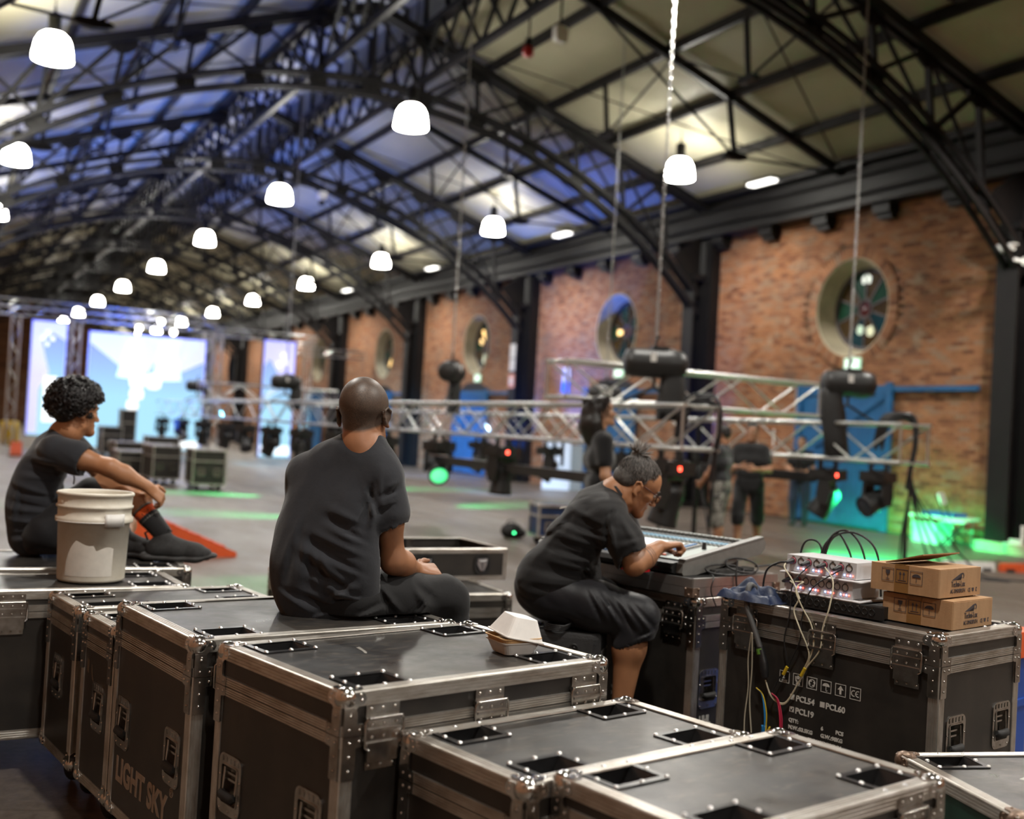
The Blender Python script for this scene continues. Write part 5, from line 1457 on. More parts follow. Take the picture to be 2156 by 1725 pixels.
# cables slung over the door truss end, and at the near end of the long truss
def cable_bundle(label, x, y, ztop, zlow, drops, n_over, group='black cable bundles on the truss ends'):
    t = thing('cable_bundle', label, 'cables', (x, y, 0), 0, group)
    r2 = random.Random(int(x * 100 + y * 10))
    mb = MB()
    for i in range(n_over):
        a = r2.uniform(-0.10, 0.10); b = r2.uniform(-0.05, 0.05)
        pts = [(-0.26, 0.25 + a, ztop - 0.30 + b), (-0.25, 0.16 + a, ztop + 0.02 + b), (-0.12, 0.05 + a, ztop + 0.10 + b), (0.05 * r2.random(), -0.05 + a * 0.4, ztop + 0.05 + b), (0.02, -0.09 + a * 0.3, ztop - 0.25), (0.0, -0.05 + a * 0.25, ztop - 0.55), (r2.uniform(-0.02, 0.05), -0.02 + a * 0.3, ztop - 0.8)]
        mb.tube(catmull(pts, 5), 0.016, 5)
    obj('coil', mb, M['cable'], t)
    mb = MB()
    for dx, dy in drops:
        pts = [(0.0, -0.03, ztop - 0.55), (0.02 + dx * 0.1, -0.03 + dy * 0.1, ztop - 0.9), (dx * 0.5, dy * 0.45, (ztop - 0.8) * 0.5), (dx * 0.9, dy * 0.9, zlow + 0.08), (dx * 1.15, dy * 1.2, zlow + 0.014), (dx * 1.5 + 0.1, dy * 1.7, zlow + 0.014)]
        mb.tube(catmull(pts, 5), 0.014, 5)
    obj('drops', mb, M['cable'], t)
def catmull(P, n):
    P = [np.array(p, float) for p in P]; P = [2 * P[0] - P[1]] + P + [2 * P[-1] - P[-2]]
    out = []
    for i in range(1, len(P) - 2):
        for k in range(n):
            t = k / n
            out.append(0.5 * ((2 * P[i]) + (-P[i - 1] + P[i + 1]) * t + (2 * P[i - 1] - 5 * P[i] + 4 * P[i + 1] - P[i + 2]) * t * t + (-P[i - 1] + 3 * P[i] - 3 * P[i + 1] + P[i + 2]) * t ** 3))
    out.append(P[-2]); return out
cable_bundle('black cable bundle looped over the end of the door truss, dropping to the floor', 10.82, 10.06, 1.86, 0.0, ((0.0, 0.0), (0.05, -0.02), (0.1, 0.05), (-0.08, 0.0), (0.3, -0.25), (0.45, -0.32), (0.6, -0.45), (0.9, -0.5)), 14)
cable_bundle('black cable bundle strapped at the near end of the long truss', 7.62, 9.86, 1.88, 0.9, ((0.02, 0.0), (0.05, 0.02)), 8)

# crank stand
st = thing('tripod_stand', 'black tripod stand under the near end of the long truss', 'stand', (9.95, 13.2, 0))
mb = MB(); mb.tube([(0, 0, 0.15), (0, 0, 1.75)], 0.035, 10); mb.tube([(0, 0, 1.75), (0, 0, 1.9)], 0.022, 8); obj('pole', mb, M['iron'], st)
for a in (0.3, 2.4, 4.5):
    mb = MB(); mb.tube([(0.05 * math.cos(a), 0.05 * math.sin(a), 1.10), (0.62 * math.cos(a), 0.62 * math.sin(a), 0.02)], 0.018, 6); obj('leg', mb, M['iron'], st)
mb = MB(); mb.lathe([(0.06, 1.04), (0.06, 1.16), (0.04, 1.16), (0.04, 1.04)], 10); obj('collar', mb, M['iron'], st)

# ------------------------------------------------------------------ stage: screens, goalpost trusses
def mat_screen(name, kind):
    m, nt, b = newmat(name)
    b.inputs['Base Color'].default_value = (0.02, 0.02, 0.03, 1)
    v = coords(nt, 'Generated')
    sx = nd(nt, 'ShaderNodeSeparateXYZ'); nt.links.new(v, sx.inputs[0])
    r = nt.nodes.new('ShaderNodeValToRGB'); e = r.color_ramp.elements
    e[0].position = 0.0; e[0].color = (0.42, 0.78, 1.0, 1); e[1].position = 1.0; e[1].color = (0.28, 0.32, 1.0, 1)
    k = e.new(0.45); k.color = (0.40, 0.76, 1.0, 1); k = e.new(0.68); k.color = (0.34, 0.55, 1.0, 1)
    nt.links.new(sx.outputs[2], r.inputs[0])
    nt.links.new(r.outputs[0], b.inputs['Emission Color'])
    b.inputs['Emission Strength'].default_value = SCREEN_GLOW
    return m
M['scr'] = mat_screen('led_wall_picture', 'c')
M['scr_white'] = glow('led_wall_white', (0.92, 0.97, 1.0), SCREEN_GLOW * 1.0)
M['scr_pale'] = glow('led_wall_pale', (0.45, 0.76, 1.0), SCREEN_GLOW * 1.02)
M['scr_violet'] = glow('led_wall_violet', (0.27, 0.29, 1.0), SCREEN_GLOW * 1.0)
M['scr_edge'] = glow('led_wall_overexposed_edge', (0.01, 0.06, 0.95), SCREEN_GLOW * 0.9)  # blue overexposure rim of the screens, put in as glowing strips
def led_wall(label, x0, x1, z0, z1, y, shapes):
    t = thing('led_screen', label, 'screen', (x0, y, z0), 0, 'lit stage screens')
    Wd, H = x1 - x0, z1 - z0
    mb = MB(); mb.box((Wd / 2, 0.10, H / 2), (Wd + 0.06, 0.16, H + 0.06)); obj('cabinet', mb, M['black'], t)
    mb = MB(); mb.box((Wd / 2, 0.015, H / 2), (Wd, 0.02, H)); obj('picture', mb, M['scr'], t)
    mb = MB()
    for c_, s_ in (((0.02, 0.002, H / 2), (0.04, 0.01, H)), ((Wd - 0.02, 0.002, H / 2), (0.04, 0.01, H)), ((Wd / 2, 0.002, H - 0.02), (Wd, 0.01, 0.04))): mb.box(c_, s_)
    obj('overexposed_edge', mb, M['scr_edge'], t)
    for nm, mat, P, d in shapes:
        mb = MB(); mb.prism([(u * Wd, v * H) for u, v in P], (0, 0.005 - d * 0.002, 0), X, Z, -Y, 0, 0.002); obj(nm, mb, M[mat], t)
    return t
def blob(cx_, cz, w_, h_, asp):
    return [(cx_ + a, cz + b) for a, b in rrect(w_, h_, min(w_, h_) * 0.35, 3)]
led_wall('largest lit LED screen on the far stage, white letter shapes on pale blue', 4.76, 8.80, 0.12, 4.18, 41.5, [
    ('violet_area', 'scr_violet', [(0.01, 0.99), (0.99, 0.99), (0.99, 0.80), (0.80, 0.70), (0.62, 0.86), (0.50, 0.66), (0.40, 0.86), (0.26, 0.72), (0.01, 0.90)], 1),
    ('light_beam', 'scr_pale', [(0.31, 0.93), (0.44, 0.93), (0.50, 0.60), (0.24, 0.62)], 2), ('light_beam', 'scr_pale', [(0.60, 0.93), (0.74, 0.93), (0.80, 0.62), (0.54, 0.60)], 2),
    ('lamp_grid', 'scr_white', blob(0.375, 0.90, 0.09, 0.10, 1), 3), ('lamp_grid', 'scr_white', blob(0.67, 0.89, 0.09, 0.10, 1), 3),
    ('letter_shape', 'scr_white', blob(0.42, 0.60, 0.13, 0.14, 1), 3), ('letter_shape', 'scr_white', blob(0.56, 0.60, 0.13, 0.14, 1), 3), ('letter_shape', 'scr_white', blob(0.42, 0.48, 0.12, 0.10, 1), 3), ('letter_shape', 'scr_white', blob(0.39, 0.38, 0.10, 0.10, 1), 3),
    ('white_band', 'scr_white', [(0.52, 0.02), (0.98, 0.02), (0.98, 0.085), (0.52, 0.085)], 3)])
led_wall('narrow lit LED screen left of the largest screen', 2.90, 4.02, 0.45, 4.38, 41.4, [
    ('violet_area', 'scr_violet', [(0.03, 0.99), (0.97, 0.99), (0.97, 0.84), (0.62, 0.90), (0.30, 0.82), (0.55, 0.55), (0.30, 0.40), (0.30, 0.02), (0.03, 0.02)], 1),
    ('lamp_grid', 'scr_white', blob(0.45, 0.90, 0.10, 0.035, 1), 3), ('lamp_grid', 'scr_white', blob(0.33, 0.85, 0.12, 0.035, 1), 3), ('lamp_grid', 'scr_white', blob(0.60, 0.85, 0.12, 0.035, 1), 3), ('lamp_grid', 'scr_white', blob(0.45, 0.80, 0.10, 0.035, 1), 3),
    ('pale_column', 'scr_white', [(0.42, 0.12), (0.80, 0.12), (0.80, 0.52), (0.42, 0.52)], 3)])
led_wall('narrow lit LED screen right of the largest screen', 10.93, 12.13, 0.02, 4.41, 41.4, [
    ('violet_area', 'scr_violet', [(0.03, 0.99), (0.97, 0.99), (0.97, 0.70), (0.75, 0.60), (0.20, 0.84), (0.03, 0.78)], 1),
    ('lamp_grid', 'scr_white', blob(0.62, 0.88, 0.16, 0.05, 1), 3), ('lamp_grid', 'scr_white', blob(0.72, 0.82, 0.14, 0.05, 1), 3), ('lamp_grid', 'scr_white', blob(0.50, 0.80, 0.14, 0.05, 1), 3),
    ('white_band', 'scr_white', [(0.03, 0.02), (0.97, 0.02), (0.97, 0.10), (0.03, 0.10)], 3)])
G2 = 'trusses framing the stage screens'
for lab, x in (('stage truss upright at the picture edge', 1.75), ('stage truss upright left of the narrow left screen', 2.55), ('stage truss upright right of the narrow left screen', 4.22), ('stage truss upright left of the largest screen', 4.50), ('stage truss upright right of the largest screen', 9.05), ('second stage truss upright right of the largest screen', 9.42), ('stage truss upright right of the narrow right screen', 12.85)):
    box_truss(lab, (x, 41.7, 0.0), 0, 4.5, 0.29, 0.45, 0.05, 0.025, group=G2, pitch=math.pi / 2, top=False)
box_truss('stage top truss across the screens', (1.6, 41.75, 4.52), 0, 7.6, 0.29, 0.45, 0.05, 0.025, group=G2, top=False)
box_truss('stage top truss over the narrow right screen', (9.2, 41.75, 4.42), 0, 3.8, 0.29, 0.45, 0.05, 0.025, group=G2, top=False)
box_truss('second stage truss behind the top truss, slightly higher', (1.6, 42.6, 4.85), 0, 7.7, 0.29, 0.45, 0.05, 0.025, group=G2, top=False)
box_truss('lower stage truss reaching towards the brick wall', (12.6, 43.5, 4.1), 0, 3.0, 0.29, 0.45, 0.05, 0.025, group=G2, top=False)
lm = MB().sphere((0, 0, 0), 0.10, 10, 6).mesh('work_lamp'); lm.materials.append(glow('work_lamp', (1, 0.95, 0.85), 12.0))
for i, (x, z) in enumerate(((6.4, 4.42), (7.15, 4.72), (7.6, 4.38))):
    o = link('work_lamp', lm, loc=(x, 41.45, z)); tag(o, 'small bright work lamp on the stage top truss, %s from the left' % ORD[i], 'lamp', 'work lamps on the stage truss')

# ------------------------------------------------------------------ things on the floor further off
def simple_case(label, x, y, rz, L, W, H, mat=None, grp='distant flight cases'):
    t = thing('flight_case', label, 'case', (x, y, 0), rz, grp)
    mb = MB(); mb.box((L / 2, W / 2, H / 2 + 0.06), (L - 0.02, W - 0.02, H - 0.12)); obj('body', mb, mat or M['laminate'], t)
    mb = MB(); w_ = 0.03
    for zz in (0.12, H * 0.72, H - w_ / 2):
        for c_, s_ in (((L / 2, 0, zz), (L, w_, w_)), ((L / 2, W, zz), (L, w_, w_)), ((0, W / 2, zz), (w_, W, w_)), ((L, W / 2, zz), (w_, W, w_))): mb.box(c_, s_)
    for xx in (0, L):
        for yy in (0, W): mb.box((xx, yy, H / 2 + 0.06), (w_, w_, H - 0.12)); mb.sphere((xx, yy, H - 0.01), 0.03, 8, 6)
    obj('edges', mb, M['alu'], t)
    for xx in (0.25 * L, 0.75 * L):
        mb = MB(); frame_ring(mb, rrect(0.14, 0.15, 0.02), rrect(0.09, 0.10, 0.01), (xx, -0.012, H * 0.45), X, Z, -Y, 0, 0.006); mb.box((xx, -0.014, H * 0.42), (0.08, 0.01, 0.02)); obj('handle', mb, M['zinc'], t)
    for xx in (0.1, L - 0.1):
        for yy in (0.1, W - 0.1):
            mb = MB(); mb.lathe([(0, -0.02), (0.05, -0.02), (0.05, 0.02), (0, 0.02)], 12, Matrix.Translation((xx, yy, 0.05)) @ Matrix.Rotation(FT, 4, 'X')); obj('caster', mb, M['rubber'], t)
    return t
simple_case('dark flight case standing alone in mid hall, green light under it', 4.60, 22.2, -0.06, 0.62, 1.0, 0.80)
simple_case('second flight case behind the lone case in mid hall', 4.10, 23.7, 0.05, 0.55, 1.0, 0.80)
simple_case('third flight case in the row behind the curly-haired man\'s hands', 3.6, 24.9, 0.0, 0.7, 0.7, 0.62)
simple_case('tall narrow grey-edged case before the largest screen', 5.35, 37.0, 0.0, 0.45, 0.5, 1.5)
simple_case('black case beside the tall narrow case', 4.75, 36.5, 0.1, 0.6, 0.6, 0.95)
simple_case('low black case right of the tall narrow case', 5.75, 34.5, 0.0, 0.95, 0.6, 0.75)
simple_case('grey case behind the curly-haired man\'s arm', 4.1, 29.0, 0.1, 0.8, 0.6, 0.7)
simple_case('small blue flight case just behind the console operator\'s back', 7.25, 13.0, -0.25, 0.6, 0.5, 0.55, plain('blue_laminate', (0.010, 0.030, 0.10), 0.45), None)
mb = MB(); mb.sphere((0, 0, 0.10), (0.17, 0.11, 0.115), 14, 8); mb.sphere((0.13, 0.02, 0.07), (0.11, 0.09, 0.07), 12, 6)
b_ = thing('soft_bag', 'small black bag on the floor with a green light on it', 'bag', (7.35, 13.95, 0.0)); obj('bag_body', mb, M['rubber'], b_)
mb = MB(); mb.box((-0.02, -0.11, 0.08), (0.06, 0.02, 0.03)); mb.tube([(-0.1, 0, 0.18), (-0.05, 0, 0.25), (0.03, 0, 0.25), (0.06, 0, 0.19)], 0.01, 6); obj('strap', mb, M['black'], b_)
mb = MB(); mb.box((-0.02, -0.118, 0.085), (0.03, 0.012, 0.025)); obj('green_light', mb, M['led_green'], b_)
# orange ramp
rp = thing('ramp', 'bright orange wedge ramp on the floor behind the curly-haired man\'s shoe', 'ramp', (1.75, 11.8, 0), 0.05)
mb = MB(); mb.prism([(0, 0), (1.22, 0), (1.22, 0.05), (0.1, 0.52), (0, 0.52)], (0, 0.8, 0), X, Z, -Y, 0, 0.8); obj('wedge', mb, M['orange'], rp)
mb = MB()
for i in range(8): mb.bar((0.14 + i * 0.135, 0.02, 0.512 - i * 0.057), (0.14 + i * 0.135, 0.78, 0.512 - i * 0.057), 0.03, 0.012)
obj('tread_ribs', mb, plain('dark_orange', (0.45, 0.05, 0.01), 0.6), rp)
# kerb blocks at the right
for i, (nm, mat, x, y, lab) in enumerate((('kerb_block', M['white'], 12.05, 10.52, 'white floor barrier block, joined to the orange one'), ('kerb_block', M['orange'], 12.80, 10.22, 'orange floor barrier block at the picture edge'))):
    t = thing(nm, lab, 'barrier', (x, y, 0), -0.30 + 0.1 * i)
    mb = MB(); mb.prism([(-0.05, 0), (0.05, 0), (0.035, 0.11), (-0.035, 0.11)], (0, 0, 0), Y, Z, X, 0, 0.74); obj('block', mb, mat, t)
    mb = MB(); mb.box((0.12, 0, 0.02), (0.12, 0.14, 0.04)); mb.box((0.62, 0, 0.02), (0.12, 0.14, 0.04)); obj('feet', mb, M['rubber'], t)
# blue crate with orange lid behind the PCL19 case
t = thing('plastic_crate', 'blue plastic crate with an orange rim at the picture edge behind the PCL19 case', 'crate', (3.76, 3.12, 0), 0.25)
mb = MB(); mb.prism(rrect(0.56, 0.42, 0.03), (0.28, 0.21, 0), X, Y, Z, 0, 0.66)
for zz in (0.2, 0.45): frame_ring(mb, rrect(0.58, 0.44, 0.03), rrect(0.55, 0.41, 0.03), (0.28, 0.21, zz), X, Y, Z, 0, 0.03)
obj('crate_body', mb, M['blue_plastic'], t)
mb = MB(); frame_ring(mb, rrect(0.60, 0.46, 0.03), rrect(0.52, 0.38, 0.03), (0.28, 0.21, 0.66), X, Y, Z, 0, 0.11); mb.prism(rrect(0.53, 0.39, 0.03), (0.28, 0.21, 0.70), X, Y, Z, 0, 0.01); obj('rim', mb, M['orange'], t)
# boards leaning on the wall
for lab, x, y, w_, h_, mat, a in (('white board leaning among grey and wooden boards at the wall', 14.75, 26.4, 0.75, 1.35, M['white'], 0.12), ('grey slatted board leaning beside the white board', 15.3, 26.2, 0.5, 1.25, plain('grey_board', (0.30, 0.28, 0.23), 0.7), 0.10), ('brown wooden board leaning at the wall', 15.55, 25.2, 0.7, 1.15, plain('brown_board', (0.30, 0.15, 0.06), 0.7), 0.10)):
    t = thing('leaning_board', lab, 'board', (x, y, 0), -0.5)
    mb = MB(); mb.box((w_ / 2, 0, h_ / 2), (w_, 0.03, h_)); o = obj('sheet', mb, mat, t); o.rotation_euler = (-a, 0, 0)
    mb = MB(); mb.box((w_ / 2, 0.02, h_ * 0.25), (w_, 0.03, 0.06)); mb.box((w_ / 2, 0.02, h_ * 0.75), (w_, 0.03, 0.06)); o = obj('batten_strip', mb, mat, t); o.rotation_euler = (-a, 0, 0)
# folding table, chair, cup
t = thing('folding_table', 'low white folding table with things under it by the brick wall', 'table', (15.15, 13.0, 0), 0)
mb = MB(); mb.box((0.3, 0.55, 0.46), (0.55, 1.1, 0.04)); obj('tabletop', mb, M['white'], t)
for yy in (0.12, 0.98):
    mb = MB(); mb.tube([(0.06, yy, 0.44), (0.06, yy, 0.0)], 0.015, 6); mb.tube([(0.54, yy, 0.44), (0.54, yy, 0.0)], 0.015, 6); mb.tube([(0.06, yy, 0.2), (0.54, yy, 0.2)], 0.012, 6); obj('leg_frame', mb, M['steel'], t)
t = thing('storage_box', 'pale box under the folding table', 'box', (15.25, 13.5, 0), 0); mb = MB(); mb.prism(rrect(0.4, 0.5, 0.03), (0.2, 0.25, 0), X, Y, Z, 0, 0.34); obj('tub', mb, M['white'], t); mb = MB(); frame_ring(mb, rrect(0.44, 0.54, 0.03), rrect(0.38, 0.48, 0.03), (0.2, 0.25, 0.34), X, Y, Z, -0.04, 0.01); obj('tub_rim', mb, M['white'], t)
t = thing('tool_tray', 'dark blue tray on the folding table', 'tray', (15.25, 13.15, 0.482), 0); mb = MB(); frame_ring(mb, rrect(0.36, 0.7, 0.03), rrect(0.33, 0.67, 0.03), (0.18, 0.35, 0), X, Y, Z, 0, 0.06); mb.prism(rrect(0.34, 0.68, 0.03), (0.18, 0.35, 0), X, Y, Z, 0, 0.01); obj('tray_walls', mb, M['blue_plastic'], t)
t = thing('folding_chair', 'white-backed folding chair at the foot of the brick wall', 'chair', (14.85, 12.75, 0), 0.5)
mb = MB(); mb.prism(rrect(0.40, 0.20, 0.07), (0, 0.24, 0.80), X, np.array((0, 0.3, 0.95)), np.array((0, -0.95, 0.3)), 0, 0.025); obj('backrest', mb, M['white'], t)
mb = MB(); mb.prism(rrect(0.40, 0.38, 0.06), (0, 0, 0.44), X, Y, Z, 0, 0.025); obj('seat', mb, M['white'], t)
for sx_ in (-0.19, 0.19):
    mb = MB(); mb.tube([(sx_, 0.28, 0.88), (sx_, 0.12, 0.44), (sx_, -0.20, 0.0)], 0.013, 6); obj('leg', mb, M['iron'], t)
    mb = MB(); mb.tube([(sx_ * 0.9, -0.16, 0.44), (sx_ * 0.9, 0.24, 0.0)], 0.013, 6); obj('leg', mb, M['iron'], t)
t = thing('paper_cup', 'white paper cup on the floor near the plinth', 'cup', (15.35, 13.05 - 0.9, 0.0), 0); mb = MB(); mb.lathe([(0.0, 0.005), (0.045, 0.005), (0.05, 0.0), (0.068, 0.17), (0.072, 0.175), (0.066, 0.172), (0.048, 0.01), (0, 0.01)], 16); obj('cup_wall', mb, M['white'], t)
t = thing('spray_bottle', 'white L-shaped bottle standing on the stone plinth', 'bottle', (15.45, 12.0, 0.1605), 0.3); mb = MB(); mb.box((0, 0.05, 0.04), (0.10, 0.20, 0.08)); mb.tube([(0, -0.04, 0.06), (0, -0.04, 0.27)], 0.03, 8); obj('bottle_body', mb, M['white'], t); mb = MB(); mb.lathe([(0.035, 0.27), (0.035, 0.30), (0, 0.30)], 8, Matrix.Translation((0, -0.04, 0))); obj('cap', mb, M['white'], t)
# signs
def sign(name, label, x, y, z, w_, h_, mat, cat='sign', grp=None, parts=()):
    t = thing(name, label, cat, (x, y, z), 0, grp)
    mb = MB(); mb.box((0, 0, 0), (0.02, w_, h_)); obj('plate', mb, mat, t)
    for nm, m, u, v, a, b in parts:
        mb = MB(); mb.box((-0.012, u, v), (0.006, a, b)); obj(nm, mb, m, t)
    return t
M['paper'] = plain('paper_notice', (0.66, 0.65, 0.62), 0.7); M['pink'] = plain('pink_notice', (0.75, 0.33, 0.24), 0.7); M['blue_print'] = plain('blue_print', (0.05, 0.20, 0.65), 0.6)
sign('notice', 'upper white notice on the blue-lit column', 15.41, COLY[4] + 0.05, 3.92, 0.34, 0.42, M['paper'], grp='notices on the blue-lit column')
sign('notice', 'middle white notice on the blue-lit column', 15.41, COLY[4] + 0.05, 3.50, 0.34, 0.36, M['paper'], grp='notices on the blue-lit column')
sign('notice', 'pink notice on the blue-lit column', 15.41, COLY[4] + 0.05, 3.02, 0.36, 0.42, M['pink'], grp='notices on the blue-lit column', parts=(('print_block', M['white'], 0, 0, 0.2, 0.22),))
sign('poster', 'white poster with a blue lower half on the brick wall', 15.97, 27.5, 3.05, 0.42, 0.72, M['paper'], 'poster', parts=(('blue_half', M['blue_print'], 0, -0.20, 0.42, 0.30), ('print_block', M['blue_print'], 0, 0.14, 0.12, 0.10)))
M['exit'] = glow('exit_green', (0.16, 0.52, 0.30), 0.8); M['exit_w'] = glow('exit_white', (0.85, 1.0, 0.88), 1.0)
def exit_sign(label, y):
    s_ = sign('exit_sign', label, 15.95, y, 3.20, 0.44, 0.24, M['exit'], grp='green exit signs over the doors')
    text('lettering', 'EXIT', 0.20, s_, M['exit_w'], (-0.0115, 0.17, -0.07), (FT, 0, -FT), sx=0.80, offset=0.004)
    mb = MB(); mb.box((0.02, 0, 0.13), (0.03, 0.1, 0.05)); obj('bracket', mb, M['white'], s_)
exit_sign('green exit sign over the nearest blue door', 16.35)
exit_sign('green exit sign over the second blue door', WINY[1] - 0.3)
exit_sign('green exit sign over the third blue door', WINY[2] - 0.3)
sign('paper_sign', 'white paper sign hung on the door truss', 10.45, 12.15, 1.62, 0.02, 0.24, M['paper'], 'sign')
# security camera on the first column
t = thing('security_camera', 'white security camera on an arm at the nearest column', 'camera', (15.30, 12.28, 4.80), 0)
mb = MB(); mb.tube([(0, 0.28, 0.10), (0, -0.02, 0.14)], 0.06, 10); mb.box((0, 0.12, 0.18), (0.12, 0.38, 0.02)); obj('housing', mb, M['white'], t)
mb = MB(); mb.tube([(0.0, 0.1, 0.06), (0.02, 0.05, -0.05), (0.10, -0.12, -0.10), (0.12, -0.12, -0.10)], 0.03, 8); mb.tube([(0.1, -0.16, -0.1), (0.16, -0.16, -0.1)], 0.07, 12); obj('arm', mb, M['white'], t)
# gear under the roof
t = thing('roof_beacon', 'white box-shaped antenna hanging among the roof rods', 'antenna', (9.22, 16.74, 8.38), 0.2); mb = MB(); mb.prism(rrect(0.26, 0.28, 0.06), (0, 0.06, 0), X, Z, -Y, 0, 0.12); obj('shell', mb, M['white'], t); mb = MB(); mb.tube([(0, 0, 0.13), (0, 0, 0.95)], 0.02, 6); obj('drop_rod', mb, M['iron'], t)
t = thing('warning_light', 'small red warning light hanging under the roof', 'light', (8.62, 16.74, 7.98), 0); mb = MB(); mb.lathe([(0, -0.1), (0.09, -0.1), (0.10, -0.02), (0.08, 0.06), (0, 0.08)], 14); obj('red_dome', mb, plain('red_dome', (0.45, 0.02, 0.02), 0.3), t); mb = MB(); mb.tube([(0, 0, 0.08), (0, 0, 1.55)], 0.018, 6); mb.lathe([(0.06, 0.08), (0.06, 0.2), (0, 0.2)], 10); obj('drop_rod', mb, M['iron'], t)
t = thing('roof_projector', 'small grey unit hanging under the third roof truss', 'light', (9.2, COLY[4], 7.55), 0); mb = MB(); mb.prism(rrect(0.22, 0.2, 0.04), (0, 0.1, 0.15), X, Z, -Y, 0, 0.2); obj('shell', mb, M['white'], t); mb = MB(); mb.tube([(0, 0, 0.0), (0, 0, -0.12)], 0.09, 10); mb.tube([(0, 0, 0.25), (0, 0, 0.6)], 0.02, 6); obj('head_unit', mb, M['iron'], t)
# far clutter at the picture edge
t = thing('barrel', 'yellow barrel far off at the picture edge', 'barrel', (2.5, 42.9, 0), 0); mb = MB(); mb.lathe([(0, 0), (0.28, 0), (0.30, 0.3), (0.28, 0.6), (0.28, 0.85), (0, 0.85)], 16); obj('drum', mb, plain('yellow_plastic', (0.75, 0.50, 0.03), 0.5), t)
t = thing('barrier', 'orange barrier far off at the picture edge', 'barrier', (2.05, 34.5, 0), 0); mb = MB(); mb.prism([(-0.15, 0), (0.15, 0), (0.05, 0.42), (-0.05, 0.42)], (0, 0, 0), Y, Z, X, 0, 0.3); obj('block', mb, M['orange'], t); mb = MB(); mb.box((0.15, 0, 0.02), (0.36, 0.36, 0.04)); obj('foot', mb, M['rubber'], t)

# ------------------------------------------------------------------ leads on and around the PCL19 case and console
def lead(label, pts, r, mat, n=6, name='cable', grp=None, extra=()):
    mb = MB(); mb.tube(catmull(pts, n), r, 7)
    for p2 in extra: mb.tube(catmull(p2, n), r, 7)
    return tag(obj(name, mb, mat), label, 'cable', grp)
zc = JT
LG = 'thin leads from the splitters'
M['cream_cable'] = plain('cream_cable', (0.55, 0.50, 0.36), 0.5); M['red_cable'] = plain('red_cable', (0.45, 0.02, 0.06), 0.5); M['blue_cable'] = plain('blue_cable', (0.01, 0.18, 0.45), 0.5); M['yellow_cable'] = plain('yellow_cable', (0.60, 0.42, 0.02), 0.5); M['grey_cable'] = plain('grey_cable', (0.07, 0.07, 0.07), 0.5)
def loc_plug(base_y, i, up): return jp(0.10 - 0.055, base_y + 0.03 + 0.0345 * i, up)
# thick multicore and its tail over the edge of the case
lead('thick grey multicore draped from the navy bag over the case edge', [jp(0.04, 0.80, zc + 0.045), jp(0.0, 0.80, zc + 0.055), jp(-0.028, 0.785, zc - 0.02), jp(-0.03, 0.74, zc - 0.11), jp(-0.03, 0.712, zc - 0.17)], 0.0115, M['grey_cable'])
t = thing('cable_splice', 'black taped splice with a green mark at the end of the multicore', 'splice', jp(-0.03, 0.712, zc - 0.165), JA)
mb = MB(); mb.tube(catmull([(0, 0.0, 0.0), (0.0, -0.018, -0.05), (0, -0.030, -0.11)], 5), [0.015] * 5 + [0.017] * 4 + [0.015, 0.013], 10); obj('tape_wrap', mb, M['cable'], t)
mb = MB(); mb.tube([(0, 0.0, -0.006), (0, -0.006, -0.026)], 0.0165, 10); obj('green_tape', mb, plain('green_tape', (0.10, 0.24, 0.03), 0.5), t)
end = (-0.03, 0.680, zc - 0.285)
for i, (yy, dz) in enumerate(((0.545, 0.0), (0.54, 0.004))):
    lead('cream lead from the splice curving up to the %s splitter' % ('upper' if i else 'lower'), [jp(*end), jp(-0.02, 0.655, zc - 0.345 + dz), jp(-0.012, 0.60, zc - 0.36 + dz), jp(-0.012, 0.545, zc - 0.27), jp(-0.012, 0.515, zc - 0.21)] + ([jp(-0.016, 0.485, zc - 0.12), jp(-0.012, 0.50, zc - 0.05), jp(-0.01, 0.545, zc + 0.01), jp(-0.01, 0.575, zc + 0.06), jp(0.01, 0.585, zc + 0.085), jp(0.03, 0.575, zc + 0.10), jp(0.045, 0.62, zc + 0.094)] if i == 0 else [jp(-0.02, 0.455, zc - 0.13), jp(-0.015, 0.45, zc - 0.05), jp(-0.01, 0.43, zc + 0.03), jp(0.02, 0.44, zc + 0.12), jp(0.05, 0.497, zc + 0.165)]), 0.0028, M['cream_cable'], grp=LG)
lead('cream lead looping from the lower splitter down past the tape', [jp(-0.012, 0.525, zc - 0.22), jp(-0.02, 0.50, zc - 0.15), jp(-0.025, 0.545, zc - 0.06), jp(-0.012, 0.58, zc - 0.005), jp(-0.008, 0.565, zc + 0.04), jp(0.01, 0.60, zc + 0.085), jp(0.048, 0.645, zc + 0.094)], 0.0028, M['cream_cable'], grp=LG)
lead('cream lead with a red sleeve rising to the end plug of the upper splitter', [jp(-0.008, 0.56, zc + 0.04), jp(0.0, 0.60, zc + 0.10), jp(0.02, 0.655, zc + 0.145), jp(0.05, 0.668, zc + 0.164)], 0.0028, M['cream_cable'], grp=LG)
lead('thin black lead hanging from the upper splitter to a yellow tag', [jp(0.05, 0.565, zc + 0.165), jp(0.0, 0.60, zc + 0.09), jp(-0.01, 0.60, zc - 0.02), jp(-0.015, 0.615, zc - 0.12), jp(-0.012, 0.600, zc - 0.21), jp(-0.015, 0.635, zc - 0.28), jp(-0.02, 0.66, zc - 0.34)], 0.0026, M['cable'], grp=LG)
lead('second thin black lead crossing behind the cream leads', [jp(0.05, 0.43, zc + 0.165), jp(0.0, 0.515, zc + 0.085), jp(-0.01, 0.545, zc - 0.03), jp(-0.015, 0.545, zc - 0.11), jp(-0.012, 0.590, zc - 0.21), jp(-0.015, 0.62, zc - 0.27)], 0.0026, M['cable'], grp=LG)
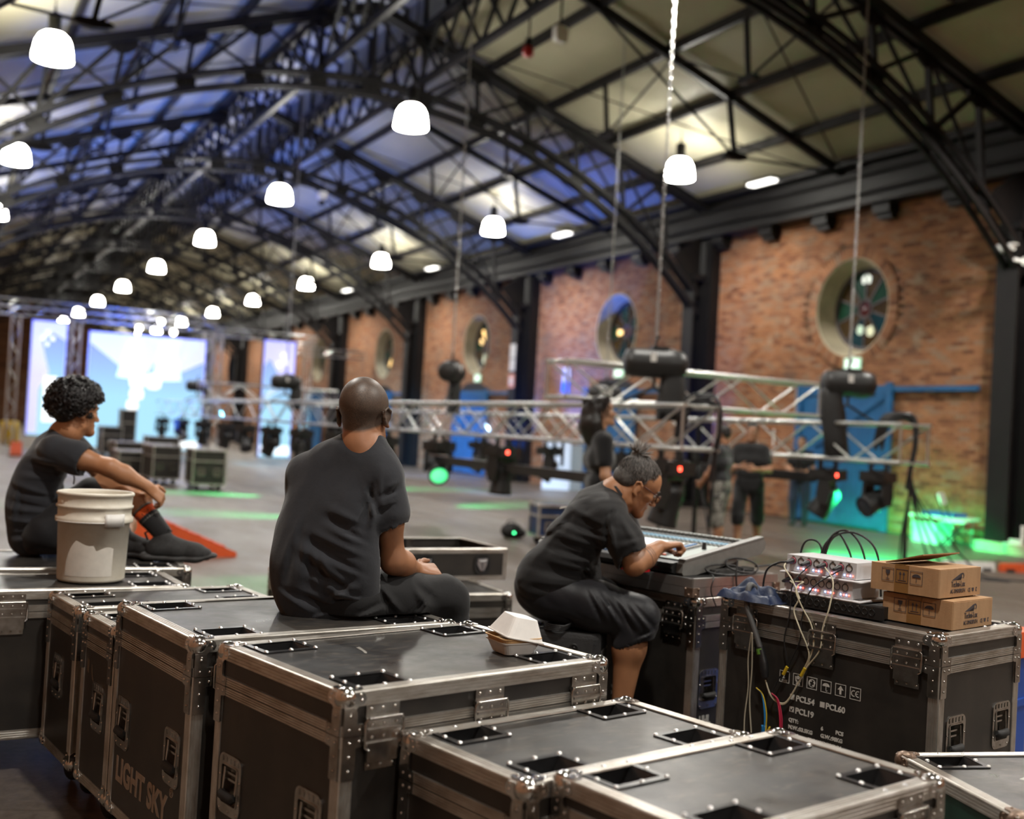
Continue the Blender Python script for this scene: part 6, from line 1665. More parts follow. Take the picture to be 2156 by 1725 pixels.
for nm, yy, zz, lab in (('cable_tag', 0.603, zc - 0.235, 'yellow tape tag on the black leads'), ('cable_tag', 0.525, zc - 0.225, 'yellow tape tag on the cream leads')):
    mb = MB(); mb.tube([(0, 0.008, -0.016), (0, -0.008, 0.016)], 0.0065, 8); o = obj(nm, mb, M['yellow_cable'], loc=jp(-0.0145, yy, zz), rot=(0, 0, JA)); tag(o, lab, 'tape')
def hank(label, mat, y, ztop, zbot, spread, ntag, col2=None, nw=5):
    t = thing('wire_tail', label, 'wires', jp(-0.022, y, ztop), JA)
    r3 = random.Random(int(y * 1000)); mb = MB(); mb2 = MB()
    for i in range(nw):
        s_ = (i - (nw - 1) / 2) / nw * spread
        pts = [(0, 0.05, 0.02), (0.0, 0.02 + s_ * 0.2, 0.0), (0.004 * math.sin(i), s_ * 0.3, -0.07), (0.0, s_ * 0.25, -0.16), (0.004 * math.cos(i), s_ + r3.uniform(-0.008, 0.008), (zbot - ztop) * 0.75), (0, s_ * 0.7 + r3.uniform(-0.01, 0.01), zbot - ztop)]
        (mb2 if (col2 and i < 2) else mb).tube(catmull(pts, 5), 0.0026, 5)
    obj('wires', mb, mat, t)
    if col2: obj('second_colour_wires', mb2, col2, t)
    mb = MB(); mb.tube([(0, 0, ntag - 0.018), (0, 0, ntag + 0.018)], [0.009, 0.0065], 8); obj('yellow_tape', mb, M['yellow_cable'], t)
hank('blue and yellow wire tail hanging down the front of the PCL19 case', M['blue_cable'], 0.676, zc - 0.345, 0.40, 0.03, -0.16, M['yellow_cable'])
hank('red wire tail hanging down the front of the PCL19 case', M['red_cable'], 0.605, zc - 0.350, 0.40, 0.035, -0.12)
lead('pale string tied round the multicore, hanging down the case', [jp(-0.044, 0.745, zc - 0.115), jp(-0.03, 0.765, zc - 0.22), jp(-0.02, 0.765, zc - 0.33), jp(-0.02, 0.775, zc - 0.46), jp(-0.02, 0.765, zc - 0.60)], 0.0028, plain('pale_string', (0.42, 0.38, 0.29), 0.8), extra=([jp(-0.044, 0.742, zc - 0.115), jp(-0.03, 0.745, zc - 0.25), jp(-0.02, 0.755, zc - 0.38), jp(-0.02, 0.74, zc - 0.50)],))
# black loops behind the upper splitter
BG_ = 'black leads looping behind the splitters'
top = zc + 0.1905
for k, (y0, y1, h) in enumerate(((0.665, 0.50, 0.10), (0.675, 0.56, 0.085), (0.655, 0.44, 0.095))):
    lead('black lead arching behind the upper splitter, the %s arch' % ('tallest', 'inner', 'widest')[k], [jp(0.30, y0 + 0.01, top - 0.12), jp(0.29, y0, top + 0.0), jp(0.30, y0 - 0.03, top + h * 0.75), jp(0.31, (y0 + y1) / 2, top + h), jp(0.32, y1 + 0.03, top + h * 0.62), jp(0.33, y1, top - 0.02), jp(0.335, y1 - 0.01, top - 0.14)], 0.0042, M['cable'], grp=BG_)
lead('black lead with a connector dropping from the end of the upper splitter', [jp(0.12, 0.70, top - 0.035), jp(0.10, 0.74, top - 0.04), jp(0.09, 0.79, top - 0.08), jp(0.10, 0.80, zc + 0.012), jp(0.22, 0.80, zc + 0.006)], 0.0042, M['cable'], grp=BG_)
lead('small black arch left of the splitters', [jp(0.33, 0.80, zc + 0.01), jp(0.33, 0.80, top - 0.02), jp(0.33, 0.77, top + 0.04), jp(0.33, 0.71, top + 0.03), jp(0.33, 0.69, top - 0.06), jp(0.34, 0.69, zc + 0.01)], 0.0042, M['cable'], grp=BG_)
# loops of black cable on the tray beside the console
IM = Matrix.Translation((2.915, 3.853, 0.9155)) @ Matrix.Rotation(R_(13.5), 4, 'Z')
t = thing('coiled_cable', 'loose loops of black cable on the tray beside the console', 'cable', IM.translation, R_(13.5))
mb = MB()
for cx_, cy_, rx, ry, zz, tl in ((0.27, 0.045, 0.125, 0.040, 0.008, 0.35), (0.40, 0.05, 0.105, 0.045, 0.012, 0.55), (0.33, 0.03, 0.14, 0.035, 0.005, 0.15)):
    mb.tube([(cx_ + rx * math.cos(a), cy_ + ry * math.sin(a), zz + 0.035 * (1 + math.sin(a)) * tl * 1.4) for a in np.linspace(0, 2 * math.pi, 28, endpoint=False)], 0.0042, 6, closed=True)
mb.tube(catmull([(0.50, 0.05, 0.03), (0.62, 0.02, 0.035), (0.68, -0.06, 0.005), (0.70, -0.16, 0.0)], 6), 0.0042, 6); mb.tube(catmull([(0.16, 0.04, 0.01), (0.12, -0.015, 0.005), (0.10, -0.02, -0.05), (0.14, -0.02, -0.12)], 6), 0.003, 6)
mb.tube(catmull([(0.30, 0.0, 0.07), (0.28, -0.012, 0.0), (0.29, -0.014, -0.06)], 5), 0.0042, 6)
obj('loops', mb, M['cable'], t)
t = thing('foam_block', 'dark foam pad lying behind the console cheek', 'foam', IM @ Vector((0.22, 0.045, 0.0)), R_(13.5 + 4)); mb = MB(); mb.prism(rrect(0.30, 0.06, 0.02), (0.16, 0.03, 0), X, Y, Z, 0, 0.022); obj('pad', mb, plain('dark_foam', (0.035, 0.034, 0.032), 0.8), t)
# floor cables at the right
lead('black cables snaking over the floor behind the cardboard boxes', [(6.2, 5.2, 0.02), (7.2, 5.9, 0.02), (8.2, 6.2, 0.02), (9.3, 6.9, 0.02), (10.4, 6.6, 0.02)], 0.022, M['cable'], extra=([(6.0, 5.6, 0.02), (7.4, 6.3, 0.02), (8.6, 6.3, 0.02), (10.0, 7.4, 0.02)], [(6.4, 4.7, 0.02), (7.6, 5.6, 0.02), (9.0, 5.9, 0.02), (10.5, 6.2, 0.02)]))
# pen and gloves by the curly-haired man
t = thing('work_glove', 'dark crumpled work glove with pale fingertips beside the curly-haired man', 'glove', (0.66, 5.86, 0.7425), 0.4)
mb = MB(); mb.sphere((0.06, 0, 0.025), (0.09, 0.045, 0.027), 14, 8)
for i in range(4): mb.tube(catmull([(0.11, -0.03 + 0.02 * i, 0.03), (0.16, -0.035 + 0.024 * i, 0.032), (0.19 + 0.01 * i, -0.04 + 0.026 * i, 0.015)], 4), 0.012, 8)
obj('palm', mb, plain('dark_glove', (0.03, 0.028, 0.025), 0.8), t)
mb = MB(); mb.sphere((-0.03, 0, 0.03), (0.035, 0.04, 0.032), 12, 8); obj('cuff', mb, plain('pale_glove_cuff', (0.45, 0.42, 0.36), 0.8), t)
# ------------------------------------------------------------------ people: smooth bodies from blended limbs
def px(u, v, d):
    """point seen from the camera's place: used only to set joints in the hall's coordinates"""
    return np.array(cam_org + (np.array(RIGHT) * ((u - 1078) / FPX) - np.array(UP) * ((v - 862.5) / FPX) + np.array(FWD)) * d)
cam_org = np.array((0, 0, EYE))
RW, UW, FW = np.array(RIGHT), np.array(UP), np.array(FWD)

class Body:
    def __init__(self, res=0.005): self.p = []; self.res = res; self.disp = []
    def cap(self, a, b, ra, rb=None, k=0.02, flat=None, sub=False):
        self.p.append(('c', np.array(a, float), np.array(b, float), ra, ra if rb is None else rb, k, flat, sub)); return self
    def chain(self, pts, rs, k=0.02, flat=None):
        for i in range(len(pts) - 1): self.cap(pts[i], pts[i + 1], rs[i], rs[i + 1], k, flat)
        return self
    def ell(self, c, r, R=None, k=0.02, sub=False):
        self.p.append(('e', np.array(c, float), np.array(r, float), np.eye(3) if R is None else np.array(R, float), 0, k, None, sub)); return self
    def mesh(self, name, smooth=1):
        h = self.res
        lo, hi = np.full(3, 1e9), np.full(3, -1e9); bb = []
        for q in self.p:
            m = q[5] + 3 * h
            if q[0] == 'c':
                r = max(q[3], q[4]); a, b = np.minimum(q[1], q[2]) - r - m, np.maximum(q[1], q[2]) + r + m
            else:
                r = max(q[2]); a, b = q[1] - r - m, q[1] + r + m
            bb.append((a, b))
            if not q[7]: lo = np.minimum(lo, a); hi = np.maximum(hi, b)
        n = np.ceil((hi - lo) / h).astype(int) + 2
        F = np.full(n, 1.0, np.float32)
        ax = [lo[i] + h * np.arange(n[i]) for i in range(3)]
        for q, (a, b) in zip(self.p, bb):
            i0 = np.clip(((a - lo) / h).astype(int), 0, n - 1); i1 = np.clip(((b - lo) / h).astype(int) + 2, 1, n)
            if np.any(i1 <= i0): continue
            sl = tuple(slice(i0[i], i1[i]) for i in range(3))
            gx, gy, gz = np.meshgrid(*[ax[i][sl[i]] for i in range(3)], indexing='ij')
            P = np.stack([gx, gy, gz], -1).astype(np.float32)
            if q[0] == 'c':
                ab = q[2] - q[1]; L2 = max(ab @ ab, 1e-12)
                t = np.clip(((P - q[1]) @ ab) / L2, 0, 1)
                d = P - (q[1] + t[..., None] * ab)
                if q[6] is not None:
                    nrm, s = q[6]; nrm = np.array(nrm, float); nrm = nrm / np.linalg.norm(nrm)
                    d = d + (d @ nrm)[..., None] * nrm * (1 / s - 1)
                D = np.linalg.norm(d, axis=-1) - (q[3] + t * (q[4] - q[3]))
            else:
                d = ((P - q[1]) @ q[3].T) / q[2]
                l = np.linalg.norm(d, axis=-1)
                D = (l - 1) * min(q[2]) * (0.6 + 0.4 * 1) 
            D = D.astype(np.float32)
            G = F[sl]; k = max(q[5], 1e-4)
            if q[7]:
                D = -D; hh = np.clip(0.5 - 0.5 * (G - D) / k, 0, 1)
                F[sl] = G + (D - G) * hh + k * hh * (1 - hh)
            else:
                hh = np.clip(0.5 + 0.5 * (G - D) / k, 0, 1)
                F[sl] = G + (D - G) * hh - k * hh * (1 - hh)
        if self.disp:
            idx = np.argwhere(np.abs(F) < 0.03)
            P = lo + idx * h
            add = np.zeros(len(P))
            for f in self.disp: add += f(P)
            F[idx[:, 0], idx[:, 1], idx[:, 2]] += add.astype(np.float32)
        vs, fs = surfnet(F, lo, h)
        for _ in range(smooth): vs = relax(vs, fs)
        me = bpy.data.meshes.new(name)
        me.vertices.add(len(vs)); me.vertices.foreach_set('co', vs.astype(np.float32).ravel())
        me.loops.add(fs.size); me.loops.foreach_set('vertex_index', fs.astype(np.int32).ravel())
        me.polygons.add(len(fs)); me.polygons.foreach_set('loop_start', np.arange(0, fs.size, 4, dtype=np.int32))
        me.polygons.foreach_set('use_smooth', np.ones(len(fs), bool))
        me.update(calc_edges=True)
        return me

def surfnet(F, lo, h):
    S_ = (F < 0)
    n = F.shape
    c = sum(S_[i:n[0] - 1 + i, j:n[1] - 1 + j, k:n[2] - 1 + k].astype(np.int8) for i in (0, 1) for j in (0, 1) for k in (0, 1))
    act = np.argwhere((c > 0) & (c < 8))
    I, J, K = act.T
    off = [(i, j, k) for i in (0, 1) for j in (0, 1) for k in (0, 1)]
    val = [F[I + o[0], J + o[1], K + o[2]] for o in off]
    acc = np.zeros((len(act), 3)); cnt = np.zeros(len(act))
    for a in range(8):
        for b in range(a + 1, 8):
            if sum(abs(off[a][q] - off[b][q]) for q in range(3)) != 1: continue
            m = (val[a] < 0) != (val[b] < 0)
            t = np.where(m, val[a] / np.where(m, val[a] - val[b], 1), 0)
            for q in range(3): acc[:, q] += m * (off[a][q] + t * (off[b][q] - off[a][q]))
            cnt += m
    vs = lo + h * (act + acc / cnt[:, None])
    vid = np.full([q - 1 for q in n], -1, np.int32); vid[I, J, K] = np.arange(len(act))
    fs = []
    for axis in range(3):
        o1, o2 = [(1, 2), (2, 0), (0, 1)][axis]
        sl0 = [slice(1, -1)] * 3; sl1 = [slice(1, -1)] * 3
        A = S_; 
        s0 = [slice(None)] * 3; s1 = [slice(None)] * 3
        s0[axis] = slice(0, -1); s1[axis] = slice(1, None)
        ch = A[tuple(s0)] != A[tuple(s1)]
        e = np.argwhere(ch)
        ok = (e[:, o1] > 0) & (e[:, o2] > 0) & (e[:, o1] < n[o1] - 1) & (e[:, o2] < n[o2] - 1)
        e = e[ok]
        d1 = np.zeros(3, int); d1[o1] = 1; d2 = np.zeros(3, int); d2[o2] = 1
        q = [e - d1 - d2, e - d2, e, e - d1]
        ids = np.stack([vid[tuple(p.T)] for p in q], 1)
        inside = A[tuple(e.T)]
        ids = np.where(inside[:, None], ids, ids[:, ::-1])
        fs.append(ids)
    fs = np.concatenate(fs)
    return vs, fs[(fs >= 0).all(1)]

def relax(vs, fs, w_=0.5):
    acc = np.zeros_like(vs); cnt = np.zeros(len(vs))
    for i in range(4):
        a, b = fs[:, i], fs[:, (i + 1) % 4]
        for q in range(3):
            acc[:, q] += np.bincount(a, vs[b, q], len(vs)) + np.bincount(b, vs[a, q], len(vs))
        cnt += np.bincount(a, minlength=len(vs)) + np.bincount(b, minlength=len(vs))
    return vs * (1 - w_) + w_ * acc / np.maximum(cnt, 1)[:, None]

def fold(p, q, wd, amp, axis=None):
    """a crease: raised (amp>0) ridge along the segment p-q, measured across the given viewing axis"""
    p, q = np.array(p, float), np.array(q, float); ax_ = FW if axis is None else np.array(axis, float)
    def f(P):
        d = P - p; e = q - p
        d = d - (d @ ax_)[:, None] * ax_; e = e - (e @ ax_) * ax_
        t = np.clip((d @ e) / (e @ e), 0, 1)
        nrm = np.cross(e, ax_); nrm /= np.linalg.norm(nrm) + 1e-9
        sg = (d - t[:, None] * e); r = np.linalg.norm(sg, axis=1); q_ = sg @ nrm
        along = np.sqrt(np.maximum(r * r - q_ * q_, 0))
        wv = wd * (0.6 + 0.7 * t)
        sh_ = np.exp(-(q_ / wv) ** 2) - 0.75 * np.exp(-((q_ - 1.8 * wv) / wv) ** 2)
        return -1.35 * amp * sh_ * np.exp(-(along / 0.02) ** 2) * np.sin(np.pi * np.clip(t * 0.9 + 0.05, 0.06, 0.94))
    return f
def crumple(amp, scale, seed, stretch=(1, 1, 1)):
    r = np.random.RandomState(seed); D = r.normal(size=(7, 3)); D /= np.linalg.norm(D, axis=1)[:, None]; ph = r.uniform(0, 6.28, 7); fr = r.uniform(0.6, 1.8, 7) / scale
    st_ = np.array(stretch)
    def f(P):
        w_ = np.zeros(len(P)); Q = P * st_
        wob = 0.6 * np.sin(Q @ D[0] * fr[0] + ph[0]) + 0.6 * np.sin(Q @ D[1] * fr[1] + ph[1])
        for i in range(2, 7): w_ += 1 - 2 * np.abs(np.sin(Q @ D[i] * fr[i] * 0.5 + ph[i] + wob))
        return amp * w_ / 5
    return f
def frame(fwd, up):
    f = np.array(fwd, float); f /= np.linalg.norm(f); u = np.array(up, float); u = u - f * (u @ f); u /= np.linalg.norm(u)
    return np.stack([np.cross(f, u), f, u], 1)     # columns: right, forward, up
def head(B, c, Rm, s=1.0, ears=True, neck=None, nose=1.0, jaw=1.0):
    """head centred at eye height c; Rm columns right/forward/up"""
    def g(x, y, z): return np.array(c) + Rm @ (np.array((x, y, z)) * s)
    B.ell(g(0, -0.012, 0.035), np.array((0.076, 0.097, 0.088)) * s, Rm.T, 0.02)
    B.ell(g(0, 0.030, 0.030), np.array((0.066, 0.066, 0.070)) * s, Rm.T, 0.02)
    B.ell(g(0, 0.040, -0.040), np.array((0.056 * jaw, 0.050, 0.070)) * s, Rm.T, 0.025)
    B.cap(g(-0.045 * jaw, 0.010, -0.070), g(0, 0.072, -0.100), 0.022 * s, 0.020 * s, 0.02); B.cap(g(0.045 * jaw, 0.010, -0.070), g(0, 0.072, -0.100), 0.022 * s, 0.020 * s, 0.02)
    B.cap(g(-0.045 * jaw, 0.0, -0.03), g(-0.047 * jaw, 0.006, -0.070), 0.026 * s, 0.021 * s, 0.02); B.cap(g(0.045 * jaw, 0.0, -0.03), g(0.047 * jaw, 0.006, -0.070), 0.026 * s, 0.021 * s, 0.02)
    B.cap(g(-0.030, 0.082, 0.024), g(0.030, 0.082, 0.024), 0.012 * s, None, 0.012)
    B.cap(g(0, 0.090, 0.012), g(0, 0.108 * nose, -0.030), 0.008 * s, 0.012 * s, 0.008)
    B.ell(g(0, 0.112 * nose, -0.034), np.array((0.013, 0.011, 0.010)) * s, Rm.T, 0.006)
    for q in (-1, 1):
        B.ell(g(q * 0.013, 0.100, -0.038), np.array((0.008, 0.010, 0.007)) * s, Rm.T, 0.006)
        B.ell(g(q * 0.032, 0.092, 0.002), np.array((0.016, 0.012, 0.011)) * s, Rm.T, 0.008, True)
        B.ell(g(q * 0.042, 0.062, -0.020), np.array((0.020, 0.020, 0.018)) * s, Rm.T, 0.015)
    B.cap(g(-0.020, 0.084, -0.064), g(0.020, 0.084, -0.064), 0.007 * s, None, 0.006); B.cap(g(0, 0.092, -0.0625), g(0, 0.092, -0.063), 0.007 * s, None, 0.008)
    B.cap(g(-0.016, 0.083, -0.078), g(0.016, 0.083, -0.078), 0.008 * s, None, 0.006)
    B.ell(g(0, 0.083, -0.100), np.array((0.020, 0.014, 0.016)) * s, Rm.T, 0.012)
    if ears:
        for q in (-1, 1):
            er = np.array(((math.cos(0.55), q * math.sin(0.55), 0), (q * -math.sin(0.55), math.cos(0.55), 0), (0, 0, 1)))
            RR_ = Rm @ er
            def e(x, y, z): return np.array(c) + Rm @ (np.array((q * 0.080, -0.006, -0.010)) * s) + RR_ @ (np.array((q * x, y, z)) * s)
            ring_ = [e(0.0, 0.012, -0.004), e(0.010, 0.010, 0.020), e(0.014, -0.004, 0.031), e(0.016, -0.018, 0.022), e(0.014, -0.019, 0.0), e(0.008, -0.008, -0.022), e(0.002, 0.006, -0.030)]
            B.chain(ring_, [0.0045 * s] * 5 + [0.0065 * s, 0.006 * s], 0.004)
            B.ell(e(0.005, -0.004, 0.0), np.array((0.006, 0.016, 0.027)) * s, RR_.T, 0.005)
    if neck is not None:
        B.chain([g(0, -0.022, -0.050), g(0, -0.032, -0.10), neck], [0.056 * s, 0.055 * s, 0.064 * s], 0.03)
def hand(B, wrist, d, n, side, curl=0.7, s=1.0, spread=0.06, thumb=0.6, point=None, k=0.006):
    """palm and five fingers; d finger direction, n palm normal (palm faces n), side = towards the thumb"""
    d = np.array(d, float); d /= np.linalg.norm(d); n = np.array(n, float); n = n - d * (n @ d); n /= np.linalg.norm(n)
    sd = np.cross(n, d); sd = sd if sd @ np.array(side, float) > 0 else -sd
    w = np.array(wrist, float)
    B.cap(w, w + d * 0.02 * s, 0.026 * s, 0.026 * s, 0.02, (n, 0.72))
    for q in (-0.026, -0.009, 0.009, 0.026): B.cap(w + d * 0.018 * s + sd * q * 0.7 * s, w + d * 0.085 * s + sd * q * s, 0.0165 * s, 0.0125 * s, 0.012, (n, 0.85))
    for i, (q, L) in enumerate(((0.028, 0.070), (0.0095, 0.079), (-0.0095, 0.074), (-0.028, 0.058))):
        a = w + d * 0.086 * s + sd * q * s; ang = 0.25 * curl; dr = d + sd * (q * spread / 0.03)
        cu = curl if point is None or i != point else 0.08
        pts = [a]; r_ = [0.0098]
        for f, (frac, bend) in enumerate(((0.46, 0.55), (0.30, 0.95), (0.24, 0.75))):
            ang += cu * bend
            pts.append(pts[-1] + (dr * math.cos(ang) + n * math.sin(ang)) * L * frac * s); r_.append((0.0088, 0.0078, 0.0066)[f])
        B.chain(pts, [q2 * s for q2 in r_], k)
    t0 = w + d * 0.028 * s + sd * 0.024 * s + n * 0.006 * s
    t1 = t0 + (d * 0.45 + sd * 0.75 + n * 0.35 * thumb) * 0.045 * s
    t2 = t1 + (d * 0.80 + sd * (0.55 - 0.7 * thumb) + n * 0.45 * thumb) * 0.034 * s
    t3 = t2 + (d * 0.85 + sd * (0.35 - 0.8 * thumb) + n * 0.5 * thumb) * 0.026 * s
    B.chain([t0, t1, t2, t3], [0.015 * s, 0.0118 * s, 0.0105 * s, 0.0082 * s], 0.008)
    return [t3]
def skin(name, col, var=0.25):
    m, nt, b = newmat(name)
    pos = coords(nt, 'Object')
    f = ramp(nt, noise(nt, pos, 7, 5), 0.35, 0.7)
    nt.links.new(mixc(nt, f, col, tuple(c_ * (1 - var) for c_ in col)), b.inputs['Base Color'])
    b.inputs['Roughness'].default_value = 0.48
    b.inputs['Subsurface Weight'].default_value = 0.0
    bump(nt, b, noise(nt, pos, 220, 3), 0.08, 0.002)
    return m, nt, b, f
def cloth(name, col, rough=0.85, var=0.25, weave=900, sheen=0.2):
    m, nt, b = newmat(name)
    pos = coords(nt, 'Object')
    f = ramp(nt, noise(nt, pos, 6, 5, 0.65), 0.35, 0.7)
    nt.links.new(mixc(nt, f, col, tuple(c_ * (1 - var) for c_ in col)), b.inputs['Base Color'])
    b.inputs['Roughness'].default_value = rough
    b.inputs['Sheen Weight'].default_value = sheen; b.inputs['Sheen Roughness'].default_value = 0.5
    b.inputs['Specular IOR Level'].default_value = 0.25
    bump(nt, b, noise(nt, pos, 55, 6, 0.7), 0.25, 0.004)
    return m
def add(name, me, mat, parent, label=None):
    me.materials.append(mat)
    o = link(name, me, parent)
    inv = parent.matrix_basis.inverted()
    me.transform(inv)
    if label: o['label'] = label
    return o
def person(label, base, rz=0.0, group=None):
    return thing('person', label, 'person', tuple(base), rz, group)

# ---------------------------------------------------------------- the seated man in grey, seen from behind
def build_grey():
    P = person('man with shaved head and grey t-shirt sitting on the LIGHT SKY case', (1.2, 3.7, 0.835))
    D = 3.86
    pel = px(700, 1262, D); mid = px(683, 1165, D - 0.01); che = px(700, 1050, D + 0.01); nb = px(766, 925, D + 0.03)
    hc = px(767, 872, D + 0.06)
    rs, re, rw = px(808, 1010, D - 0.01), px(828, 1180, D + 0.02), px(872, 1198, D + 0.16)
    ls, le, lw = px(642, 995, D + 0.10), px(650, 1165, D + 0.28), px(790, 1205, D + 0.34)
    hipR, kneeR, ankR = px(742, 1268, D), px(938, 1262, D + 0.20), px(960, 1500, D + 0.26)
    hipL, kneeL, ankL = px(690, 1262, D + 0.16), px(930, 1256, D + 0.46), px(940, 1490, D + 0.52)
    # skin
    B = Body(0.0045)
    hf = frame(FW * 0.96 + RW * 0.25 - UW * 0.03, UW + RW * 0.02)
    head(B, hc, hf, 1.06, neck=nb - UW * 0.03, jaw=1.0)
    B.chain([nb - UW * 0.05, (rs + nb) / 2 - UW * 0.03, rs], [0.05, 0.05, 0.045], 0.03); B.chain([nb - UW * 0.05, (ls + nb) / 2 - UW * 0.03, ls], [0.05, 0.05, 0.045], 0.03)
    B.chain([nb - UW * 0.06, che + FW * 0.05, mid + FW * 0.04, pel + FW * 0.02], [0.055, 0.07, 0.07, 0.07], 0.04)
    B.chain([rs, (rs + re) / 2, re], [0.048, 0.049, 0.040], 0.03); B.chain([re, re * 0.6 + rw * 0.4, rw], [0.041, 0.044, 0.028], 0.03)
    B.ell(re + UW * -0.012, (0.036, 0.036, 0.036), None, 0.02)
    B.chain([ls, (ls + le) / 2, le, lw], [0.050, 0.047, 0.038, 0.028], 0.03)
    hand(B, rw + (rw - re) / np.linalg.norm(rw - re) * 0.012, RW * 0.75 + FW * 0.55 - UW * 0.12, -UW * 0.75 + FW * 0.5, UW * 0.6 - FW * 0.3, curl=1.0, thumb=0.15, point=None, s=1.0)
    hand(B, lw, RW * 0.8 - UW * 0.2, -UW - FW * 0.2, -FW + UW * 0.2, curl=0.8)
    B.chain([hipR, kneeR, ankR], [0.07, 0.05, 0.035], 0.03); B.chain([hipL, kneeL, ankL], [0.07, 0.05, 0.035], 0.03)
    m, nt, b, f = skin('brown_skin_stubble', (0.33, 0.150, 0.075))
    # close-cropped scalp: darker, by position on the head
    pos = nd(nt, 'ShaderNodeNewGeometry').outputs['Position']
    sub = nd(nt, 'ShaderNodeVectorMath', operation='SUBTRACT'); nt.links.new(pos, sub.inputs[0]); sub.inputs[1].default_value = tuple(hc)
    def dot(v):
        q = nd(nt, 'ShaderNodeVectorMath', operation='DOT_PRODUCT'); nt.links.new(sub.outputs[0], q.inputs[0]); q.inputs[1].default_value = tuple(v); return q.outputs['Value']
    z_ = dot(hf[:, 2] - 0.35 * hf[:, 1])
    k1 = ramp(nt, z_, 0.0, 1.0)
    mr = nd(nt, 'ShaderNodeMapRange'); nt.links.new(z_, mr.inputs[0]); mr.inputs[1].default_value = -0.038; mr.inputs[2].default_value = -0.026
    nz = ramp(nt, noise(nt, pos, 320, 2), 0.35, 0.65)
    patch = ramp(nt, noise(nt, pos, 16, 4), 0.40, 0.62)
    scalp = mixc(nt, patch, (0.075, 0.048, 0.034), (0.135, 0.088, 0.062))
    scalp = mixc(nt, nz, scalp, (0.055, 0.037, 0.028))
    base = b.inputs['Base Color'].links[0].from_socket
    nt.links.new(mixc(nt, mr.outputs[0], base, scalp), b.inputs['Base Color'])
    add('body', B.mesh('body'), m, P)
    # t-shirt
    T = Body(0.0058)
    T.chain([px(764, 938, D + 0.05), px(748, 962, D + 0.045)], [0.074, 0.092], 0.05, (FW, 0.85))
    T.chain([px(752, 948, D + 0.05), px(690, 978, D + 0.07), px(650, 1012, D + 0.09)], [0.060, 0.066, 0.060], 0.05)
    T.chain([px(770, 945, D + 0.05), px(792, 975, D + 0.02)], [0.060, 0.066], 0.05)
    T.chain([px(680, 1022, D + 0.07), px(788, 1010, D + 0.02)], [0.086, 0.080], 0.06)
    T.chain([px(664, 1085, D + 0.06), px(748, 1080, D + 0.0)], [0.112, 0.108], 0.07)
    T.chain([px(652, 1150, D + 0.04), px(738, 1150, D - 0.01)], [0.122, 0.114], 0.07)
    T.chain([px(644, 1208, D + 0.03), px(738, 1210, D - 0.01)], [0.120, 0.112], 0.06)
    T.chain([px(652, 1258, D + 0.02), px(740, 1256, D + 0.01)], [0.108, 0.100], 0.05)
    T.chain([px(668, 1282, D + 0.01), px(728, 1282, D + 0.01)], [0.098, 0.088], 0.03)
    T.chain([rs, rs * 0.6 + re * 0.4, px(814, 1066, D)], [0.066, 0.066, 0.062], 0.04)
    T.cap(px(814, 1062, D), px(818, 1110, D), 0.058, 0.066, 0.008)
    T.chain([ls, ls * 0.5 + le * 0.5], [0.062, 0.058], 0.045)
    T.cap(px(776, 870, D + 0.07), px(771, 896, D + 0.06), 0.055, 0.060, 0.008); T.p[-1] = T.p[-1][:7] + (True,)
    ad = (re - rs) / np.linalg.norm(re - rs); T.cap(px(817, 1084, D) + ad * 0.082, px(817, 1084, D) + ad * 0.25, 0.082, None, 0.004); T.p[-1] = T.p[-1][:7] + (True,)
    for a, c_, w_, am in (((790, 1010), (772, 1110), 0.012, -0.012), ((775, 1030), (795, 1085), 0.010, 0.008), ((770, 1095), (690, 1060), 0.016, 0.006), ((775, 1130), (700, 1085), 0.012, -0.007), ((770, 1160), (660, 1110), 0.014, 0.007),
                          ((770, 1195), (655, 1130), 0.014, -0.008), ((745, 1220), (640, 1140), 0.015, 0.009), ((755, 1240), (650, 1180), 0.013, -0.007), ((770, 1255), (690, 1230), 0.012, 0.010), ((640, 1085), (600, 1200), 0.014, 0.006),
                          ((625, 1120), (612, 1230), 0.013, -0.006), ((655, 1120), (640, 1240), 0.015, 0.007), ((680, 1150), (700, 1250), 0.013, -0.005), ((600, 1240), (680, 1285), 0.014, 0.008), ((640, 1240), (740, 1290), 0.013, -0.008), ((690, 1260), (770, 1220), 0.012, 0.008), ((660, 1295), (760, 1262), 0.010, 0.006),
                          ((840, 1050), (795, 1068), 0.008, 0.004), ((842, 1030), (800, 1045), 0.009, -0.005), ((845, 1010), (815, 1028), 0.010, 0.004), ((800, 1000), (792, 1060), 0.010, -0.007)):
        T.disp.append(fold(px(*a, D), px(*c_, D), w_, am))
    T.disp.append(crumple(0.006, 0.075, 3, (1, 1, 0.6))); T.disp.append(crumple(0.0022, 0.022, 13, (1, 1, 0.5)))
    add('t_shirt', T.mesh('t_shirt'), cloth('charcoal_cotton', (0.025, 0.027, 0.033)), P)
    # collar and seam lines
    C_ = MB(); ring_ = []
    nc = px(770, 921, D + 0.06)
    for a in np.linspace(0, 2 * math.pi, 28, endpoint=False):
        ring_.append(nc + RW * 0.066 * math.cos(a) + FW * 0.070 * math.sin(a) + UW * (0.000 - 0.016 * math.cos(a) - 0.006 * math.sin(a)))
    C_.tube(ring_, 0.0075, 8, closed=True); me = C_.mesh('collar'); add('collar', me, cloth('charcoal_rib', (0.030, 0.032, 0.038)), P)
    # trousers
    Q = Body(0.0062)
    Q.chain([px(655, 1272, D + 0.03), px(738, 1275, D)], [0.108, 0.100], 0.05)
    Q.chain([hipR + UW * 0.0, (hipR * 0.5 + kneeR * 0.5), kneeR], [0.100, 0.092, 0.078], 0.04); Q.chain([kneeR, ankR], [0.078, 0.062], 0.03)
